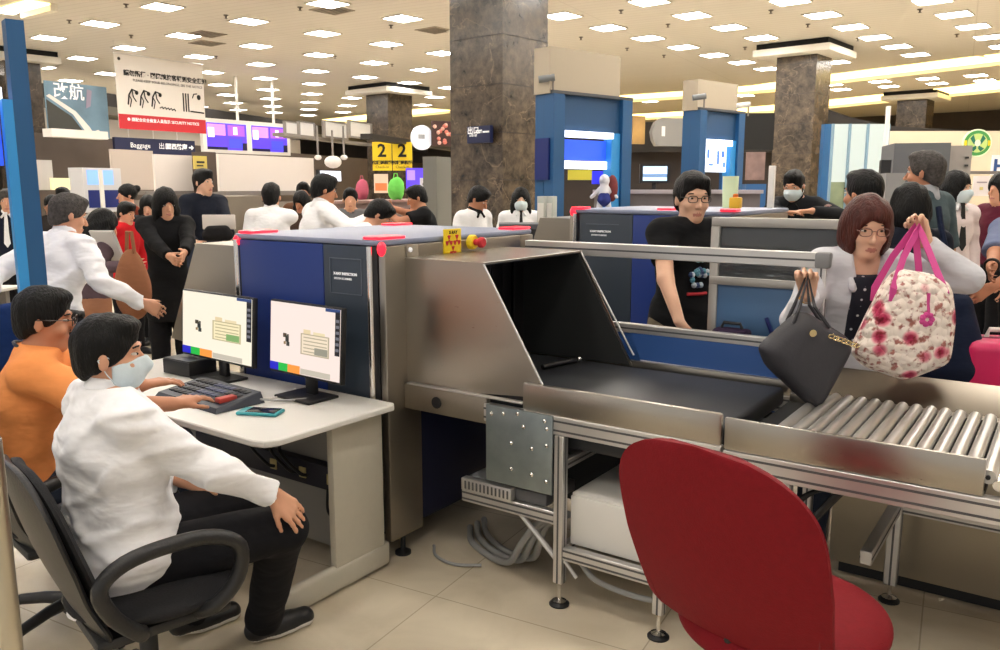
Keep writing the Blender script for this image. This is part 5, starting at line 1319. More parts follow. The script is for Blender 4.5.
# big blue post in front left, belonging to another booth with a lit blue panel
pp = at(22, 187, 3.9)
P0 = Plate(2, 20, 47, 330, 3.9, 75.4, xc=27)
t = thing('checkpoint_booth', 'tall blue booth post at the left edge with a lit blue panel behind it', 'booth', (pp[0], pp[1], 0))
a_ = P0.hit(-2, 187); b_ = P0.hit(21, 187)
bw = np.array([math.cos(math.radians(75.4)), math.sin(math.radians(75.4)), 0]); bn = P0.n
o = b_.copy(); o[2] = 0
def bblk(u0, u1, z0, z1, n0, n1, m, nm):
    mb = MB(); c_ = [o+bw*u0+bn*n0, o+bw*u1+bn*n0, o+bw*u1+bn*n1, o+bw*u0+bn*n1]; mb.prism([np.array([x[0], x[1], z0]) for x in c_], (0, 0, z1-z0), m); return mb.build(nm, t)
bblk(0, .075, 0, 2.46, -.09, .0, bluepost, 'post')
bblk(-.045, -.001, 0, 2.10, -.06, -.0, bluelite, 'light_jamb')
bblk(-1.2, -.047, 2.10, 2.15, -.10, .03, emb('lamp_strip_white', (235, 242, 255), 1.6), 'light_strip')
bblk(-1.2, -.047, 2.16, 2.46, -.07, -.03, mat('booth_upper', (30, 74, 116), rough=.5), 'upper_panel')
bblk(-1.2, -.047, 1.80, 2.08, -.12, -.08, emb('booth_panel_blue', (44, 84, 214), .9), 'lit_panel')
bblk(-1.2, -1.05, 0, 2.46, -.09, 0, bluepost, 'post')

# ================================================================== SECOND SCANNER
S2 = thing('xray_scanner', 'second blue x-ray machine standing behind the man in the black T-shirt', 'x-ray scanner', (-2.2, 5.4, 0))
Y2 = 4.88; Z2 = 1.555; xa, xb = -2.80, -1.72
mb = MB(); mb.box(xa, Y2+.02, .12, xb, Y2+1.1, Z2-.03, mat('housing_dark', (24, 28, 44)), bev=.005); mb.build('housing', S2)
mb = MB(); mb.box(xa-.03, Y2-.01, Z2-.028, xb+.03, Y2+1.12, Z2, topgrey, bev=.01); mb.build('top_cover', S2)
mb = MB(); mb.box(xa+.05, Y2-.004, .14, xa+.44, Y2+.02, Z2-.03, mat('dark_grey_panel', (48, 58, 70)), bev=.005); mb.build('side_panel', S2)['label'] = 'dark grey side panel'
mb = MB(); mb.box(xa+.442, Y2-.004, .14, xb, Y2+.02, Z2-.03, sblue, bev=.005); mb.build('side_panel', S2)['label'] = 'blue side panel'
mb = MB(); mb.cyl((xa+.015, Y2-.004, .14), (xa+.015, Y2-.004, Z2-.03), .016, chrome, 12); mb.build('corner_trim', S2)
npl2 = MB(); 
npl2.box(xa+.10, Y2-.007, Z2-.235, xa+.34, Y2-.004, Z2-.231, npg); npl2.box(xa+.10, Y2-.007, Z2-.10, xa+.34, Y2-.004, Z2-.096, npg); npl2 = npl2.build('name_plate', S2)
text('X-RAY INSPECTION', .0175, inkw, (xa+.21, Y2-.006, Z2-.145), (1, 0, 0), (0, 0, 1), npl2, bold=.0005); text('SYSTEM SCANNER', .014, inkw, (xa+.20, Y2-.006, Z2-.17), (1, 0, 0), (0, 0, 1), npl2)
for (x, y) in ((xa+.03, Y2+.0), (xb-.45, Y2+.05), (xb-.02, Y2+.0)):
    mb = MB(); mb.box(x-.04, y-.02, Z2, x+.06, y+.08, Z2+.014, red_led, bev=.008); mb.build('status_lamp', S2)
mb = MB(); mb.sphere((xa, Y2, Z2-.02), (.025, .02, .03), red_led, 12); mb.build('corner_lamp', S2)
mb = MB(); mb.prism([(xa-.04, Y2+.1, .80), (xa-.55, Y2+.1, .84), (xa-.33, Y2+.1, 1.485), (xa-.04, Y2+.1, 1.485)], (0, .006, 0), steelh); mb.build('hood_side', S2)
mb = MB(); mb.box(xa-.33, Y2+.10, 1.485, xa-.04, Y2+.95, 1.4857, steelh); mb.build('hood_top', S2)
mb = MB(); mb.box(xa-.04, Y2+.02, .14, xa, Y2+1.1, Z2-.03, steelh, bev=.004); mb.build('end_frame', S2)
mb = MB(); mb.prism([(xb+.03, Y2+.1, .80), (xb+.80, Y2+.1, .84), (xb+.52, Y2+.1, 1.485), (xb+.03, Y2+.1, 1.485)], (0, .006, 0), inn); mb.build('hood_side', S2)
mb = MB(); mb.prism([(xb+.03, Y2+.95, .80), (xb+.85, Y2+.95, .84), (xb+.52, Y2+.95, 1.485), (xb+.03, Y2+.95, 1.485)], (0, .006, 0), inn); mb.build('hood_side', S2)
mb = MB(); mb.tube([(xb+.52, Y2+.095, 1.485), (xb+.85, Y2+.095, .84)], .006, alu, 8); mb.tube([(xb+.52, Y2+.945, 1.485), (xb+.85, Y2+.945, .84)], .006, alu, 8); mb.build('hood_edge', S2)
mb = MB(); mb.box(xb, Y2+.02, .14, xb+.03, Y2+1.1, Z2-.03, steelh, bev=.004); mb.build('end_frame', S2)
mb = MB(); mb.box(xb+.03, Y2+.1, 1.485, xb+.52, Y2+.95, 1.4857, steelh); mb.build('hood_top', S2)
for (x, y) in ((xa+.05, Y2+.06), (xb-.05, Y2+.06), (xa+.05, Y2+1.0), (xb-.05, Y2+1.0)):
    mb = MB(); mb.lathe([(.038, .002), (.038, .014), (.012, .028), (.012, .13)], black, (x, y, 0), 14); mb.build('foot', S2)
# its belt and guard frame with glazing
B2 = thing('belt_conveyor', 'second belt conveyor behind the blue lower guard panels', 'conveyor', (-.9, 5.4, 0))
mb = MB(); mb.box(xb+.04, Y2+.14, .78, -1.05, Y2+.92, .83, belt_m, bev=.015); mb.build('belt', B2)
for y in (Y2+.12, Y2+.94):
    mb = MB(); profile_rail(mb, (xb+.04, y, .74), (-1.05, y, .74), .04, .075); mb.build('rail', B2)
for x in (-1.5, -1.12):
    for y in (Y2+.12, Y2+.94):
        mb = MB(); post(mb, x, y, .02, .70); mb.build('leg', B2)
G2 = thing('guard_screen', 'pale framed dark glass guard with grey blue lower panels, right of the man in black', 'barrier', (-1.2, 3.95, 0))
yg = 3.95
fr = mat('frame_pale', (176, 172, 166), rough=.4, metal=.5)
gx0, gx1 = atY(717, 220, yg)[0], atY(850, 220, yg)[0]
zt_ = atY(717, 217, yg)[2]; zb_ = atY(717, 278, yg)[2]
mb = MB(); mb.box(gx0-.02, yg-.02, zt_-.045, gx1+.0, yg+.02, zt_, fr, bev=.004); mb.build('rail', G2)
mb = MB(); mb.box(gx0-.02, yg-.02, zb_-.03, gx1+.0, yg+.02, zb_+.01, fr, bev=.004); mb.build('rail', G2)
for x in (gx0, gx1-.02):
    mb = MB(); mb.box(x-.022, yg-.018, .02, x+.022, yg+.018, zt_-.045, fr, bev=.004); mb.build('post', G2)
mb = MB(); mb.box(gx0+.022, yg-.003, zb_+.01, gx1-.043, yg+.003, zt_-.045, mat('smoked_glass', (150, 154, 158), rough=.05, trans=.85), bev=.001); mb.build('glass_pane', G2)
mb = MB(); mb.box(gx0+.022, yg-.01, .70, gx1-.043, yg+.01, zb_-.03, mat('panel_greyblue', (70, 104, 142), rough=.4), bev=.002); mb.build('lower_panel', G2)
mb = MB(); mb.box(gx0+.022, yg-.012, .45, gx1-.043, yg+.008, .695, barblue, bev=.002); mb.build('lower_panel', G2)
mb = MB(); mb.tube([(gx0+.30, yg-.016, .72), (gx0+.33, yg-.03, .95), (gx0+.27, yg-.016, 1.08)], .010, bluedk, 8); mb.build('handle', G2)
t = thing('purple_bag', 'dark purple soft case low behind the belt right of the man in black', 'bag', (-1.35, 4.1, 0))
q = atY(731, 346, 3.80); mb = MB(); mb.box(q[0]-.085, q[1]-.05, q[2]-.12, q[0]+.085, q[1]+.05, q[2]+.085, cloth('bag_purple', (44, 30, 54)), bev=.02, seg=3); mb.build('pouch', t)
mb = MB(); mb.tube([q+np.array([-.05, 0, .085]), q+np.array([-.04, 0, .11]), q+np.array([.04, 0, .11]), q+np.array([.05, 0, .085])], .008, black, 8); mb.build('handle', t)
mb = MB(); mb.box(q[0]-.10, q[1]-.06, 0.001, q[0]+.10, q[1]+.06, q[2]-.121, mat('stool_grey', (90, 88, 90)), bev=.01); tag(mb.build('low_stand'), 'plain grey stand carrying the dark purple case', 'stand')

# things on top of the second machine and behind it
counter('check_in_counter', 'long pale counter behind the second machine, under the booths', 600, 190, 760, 215, 9.2, 34.9, mat('counter_grey2', (110, 104, 106), rough=.6), mat('counter_top_pale', (166, 160, 168), rough=.5))
t, p = flat('office_monitor', 'monitor with a pale blue picture between the two booths', 'monitor', 640, 164, 670, 183, 11, black, 34.9, .06, part='bezel')
mb = MB(); p.slab(mb, emb('screen_pale_blue', (196, 220, 244), 1.1), .1, .9, .12, .88, 0, .004); sc__ = mb.build('screen', t); mb = MB(); p.slab(mb, emb('screen_land', (120, 150, 190), .6), .1, .9, .3, .48, .004, .006); mb.build('picture', sc__)
mb = MB(); c_ = p.P(.5, 0, -.04); mb.cyl(c_, c_-np.array([0, 0, .25]), .03, black, 8); mb.build('stand', t)
t, p = flat('wall_art', 'golden vertical panel between the booths high up', 'panel', 633, 116, 645, 144, 20, mat('gold_panel', (176, 140, 84), rough=.5, noise=.3, nscale=2), 60, .08)
q = Plate(652, 118, 684, 146, 19, 50); t = thing('round_sign', 'silver rounded sign with a small figure between the booths', 'sign', tuple(q.base())); mb = MB()
mb.prism([q.P(u, z) for u, z in ((.15, 0), (1, 0), (1, 1), (.3, 1), (.1, .85), (0, .5), (.05, .2))], -q.n*.15, mat('silver_sign', (128, 126, 124), rough=.5)); mb.build('panel', t); mb = MB(); q.slab(mb, white_p, .3, .4, .35, .7, 0, .01); mb.build('print', t)
band('trim_7', 545, 122, 800, 152, 23, dband, 34.9)
band('wall_partition', 545, 150, 800, 240, 24, mat('dark_brown_partition', (50, 42, 40), rough=.7), 34.9)  # one even dark brown wall behind the booths
t, p = flat('dark_display_wall', 'large black panel between the smaller booth and the right marble column', 'panel', 745, 113, 774, 150, 15, blackm, 34.9, .1)
t, p = flat('shop_poster', 'dull pink poster right of the smaller booth', 'poster', 746, 152, 765, 180, 14, mat('poster_dullpink', (120, 98, 94), rough=.7, noise=.3, nscale=5), 34.9, .03, part='sheet')
t, p = flat('shop_shelf', 'blue counter front right of the smaller booth', 'counter', 746, 184, 766, 196, 13, mat('shelf_blue', (40, 88, 140), rough=.5), 34.9, .4, part='front')
t, p = flat('yellow_notice', 'olive yellow lit sign behind the large booth', 'sign', 568, 170, 592, 180, 13, emb('olive_lit', (170, 160, 50), .5), 34.9, .05)
t, p = flat('blue_display', 'small deep blue display behind the figurine', 'display', 592, 171, 606, 184, 13, emb('display_deep', (36, 40, 200), .8), 34.9, .06, part='screen')
# figurine on the counter: white and blue doll
q = at(604, 200, 8.6); t = thing('figurine', 'small white and blue figurine with a brown cape beside the large booth post', 'figurine', tuple(q-np.array([0, 0, .15])))
fb = cloth('figurine_white', (214, 214, 222), .1); G = SDF(q-.3, q+.35, .010)
G.ell(q+np.array([0, 0, .20]), np.eye(3), (.055, .055, .065), .02); G.cone(q+np.array([0, 0, .12]), q+np.array([0, 0, 0]), .05, .065, .02)
for s_ in (-1, 1):
    G.cone(q+_r*.03*s_, q+_r*.07*s_-np.array([0, 0, .14]), .034, .026, .02); G.cone(q+_r*.05*s_+np.array([0, 0, .11]), q+_r*.13*s_+np.array([0, 0, .03]), .024, .020, .02)
G.mesh('figure', fb, t)
G = SDF(q-.3, q+.3, .010); G.cone(q+np.array([0, 0, .07]), q+np.array([0, 0, 0]), .056, .072, .02); G.mesh('tunic', cloth('figurine_blue', (50, 60, 130)), t)
G = SDF(q-.3, q+.35, .010); G.ell(q+_r*.07+np.array([0, .03, .12]), np.eye(3), (.06, .05, .14), .02); G.mesh('cape', cloth('figurine_brown', (120, 60, 60)), t)
# cup and yellow object on top of frame
q = atY(726, 210, 4.95)
t = thing('flower_cup', 'pale green frosted cup standing on the second machine behind the man in black', 'cup', (q[0], q[1], 1.56))
q = at(729, 218, 5.9); q[2] = 1.556
mb = MB(); mb.lathe([(.05, 0), (.055, .15), (.056, .22), (.05, .22), (.048, .02)], mat('cup_green', (206, 220, 180), rough=.3, emit=(206, 220, 180), es=.1), tuple(q), 18); ob = mb.build('cup', t)
q2 = at(736, 219, 5.6); q2[2] = 1.556
t = thing('yellow_carton', 'little yellow carton with an orange cap beside the pale green cup', 'carton', tuple(q2))
mb = MB(); mb.box(q2[0]-.045, q2[1]-.03, q2[2]+.001, q2[0]+.03, q2[1]+.03, q2[2]+.075, mat('toy_yellow', (226, 176, 40), rough=.4), bev=.008); mb.build('body', t)
mb = MB(); mb.lathe([(.018, 0), (.018, .018), (.012, .024)], mat('toy_orange', (214, 110, 30)), (q2[0]-.01, q2[1], q2[2]+.0755), 12); mb.build('cap', t)
# white upright edge right of the cup
t = thing('glass_divider', 'narrow white upright strip left of the leaning officer', 'divider', tuple(at(770, 215, 5.6)*np.array([1, 1, 0])))
a_ = at(770, 215, 5.75); mb = MB(); mb.box(a_[0]-.02, a_[1]-.02, 1.49, a_[0]+.02, a_[1]+.02, at(770, 166, 5.75)[2], white_p, bev=.004); mb.build('strip', t)
# little glass jars by the marble column
for k, (x, lb) in enumerate(((543, 'left of two clear boxes of papers on the ledge by the marble column'), (551, 'right of two clear boxes of papers on the ledge by the marble column'))):
    q = at(x, 214, 7.5); t = thing('paper_box', lb, 'box', tuple(q-np.array([0, 0, .14]))); mb = MB()
    mb.box(q[0]-.04, q[1]-.04, q[2]-.14, q[0]+.04, q[1]+.04, q[2]+.16, mat('clearbox', (186, 190, 184), rough=.3), bev=.005); mb.build('case', t); mb = MB(); mb.box(q[0]-.03, q[1]-.045, q[2]-.10, q[0]+.03, q[1]-.04, q[2]+.10, white_p); mb.build('papers', t)
counter('check_in_counter', 'dark counter in front of the marble column behind the first machine', 500, 224, 600, 240, 6.75, 34.9, mat('counter_dark', (70, 72, 76), rough=.6), mat('counter_top_dark', (96, 98, 104), rough=.5), .3)

# ================================================================== RIGHT SIDE
daylight = mat('bright_outside', (120, 126, 122), rough=.4, emit=(206, 216, 208), es=.8)
t, p = flat('glazed_wall', 'bright glazed partition with the outdoors behind, right of the blue post', 'glazing', 828, 124, 884, 238, 16, daylight, 34.9, .06, part='glass')
mb = MB(); 
for u in (0, .30, .62, .98): p.slab(mb, mat('mullion_bluegrey', (120, 150, 170), rough=.4), u, u+.035, 0, 1, 0, .06)
p.slab(mb, fr, 0, 1, -.02, .03, 0, .06); mb.build('frame', t)
mb = MB(); p.slab(mb, mat('plant_blur', (124, 136, 110), rough=.9, noise=.3, nscale=2), .04, .95, .15, .62, .001, .01); mb.build('planting', t)
t, p = flat('blue_post', 'slim blue post beside the right marble column', 'post', 821, 124, 828, 238, 15, bluepost, 34.9, .15, part='post')
t, p = flat('white_pole', 'thin white vertical pole in front of the glazed partition', 'pole', 883.5, 106, 887, 215, 13, white_p, 34.9, .05, part='pole')
# black curved bulkhead
p = Plate(745, 108, 900, 130, 21, 34.9)
mb = MB(); top = []; 
vs = [(824, 108), (850, 117), (890, 126), (960, 130), (1060, 131), (1060, 137), (960, 136), (890, 132), (850, 126), (824, 122)]
for (m_, n_, c_) in (('trim_8', 0, dband),):
    mb = MB(); pts = [at(x, y, 19+.0*x) for x, y in vs]; pl = Plate(824, 108, 1060, 137, 19, 34.9); pts = [pl.hit(x, y) for x, y in vs]; mb.prism(pts, -pl.n*.6, c_); struct(mb.build(m_))
band('wall_partition', 886, 131, 1080, 240, 17.5, mat('cream_partition_wall', (206, 192, 168), rough=.7), 34.9)  # plain cream wall behind the tall cabinet
# grey cabinet block
p = Plate(891, 143, 947, 240, 9.5, 20); b = p.base(); t = thing('tall_cabinet', 'tall dark grey cabinet with a lighter side behind the grey-haired man', 'cabinet', (b[0], b[1], 0))
mb = MB(); c_ = [p.P(0, 0, -.8), p.P(1, 0, -.8), p.P(1, 0, 0), p.P(0, 0, 0)]; mb.prism([np.array([x[0], x[1], 0]) for x in c_], (0, 0, p.z1), mat('cabinet_slate', (92, 94, 98), rough=.5)); mb.build('front', t)
mb = MB(); c_ = [p.P(1.002, 0, -.8), p.P(1.42, 0, -.8), p.P(1.42, 0, -.1), p.P(1.002, 0, -.1)]; mb.prism([np.array([x[0], x[1], 0]) for x in c_], (0, 0, p.z1-.03), mat('cabinet_light', (150, 144, 140), rough=.5)); mb.build('side', t)
mb = MB(); 
for z in (.86, .78): p.slab(mb, black, 1.30, 1.36, z-.02, z, -.1, -.07)
mb.build('knobs', t)
t, p = flat('wall_box', 'small black box on the left edge of the tall grey cabinet', 'box', 881, 160, 891, 174, 9.3, black, 20, .12, part='case')
t, p = flat('half_cabinet', 'grey low unit left of the tall cabinet', 'cabinet', 884, 173, 903, 240, 9.0, mat('unit_midgrey', (130, 130, 132), rough=.5), 20, .4, part='body')
t, p = flat('notice_sheet', 'white notice sheet on the wall right of the masked woman with a tie', 'notice', 973, 176, 990, 196, 11, mat('sheet_white', (222, 214, 216), rough=.7), 34.9, .01, part='sheet')
mb = MB(); p.slab(mb, mat('print_yellow', (206, 190, 120)), .4, .6, .3, .45, 0, .003); p.slab(mb, mat('print_grey2', (150, 140, 150)), .2, .8, .65, .72, 0, .003); mb.build('print', t)
t, p = flat('wall_ledge', 'thin grey ledge on the cream wall above the notice sheet', 'ledge', 962, 171, 1010, 174, 11.2, mat('ledge_grey', (110, 104, 100)), 34.9, .2, part='ledge')
# round green emblem
p = Plate(962.5, 129, 992, 157, 12, 34.9); t = thing('round_emblem', 'round green and yellow emblem on the cream wall', 'emblem', tuple(p.base()))
def disc(mb, u, v, ru, rv, m, n0, n1, n=32): mb.prism([p.P(u+ru*math.cos(a), v+rv*math.sin(a), n0) for a in np.linspace(0, 2*PI, n+1)[:-1]], p.n*(n1-n0), m)
mb = MB(); disc(mb, .5, .5, .5, .5, emb('emblem_pale', (210, 226, 190), .15), -.02, 0); mb.build('disc', t)
mb = MB(); disc(mb, .5, .5, .45, .45, mat('emblem_green', (70, 150, 80), rough=.5), 0, .004); disc(mb, .5, .5, .34, .34, mat('emblem_light', (190, 214, 130), rough=.5), .004, .008)
for s_ in (-1, 1):
    mb.prism([p.P(.5+s_*a, b, .009) for a, b in ((.05, .50), (.16, .80), (.26, .66), (.12, .45))], p.n*.003, mat('emblem_dark', (30, 110, 90), rough=.5)); mb.prism([p.P(.5+s_*a, b, .009) for a, b in ((.04, .42), (.24, .30), (.12, .20), (.03, .30))], p.n*.003, mat('emblem_dark', (30, 110, 90), rough=.5))
    mb.prism([p.P(.5+s_*a, b, .005) for a, b in ((.36, .40), (.44, .42), (.44, .58), (.36, .60))], p.n*.003, yellow)
disc(mb, .5, .5, .10, .12, mat('emblem_white', (226, 232, 214)), .010, .013, 16); mb.build('crest', t)
t, p = flat('wall_sign', 'white sign with a blue letter H at the right edge', 'sign', 992, 155, 1016, 175, 12, mat('sign_white', (226, 226, 232), rough=.5), 34.9, .03)
text('H', .26, mat('letter_blue', (40, 80, 140), rough=.5), p.P(.32, .42, .003), p.w, (0, 0, 1), t, bold=.01)
# magenta suitcase
t = thing('suitcase', 'bright magenta suitcase at the right edge behind the roller table', 'suitcase', tuple(at(985, 370, 4.0)*np.array([1, 1, 0])))
mg = mat('suitcase_magenta', (206, 24, 92), rough=.4); a_ = at(1006, 372, 4.0)
mb = MB(); R = Tm((a_[0], a_[1], 0), math.radians(20)); mb.box(-.22, -.14, .05, .34, .14, .98, mg, bev=.05, R=R, seg=4); mb.build('shell', t)
mb = MB(); mb.box(-.225, -.02, .06, .345, .02, .985, mat('suitcase_zip', (120, 16, 60)), bev=.008, R=R); mb.build('zip', t); mb = MB(); mb.tube([tuple(R @ Vector(p_)) for p_ in ((-.10, 0, .98), (-.09, 0, 1.02), (.14, 0, 1.02), (.15, 0, .98))], .012, white_p, 8); mb.build('handle', t)
for x, y in ((-.18, -.1), (.30, -.1), (-.18, .1), (.30, .1)):
    mb = MB(); mb.sphere(tuple(R @ Vector((x, y, .03))), (.028, .028, .028), black, 10); mb.build('wheel', t)
# dark edge pieces at far left behind the seated men
q = at(5, 320, 4.4); t = thing('white_table', 'white table top behind the man in the orange shirt at the left edge', 'table', (q[0], q[1], 0)); z = atz(10, 292, 0)[2]
q = at(-75, 292, 4.7)
mb = MB(); R = Tm((q[0], q[1], 0), 0.6); mb.box(-.7, -.25, q[2]-.02, .35, .35, q[2], white_l, bev=.006, R=R); mb.build('top', t)
for x, y in ((-.6, -.2), (.28, -.2), (-.6, .28), (.28, .28)):
    mb = MB(); mb.box(x-.02, y-.02, 0, x+.02, y+.02, q[2]-.021, grband, R=R); mb.build('leg', t)
q = at(2, 350, 4.15); t = thing('blue_chair', 'dark blue chair back behind the man in the orange shirt', 'chair', (q[0], q[1], 0)); R = Tm((q[0], q[1], 0), 1.9)
bc = cloth('chair_blue', (22, 50, 104))
mb = MB(); mb.box(-.24, -.03, .62, .24, .03, 1.12, bc, bev=.03, R=R, seg=3); mb.build('backrest', t); mb = MB(); mb.box(-.24, .0, .44, .24, .45, .52, bc, bev=.03, R=R, seg=3); mb.build('seat', t)
for x, y in ((-.2, .02), (.2, .02), (-.2, .42), (.2, .42)):
    mb = MB(); mb.cyl(tuple(R @ Vector((x, y, 0.001))), tuple(R @ Vector((x, y, .45))), .014, chrome, 8); mb.build('leg', t)
mb = MB(); mb.tube([tuple(R @ Vector(p_)) for p_ in ((-.2, .02, .5), (-.2, 0, .9))], .012, chrome, 8); mb.tube([tuple(R @ Vector(p_)) for p_ in ((.2, .02, .5), (.2, 0, .9))], .012, chrome, 8); mb.build('back_posts', t)
# ================================================================== PEOPLE
FR, AW, LF, TW = 34.9, 124.9, 214.9, 304.9               # facing image right, away, image left, towards the camera
wsh = cloth('shirt_white', (240, 240, 243), .7); wsh2 = cloth('shirt_white_bright', (240, 240, 242), .6)
blk_cloth = cloth('cloth_black', (18, 18, 20), .6); navy_cloth = cloth('cloth_navy', (24, 28, 40), .6); trou = cloth('trousers_black', (20, 20, 24), .7)
denim = cloth('trousers_denim', (50, 58, 74)); grey_cloth = cloth('cloth_grey', (110, 110, 112)); khaki = cloth('cloth_khaki', (120, 108, 88))
V = lambda *a: np.array(a, float)
# --- 1 the man in the white shirt, seated in the foreground
kR = at(283, 528, 2.80); kL = kR+V(-.30, .10, .02)
aR = V(-2.39, 1.86, .085); aL = V(-2.66, 1.72, .085)
hipb = V(-2.38, 1.33, .565)
p1, i1 = person('man in white shirt and face mask seated with a hand on his knee', base=hipb, s=1.0, head=78, lean=0, sidelean=4, hyaw=-26, hpitch=2, wr=at(274, 495, 2.70), wl=at(178, 478, 2.86),
    seat=True, knees=[kR, kL], ankles=[aR, aL], vox=.0055, skin=SK, hair='short', shirt=wsh, pants=trou, mask=True, belt=False, hem=.17, bulk=1.26, wrinkle=.0025, fold=True,
    hands=[dict(dir=nrm(at(304, 521, 2.76)-at(274, 495, 2.70)), pn=V(-.15, .45, -.8), curl=14, side=-1, spread=1.6), dict(curl=15)], poles=[V(.5, -.2, -.6), V(-.5, -.2, -.6)], collar=wsh, soles=white_p, tuck=False)
# --- 2 man in orange
kR2 = V(-3.13, 2.02, .60); kL2 = V(-3.42, 2.02, .60)
p2_, i2 = person('man in an orange T-shirt and glasses seated at the desk, hands on the console', top=at(46, 290, 3.05), s=1.0, head=62, lean=12, hyaw=-8, hpitch=6, wr=at(172, 404, 2.92), wl=at(168, 392, 3.0),
    seat=True, knees=[kR2, kL2], ankles=[V(-3.05, 2.12, .085), V(-3.40, 2.15, .085)], vox=.0075, skin=SKT, hair='short', shirt=cloth('shirt_orange', (230, 146, 84), .6), sleeve='half', pants=denim, glasses=mat('frame_dark', (30, 26, 26), rough=.3), tuck=False,
    hands=[dict(dir=nrm(V(-.10, .9, .02)), pn=V(0, 0, -1), curl=16, side=-1), dict(dir=nrm(V(.1, .9, .0)), pn=V(0, 0, -1), curl=16, side=1)], poles=[V(.3, -.3, -.9), V(-.5, -.3, -.6)])
mb = MB(); c_ = i2['N']; mb.tube([c_+i2['Fp']*(.085*math.cos(a))+i2['L']*(.085*math.sin(a))+i2['sp']*(.01-.05*max(0, math.cos(a))+.022*max(0, -math.cos(a))) for a in np.linspace(0, 2*PI, 25)[:-1]], .006, black, 6, closed=True); mb.build('lanyard', p2_)
# --- 3 man in the black T-shirt behind the belt
T3 = at(694, 173, 4.35)
p3_, i3 = person('young man with glasses in a black printed T-shirt standing behind the belt', top=T3, hem=.22, head=TW+22, hyaw=-14, vneck=.0, hpitch=4, hsz=1.04, wr=at(682, 336, 4.05), wl=None, vox=.0075, skin=SKP, hair='short', shirt=cloth('tshirt_black', (20, 20, 22), .5), sleeve='short', pants=khaki, tuck=False,
    glasses=mat('frame_dark', (30, 26, 26), rough=.3), lean=4, hands=[dict(dir=nrm(V(.25, .3, -.8)), curl=25), None], poles=[V(-.8, -.4, -.2), None])
mb = MB(); N3 = i3['P']+i3['sp']*.27*i3['s']+i3['Fp']*.134*i3['s']-i3['L']*.012
rs = random.Random(5)
cols = [mat('print_teal', (90, 150, 170)), mat('print_pale', (190, 200, 210)), mat('print_navy', (50, 70, 110))]
for k in range(22):
    a = rs.uniform(0, 2*PI); r_ = rs.uniform(.0, .075); u, v = r_*math.cos(a)*.9, r_*math.sin(a)
    mb.sphere(N3+i3['L']*u+i3['sp']*v-i3['Fp']*(u*u*3.0+.004), (.016, .016, .016), cols[k % 3], 8)
c0 = N3-i3['sp']*.115; mb.tube([c0+i3['L']*u-i3['Fp']*(u*u*3) for u in (-.06, -.03, 0, .03, .06)], .009, redp, 6); mb.build('shirt_print', p3_)
# --- 4 woman lifting the bags
T4 = at(871, 199, 3.42)
WR4 = at(808, 296, 3.28); WL4 = at(925, 243, 3.36)
gj = cloth('jacket_pale', (204, 204, 210), .9)
p4_, i4 = person('woman with auburn bob and glasses lifting two bags over the rollers', top=T4, head=TW-4, hyaw=-3, hpitch=9, lean=15, hsz=1.03, vneck=.11, wr=WR4, wl=WL4, vox=.0072, skin=SKP, hair='bob', hairm=HAIRR, shirt=gj, coat=True, pants=denim, tuck=False, wrinkle=.003,
    glasses=mat('frame_rose', (150, 110, 100), rough=.25, metal=.6), hands=[dict(dir=nrm(V(.0, -.25, .9)), pn=V(.2, -1, 0), curl=68, side=-1, thumb=20), dict(dir=nrm(V(-.35, -.1, .85)), pn=V(-.3, -1, .0), curl=62, side=1, thumb=20)], poles=[V(-.5, .3, -1), V(1.0, .3, -.5)], bulk=1.0)
G = SDF(i4['P']-.5, i4['N']+.3, .008); g_ = .0165; s_ = i4['s']
# dark spotted blouse showing in the open jacket
bl = bpy.data.materials.new('blouse_spotted'); bl.use_nodes = True; nt = bl.node_tree; bb = nt.nodes['Principled BSDF']; bb.inputs['Roughness'].default_value = .8
vo = nt.nodes.new('ShaderNodeTexVoronoi'); vo.inputs['Scale'].default_value = 34; tc = nt.nodes.new('ShaderNodeTexCoord'); nt.links.new(tc.outputs['Object'], vo.inputs['Vector'])
cr = nt.nodes.new('ShaderNodeValToRGB'); cr.color_ramp.elements[0].color = lin((214, 214, 220))+(1,); cr.color_ramp.elements[1].color = lin((24, 26, 40))+(1,); cr.color_ramp.elements[0].position = .16; cr.color_ramp.elements[1].position = .24
nt.links.new(vo.outputs['Distance'], cr.inputs[0]); nt.links.new(cr.outputs[0], bb.inputs['Base Color'])
Lf, Fp, sp_ = i4['L'], i4['Fp'], i4['sp']; P4, N4 = i4['P'], i4['N']
G.ell(P4+sp_*.33*s_, (Lf, Fp, sp_), (.155*s_+g_, .105*s_+g_+.016, .185*s_+g_), .04); G.ell(P4+sp_*.14*s_, (Lf, Fp, sp_), (.138*s_+g_, .103*s_+g_+.016, .17*s_+g_), .05); G.cone(N4-sp_*.06*s_, N4-sp_*.02*s_, .075*s_, .07*s_, .03)
G.plane(N4-sp_*.05*s_, sp_); G.plane(P4+sp_*.02, -sp_); G.plane(N4+Lf*.062, Lf); G.plane(N4-Lf*.062, -Lf); G.plane(N4-Fp*.0, -Fp)
G.mesh('blouse', bl, p4_)
G = SDF(N4-.25, N4+.2, .007)
for sg in (-1, 1): G.cone(N4+Lf*.075*sg*s_+sp_*.035*s_-Fp*.01, N4+Lf*.060*sg*s_-sp_*.10*s_+Fp*.118*s_, .024, .016, .01)
G.cone(N4+Lf*.07*s_+sp_*.04*s_-Fp*.03, N4-Lf*.07*s_+sp_*.04*s_-Fp*.03, .024, .024, .01); G.mesh('collar', gj, p4_)
mb = MB(); w4 = i4['W'][0]; ax = nrm(w4[2]-w4[1])
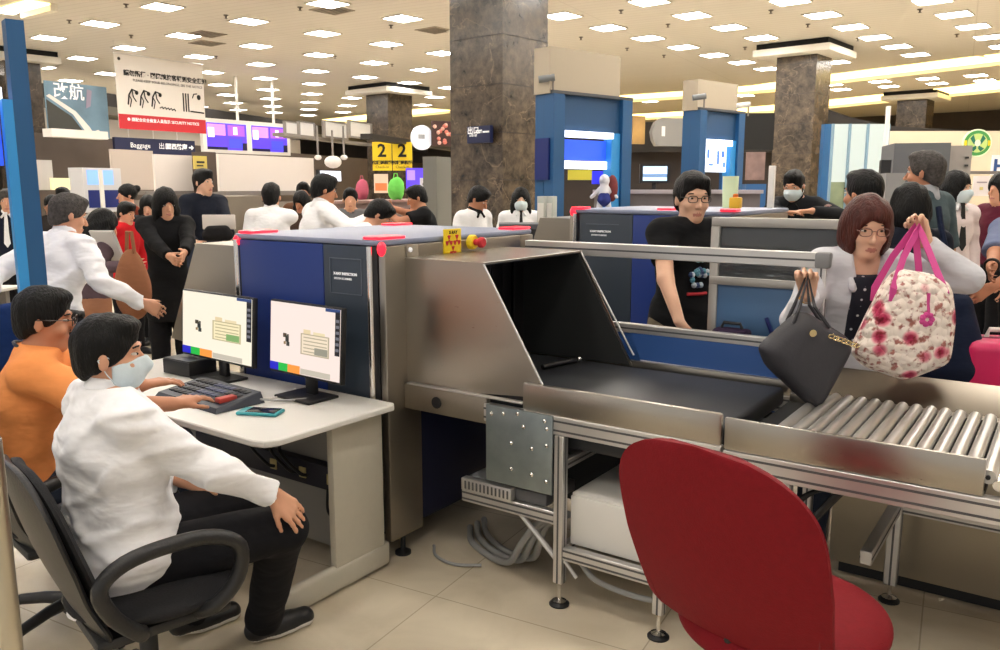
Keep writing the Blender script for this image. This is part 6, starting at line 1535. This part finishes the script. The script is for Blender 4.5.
def ring(c, ax, r, th, m, mb): 
    u_ = nrm(np.cross(ax, V(0, 0, 1))) if abs(ax[2]) < .95 else V(1, 0, 0); v_ = np.cross(ax, u_); mb.tube([c+u_*r*math.cos(a)+v_*r*math.sin(a) for a in np.linspace(0, 2*PI, 17)[:-1]], th, m, 8, closed=True)
ring(w4[2]-ax*.012, ax, .031, .006, mat('bracelet_gold', (200, 160, 90), rough=.25, metal=1), mb); mb.build('bracelet', p4_)
# --- black tote held in her right hand
hr = i4['W'][0][2]+V(0, -.03, .075)
t = thing('tote_bag', 'charcoal leather tote with gold chain hanging from the raised right hand of the woman', 'bag', tuple(hr+V(0, 0, -.5)))
bq = [(800, 308), (757, 346), (765, 366), (812, 409), (822, 404), (853, 347), (846, 336)]
dT = 3.22; pl = Plate(757, 308, 853, 409, dT, 34.9)
lm = mat('leather_charcoal', (52, 51, 56), rough=.55, bump=.12, bscale=120, noise=.04)
pts = [pl.hit(x, y) for x, y in bq]
def pillow(name, pts, n, depth, m, par, inset=.93, rows=10):
    """a soft bag: planar outline swollen on both faces"""
    c = np.mean(pts, 0); N_ = len(pts); out = []
    dens = []
    for i in range(N_):
        a, b = pts[i], pts[(i+1) % N_]
        for k in range(7): dens.append(a+(b-a)*k/7)
    dens = np.array(dens)
    for _ in range(2): dens = .5*dens+.25*np.roll(dens, 1, 0)+.25*np.roll(dens, -1, 0)
    K = len(dens); vs = []; fs = []
    for side in (1, -1):
        for j in range(rows+1):
            t_ = j/rows; sc__ = 1-t_; h = depth*.5*(1-sc__**4)**.55
            for q in dens: vs.append(c+(q-c)*sc__+n*side*(h+.004))
    o = (rows+1)*K
    for s_i in (0, 1):
        for j in range(rows):
            for k in range(K):
                a = s_i*o+j*K+k; b = s_i*o+j*K+(k+1) % K; f = (a, b, b+K, a+K); fs.append(f if s_i == 0 else f[::-1])
    for k in range(K): fs.append((k, o+k, o+(k+1) % K, (k+1) % K))
    mb = MB(); mb.add(vs, fs, m, True); return mb.build(name, par)
pillow('pouch', pts, pl.n, .13, lm, t)
mb = MB()
for dn in (-.035, .035): mb.tube([pl.hit(790, 322)+pl.n*dn, pl.hit(797, 306)+pl.n*dn*.8, hr+pl.n*dn*.3+V(0, 0, .01), pl.hit(812, 306)+pl.n*dn*.8, pl.hit(826, 326)+pl.n*dn], .007, lm, 8)
mb.build('handle', t)
gold = mat('chain_gold', (206, 186, 140), rough=.25, metal=1)
mb = MB(); q0, q1 = pl.hit(824, 333)+pl.n*.075, pl.hit(848, 342)+pl.n*.075
for k in range(7):
    c_ = q0+(q1-q0)*k/6; mb.tube([c_+_r*.012*math.cos(a)+V(0, 0, 1)*.007*math.sin(a)+pl.n*.004*(k % 2) for a in np.linspace(0, 2*PI, 11)[:-1]], .0028, gold, 6, closed=True)
mb.build('chain', t)
mb = MB(); c_ = pl.hit(806, 330)+pl.n*.068; mb.prism([c_+_r*.014*math.cos(a)+V(0, 0, 1)*.014*math.sin(a) for a in np.linspace(0, 2*PI, 17)[:-1]], pl.n*.006, gold); mb.build('snap_button', t)
# --- quilted floral bag in her left hand
fl = bpy.data.materials.new('quilt_floral'); fl.use_nodes = True; nt = fl.node_tree; bb = nt.nodes['Principled BSDF']; bb.inputs['Roughness'].default_value = .85
tc = nt.nodes.new('ShaderNodeTexCoord'); v1 = nt.nodes.new('ShaderNodeTexVoronoi'); v1.inputs['Scale'].default_value = 11.5; nt.links.new(tc.outputs['Object'], v1.inputs['Vector'])
r1 = nt.nodes.new('ShaderNodeValToRGB'); e = r1.color_ramp.elements; e[0].color = lin((168, 34, 74))+(1,); e[1].color = lin((240, 226, 214))+(1,); e[0].position = .20; e[1].position = .42; x = r1.color_ramp.elements.new(.31); x.color = lin((226, 130, 146))+(1,)
nt.links.new(v1.outputs['Distance'], r1.inputs[0])
n1 = nt.nodes.new('ShaderNodeTexNoise'); n1.inputs['Scale'].default_value = 38; n1.inputs['Detail'].default_value = 3; nt.links.new(tc.outputs['Object'], n1.inputs['Vector'])
r2 = nt.nodes.new('ShaderNodeValToRGB'); r2.color_ramp.elements[0].color = lin((176, 120, 116))+(1,); r2.color_ramp.elements[1].color = (1, 1, 1, 1); r2.color_ramp.elements[0].position = .36; r2.color_ramp.elements[1].position = .47
nt.links.new(n1.outputs['Fac'], r2.inputs[0]); mx = nt.nodes.new('ShaderNodeMix'); mx.data_type = 'RGBA'; mx.blend_type = 'MULTIPLY'; mx.inputs[0].default_value = 1; nt.links.new(r1.outputs[0], mx.inputs[6]); nt.links.new(r2.outputs[0], mx.inputs[7]); nt.links.new(mx.outputs[2], bb.inputs['Base Color'])
v2 = nt.nodes.new('ShaderNodeTexVoronoi'); v2.inputs['Scale'].default_value = 30; nt.links.new(tc.outputs['Object'], v2.inputs['Vector']); bp2 = nt.nodes.new('ShaderNodeBump'); bp2.inputs['Strength'].default_value = .9; bp2.inputs['Distance'].default_value = .02; bp2.invert = True; nt.links.new(v2.outputs['Distance'], bp2.inputs['Height']); nt.links.new(bp2.outputs[0], bb.inputs['Normal'])
hl = i4['W'][1][2]+V(-.03, -.04, .07)
dQ = 3.24; pq = Plate(850, 270, 957, 382, dQ, 30)
t = thing('quilted_bag', 'cream quilted bag with pink flowers and magenta straps held up by the woman', 'bag', tuple(pq.hit(903, 380)))
pts = [pq.hit(x, y) for x, y in ((897, 268), (884, 283), (866, 318), (850, 352), (862, 366), (905, 381), (948, 364), (954, 318), (950, 284), (934, 274))]
pillow('pouch', pts, pq.n, .20, fl, t, rows=12)
pk = mat('strap_magenta', (198, 62, 136), rough=.6)
mb = MB()
for dn, (xa_, ya_), (xb_, yb_) in ((.075, (886, 286), (937, 290)), (-.06, (880, 290), (926, 282))):
    A_, B_ = pq.hit(xa_, ya_)+pq.n*dn, pq.hit(xb_, yb_)+pq.n*dn; top_ = hl+pq.n*dn*.25
    for side_pts in ([A_+V(0, 0, -.05), A_, A_+(top_-A_)*.5+_r*-.01, A_+(top_-A_)*.85, top_, B_+(top_-B_)*.85, B_+(top_-B_)*.5, B_, B_+V(0, 0, -.06)],):
        n_ = len(side_pts); vs = []
        for i, q in enumerate(side_pts):
            tg = nrm(side_pts[min(i+1, n_-1)]-side_pts[max(i-1, 0)]); wv = nrm(np.cross(tg, pq.n))*.013
            for a_, b_ in ((1, 1), (1, -1), (-1, -1), (-1, 1)): vs.append(q+wv*a_+pq.n*.003*b_)
        fs = [(i*4+k, i*4+(k+1) % 4, i*4+4+(k+1) % 4, i*4+4+k) for i in range(n_-1) for k in range(4)]; mb.add(vs, fs, pk, True)
mb.build('strap', t)
mb = MB(); c_ = pq.hit(918, 290)+pq.n*.10; mb.tube([c_, c_+V(0, 0, -.04), c_+V(.005, 0, -.08)], .006, pk, 8); 
for k in range(7): a = k*.9; mb.sphere(c_+V(0, 0, -.10)+_r*.018*math.cos(a)+V(0, 0, .018*math.sin(a)), .013, pk, 8)
mb.build('charm', t)

# --- people in the hall
def hp(label, x, y, d, **k): return person(label, top=at(x, y, d), **k)
bv_ = .0125
hp('grey-haired man in white shirt and black belt reaching right behind the seated men', 72, 196, 4.6, s=.98, head=AW-25, lean=14, hyaw=-22, hpitch=14, wr=at(143, 303, 4.6), wl=at(-12, 290, 4.3), shirt=wsh, pants=trou, hair='short', hairm=HAIRG, belt=True, fold=True, vox=.0095, bulk=1.08, collar=wsh)
hp('woman all in black with long hair looking down beside the tall man', 166, 190, 6.6, head=FR-60, hyaw=10, hpitch=14, lean=8, wr=at(170, 257, 6.3), wl=at(184, 256, 6.3), shirt=blk_cloth, coat=True, pants=trou, hair='long', vox=.011, seed=3)
hp('tall man in a dark navy sweater looking right beside the white partition', 203, 170, 8.3, head=TW+45, hyaw=20, wr=at(196, 243, 8.0), wl=at(230, 235, 8.1), shirt=navy_cloth, pants=denim, hair='short', skin=SKP, vox=.0115, seed=4)
hp('man in white shirt turned fully away behind the x-ray machine', 271, 184, 7.0, s=.97, head=AW, lean=14, wr=at(232, 245, 6.9), wl=None, shirt=wsh2, pants=trou, hair='short', vox=.0115, collar=wsh2)
hp('man in a white shirt seen from the side, arm stretched right behind the machine', 327, 176, 6.4, s=1.0, head=FR+35, hyaw=-12, lean=14, hpitch=12, wr=at(374, 217, 6.3), wl=at(372, 222, 6.5), shirt=wsh2, pants=trou, hair='short', skin=SKT, vox=.011, collar=wsh2)
hp('traveller in brown half hidden between the two men in white shirts', 303, 183, 9.6, head=TW+10, shirt=cloth('coat_brown', (96, 66, 46)), pants=trou, hair='short', skin=SKT, vox=.0125, wr=at(295, 225, 9.4))
hp('shorter long-haired traveller just in front of the traveller in brown', 299, 193, 9.1, head=TW-20, hpitch=20, shirt=cloth('coat_dark_brown', (70, 54, 44)), pants=trou, hair='long', skin=SKT, vox=.0125)
hp('person in grey facing the camera beside the side-on man in white', 350, 189, 8.9, head=TW+10, shirt=grey_cloth, pants=trou, hair='short', skin=SK, vox=.0125)
hp('person bending low behind the machine so only the dark hair shows', 388, 204, 5.8, s=.92, head=FR+10, lean=42, hpitch=40, shirt=wsh2, pants=trou, hair='short', vox=.0115, skin=SK)
hp('man in a black polo shirt bending to the left in front of the white notice', 413, 187, 7.8, s=.97, head=LF+10, lean=16, hpitch=18, wr=at(380, 205, 7.4), wl=at(384, 208, 7.7), shirt=blk_cloth, sleeve='short', pants=trou, hair='short', skin=SKT, vox=.0115)
hp('man with black-collared white shirt looking down before the marble column', 484, 189, 7.3, s=.97, head=FR-40, lean=12, hyaw=20, hpitch=30, shirt=wsh2, collar=blk_cloth, pants=trou, hair='short', skin=SKT, vox=.011, sleeve='short')
hp('long-haired woman with mask and dark tie by the marble column', 521, 189, 8.0, s=.96, head=TW, shirt=wsh2, pants=trou, hair='long', skin=SKP, vox=.0115, mask=True, tie=ink, collar=wsh2)
po, io = hp('masked officer in black uniform leaning on his folded arms', 793, 172, 6.35, s=.97, head=TW-38, lean=30, hyaw=0, hpitch=18, wr=at(782, 212, 6.12), wl=at(812, 211, 6.1), shirt=cloth('uniform_black', (26, 27, 30), .5), sleeve='long', pants=trou, hair='short', mask=True, skin=SK, vox=.009, collar=blk_cloth, poles=[V(-1, 0, -.3), V(1, .2, -.3)],
    hands=[dict(dir=V(.9, .5, 0), pn=V(0, 0, -1), curl=18), dict(dir=V(-.9, -.3, 0), pn=V(0, 0, -1), curl=18)])
el = io['W'][1]; c_ = (el[0]+el[1])/2+V(.02, -.068, .02)
mb = MB(); n_ = nrm(CC-c_); u_ = nrm(np.cross(V(0, 0, 1), n_)); v_ = np.cross(n_, u_)
mb.prism([c_+(u_*math.cos(a)+v_*math.sin(a))*.032 for a in np.linspace(0, 2*PI, 21)[:-1]], n_*.006, mat('patch_pale', (206, 170, 160))); mb.prism([c_+n_*.006+(u_*math.cos(a)+v_*math.sin(a))*.017 for a in np.linspace(0, 2*PI, 17)[:-1]], n_*.002, mat('patch_red', (150, 60, 60))); mb.build('sleeve_patch', po)
hp('black-haired man in slate blue shirt behind the woman with two bags', 864, 172, 4.35, s=1.03, head=LF-50, hyaw=-10, lean=4, shirt=cloth('shirt_slate', (72, 78, 96), .6), pants=trou, hair='short', skin=SKT, vox=.0105, sleeve='short')
hp('person with smooth black bob right behind the shoulder of the auburn-haired woman', 908, 187, 4.2, s=.99, head=AW+5, hpitch=10, shirt=navy_cloth, pants=trou, hair='bob', skin=SK, vox=.0105)
hp('older man with cropped greying hair and a grey green polo seen from behind', 926, 153, 5.0, s=1.07, head=AW+30, hyaw=18, shirt=cloth('polo_greygreen', (74, 88, 92), .6), pants=trou, hair='short', hairm=HAIRG, skin=SKT, vox=.0105, sleeve='half', collar=cloth('polo_collar', (170, 172, 176)))
hp('masked woman in white shirt and long black tie before the cream wall', 958, 173, 6.4, head=TW+15, hyaw=20, shirt=cloth('shirt_pinkwhite', (222, 208, 208), .4), pants=trou, hair='bob', skin=SKP, vox=.0105, mask=True, tie=ink, collar=wsh2)
hp('person in a burgundy top cut off by the right edge', 1003, 174, 6.6, head=LF+10, hyaw=0, shirt=cloth('top_burgundy', (88, 26, 44), .6), pants=trou, hair='bob', skin=SK, vox=.0125)
pr, ir = hp('person in blue grey shirt at the right edge, one forearm reaching in', 1032, 180, 4.55, s=1.0, head=LF+25, lean=14, wr=at(984, 293, 4.2), wl=at(975, 300, 4.4), shirt=cloth('shirt_bluegrey', (112, 122, 152), .6), sleeve='half', pants=trou, hair='short', skin=SKT, vox=.009, bulk=1.15)
mb = MB(); w_ = ir['W'][0]; ax = nrm(w_[2]-w_[1]); ring(w_[2]-ax*.05, ax, .034, .008, black, mb); mb.build('wristwatch', pr)
hp('man in a dark suit and white shirt left of the tall blue post', 7, 190, 8.0, head=TW+10, hyaw=10, shirt=cloth('suit_dark', (24, 28, 44)), pants=trou, hair='short', hairm=HAIRG, skin=SK, vox=.012, collar=wsh2, tie=wsh2)
hp('woman in a dark patterned top just right of the tall blue post', 51, 196, 8.6, head=TW+10, hyaw=0, shirt=cloth('top_pattern', (52, 46, 44)), pants=trou, hair='bun', skin=SKT, vox=.012)
hp('dark-haired person far behind the grey-haired man with his back turned', 62, 188, 10.5, head=TW, shirt=cloth('coat_black', (30, 28, 30)), pants=trou, hair='short', skin=SKT, vox=.0135)
hp('queueing person in a rust brown coat behind the one in red', 126, 185, 9.3, head=LF+40, shirt=cloth('coat_rust', (120, 52, 34)), pants=trou, hair='bun', skin=SK, vox=.0125)
hp('queueing person in a bright red sweater with cropped black hair', 128, 203, 8.2, s=.93, head=FR-20, lean=6, hpitch=14, shirt=cloth('sweater_red', (204, 32, 40)), pants=trou, hair='short', skin=SK, vox=.0115)
hp('queueing woman in dark grey close behind the woman all in black', 147, 197, 8.8, s=.95, head=TW+10, hpitch=15, shirt=cloth('coat_darkgrey', (44, 42, 46)), pants=trou, hair='long', skin=SKP, vox=.0125)
hp('person in mauve grey coat carrying papers beside the grey-haired man', 108, 212, 5.9, s=.93, head=FR+40, lean=10, hpitch=20, wr=at(124, 266, 5.7), shirt=cloth('coat_mauve', (92, 76, 82)), pants=cloth('trousers_tan', (160, 112, 84)), hair='long', skin=SK, vox=.0115)
# things carried by them
q = at(133, 290, 5.4); t = thing('brown_bag', 'tan brown bag between the grey-haired man and the woman in black', 'bag', (q[0], q[1], q[2]-.2)); G = SDF(q-.4, q+.4, .012); G.ell(q, (_r, -_fh, V(0, 0, 1)), (.12, .08, .20), .02); G.ell(q+V(0, 0, .15), (_r, -_fh, V(0, 0, 1)), (.07, .06, .12), .05); G.mesh('pouch', cloth('bag_tan', (150, 100, 72)), t)
mb = MB(); mb.tube([q+V(-.04, 0, .24), q+V(-.02, 0, .38), q+V(.03, 0, .38), q+V(.05, 0, .24)], .012, cloth('bag_tan', (150, 100, 72)), 8); mb.build('handle', t)
q = at(107, 246, 5.75); t = thing('paper_sheets', 'pale folded papers held in front of the mauve grey coat', 'papers', tuple(q)); mb = MB()
for k in range(3): mb.box(-.09, -.003+k*.006, -.12, .09, 0+k*.006, .12, white_p, R=Tm(tuple(q), math.radians(20+4*k), .5))
mb.build('sheets', t)
q = at(217, 233, 7.9); t = thing('black_satchel', 'black bag held at the waist of the tall man in dark navy', 'bag', tuple(q)); G = SDF(q-.3, q+.3, .012); G.cone(q-_r*.09-V(0,0,.02), q+_r*.10-V(0,0,.02), .055, .055, .02); G.cone(q-_r*.07+V(0,0,.03), q+_r*.08+V(0,0,.03), .04, .045, .03); G.mesh('pouch', cloth('bag_black', (26, 24, 26)), t)
q2 = at(219, 222, 7.98); mb = MB(); mb.box(-.16, -.012, -.07, .16, .012, .07, wp, R=Tm(tuple(q2), math.radians(34.9)), bev=.008); tag(mb.build('document_folder'), 'white folder above the black bag of the tall man', 'folder')
q = at(950, 352, 4.05); t = thing('navy_bag', 'large navy shoulder bag hanging behind the quilted floral bag', 'bag', (q[0], q[1], q[2]-.3)); G = SDF(q-.5, q+.6, .011)
G.cone(q+V(0, 0, .22), q+V(.03, .0, -.06), .085, .14, .05); G.ell(q+V(.02, 0, -.10), (_r, -_fh, V(0, 0, 1)), (.17, .09, .16), .05); G.mesh('pouch', cloth('bag_navy', (22, 30, 52), .6), t)
mb = MB(); mb.tube([q+V(-.02, 0, .28), q+V(-.05, .04, .45), q+V(-.10, .08, .62), q+V(-.12, .12, .70)], .014, cloth('bag_navy', (22, 30, 52)), 8); mb.build('strap', t)
q = at(905, 300, 4.6)
# ================================================================== LIGHT
w = bpy.data.worlds.new('world'); sc.world = w; w.use_nodes = True
w.node_tree.nodes['Background'].inputs[0].default_value = lin((235, 232, 228))+(1,); w.node_tree.nodes['Background'].inputs[1].default_value = .85
sc.view_settings.view_transform = 'Standard'; sc.view_settings.look = 'None'; sc.view_settings.exposure = .15; sc.view_settings.gamma = 1
sc.view_settings.use_curve_mapping = False

# ------------------------------------------------------------------ repeats share a group phrase
GR = {'person': 'people in the security hall', 'column': 'marble columns of the hall', 'computer_monitor': 'monitors on the operator desk', 'wall_window': 'frosted windows high on the far wall',
      'number_sign': 'yellow number signs on the distant column', 'ceiling_vent': 'ceiling vents', 'globe_lamp': 'round lamps above the counters', 'cable': 'loose cables', 'ceiling_cove': 'ceiling cove lights',
      'xray_scanner': 'baggage x-ray machines', 'belt_conveyor': 'belt conveyors', 'guard_screen': 'guard screens beside the conveyors', 'checkpoint_booth': 'blue checkpoint booths', 'check_in_counter': 'counters in the hall',
      'partition_panel': 'pale partition panels', 'security_camera': 'cameras on the booths', 'paper_box': 'clear paper boxes', 'round_sign': 'round signs high up', 'yellow_notice': 'yellow notices'}
for o in list(sc.objects):
    if o.parent is None and 'label' in o and 'group' not in o:
        k = o.name.split('.')[0]
        if k in GR: o['group'] = GR[k]
        elif k == 'office_chair' and 'armchair' in o['label']: o['group'] = 'black office armchairs of the operators'
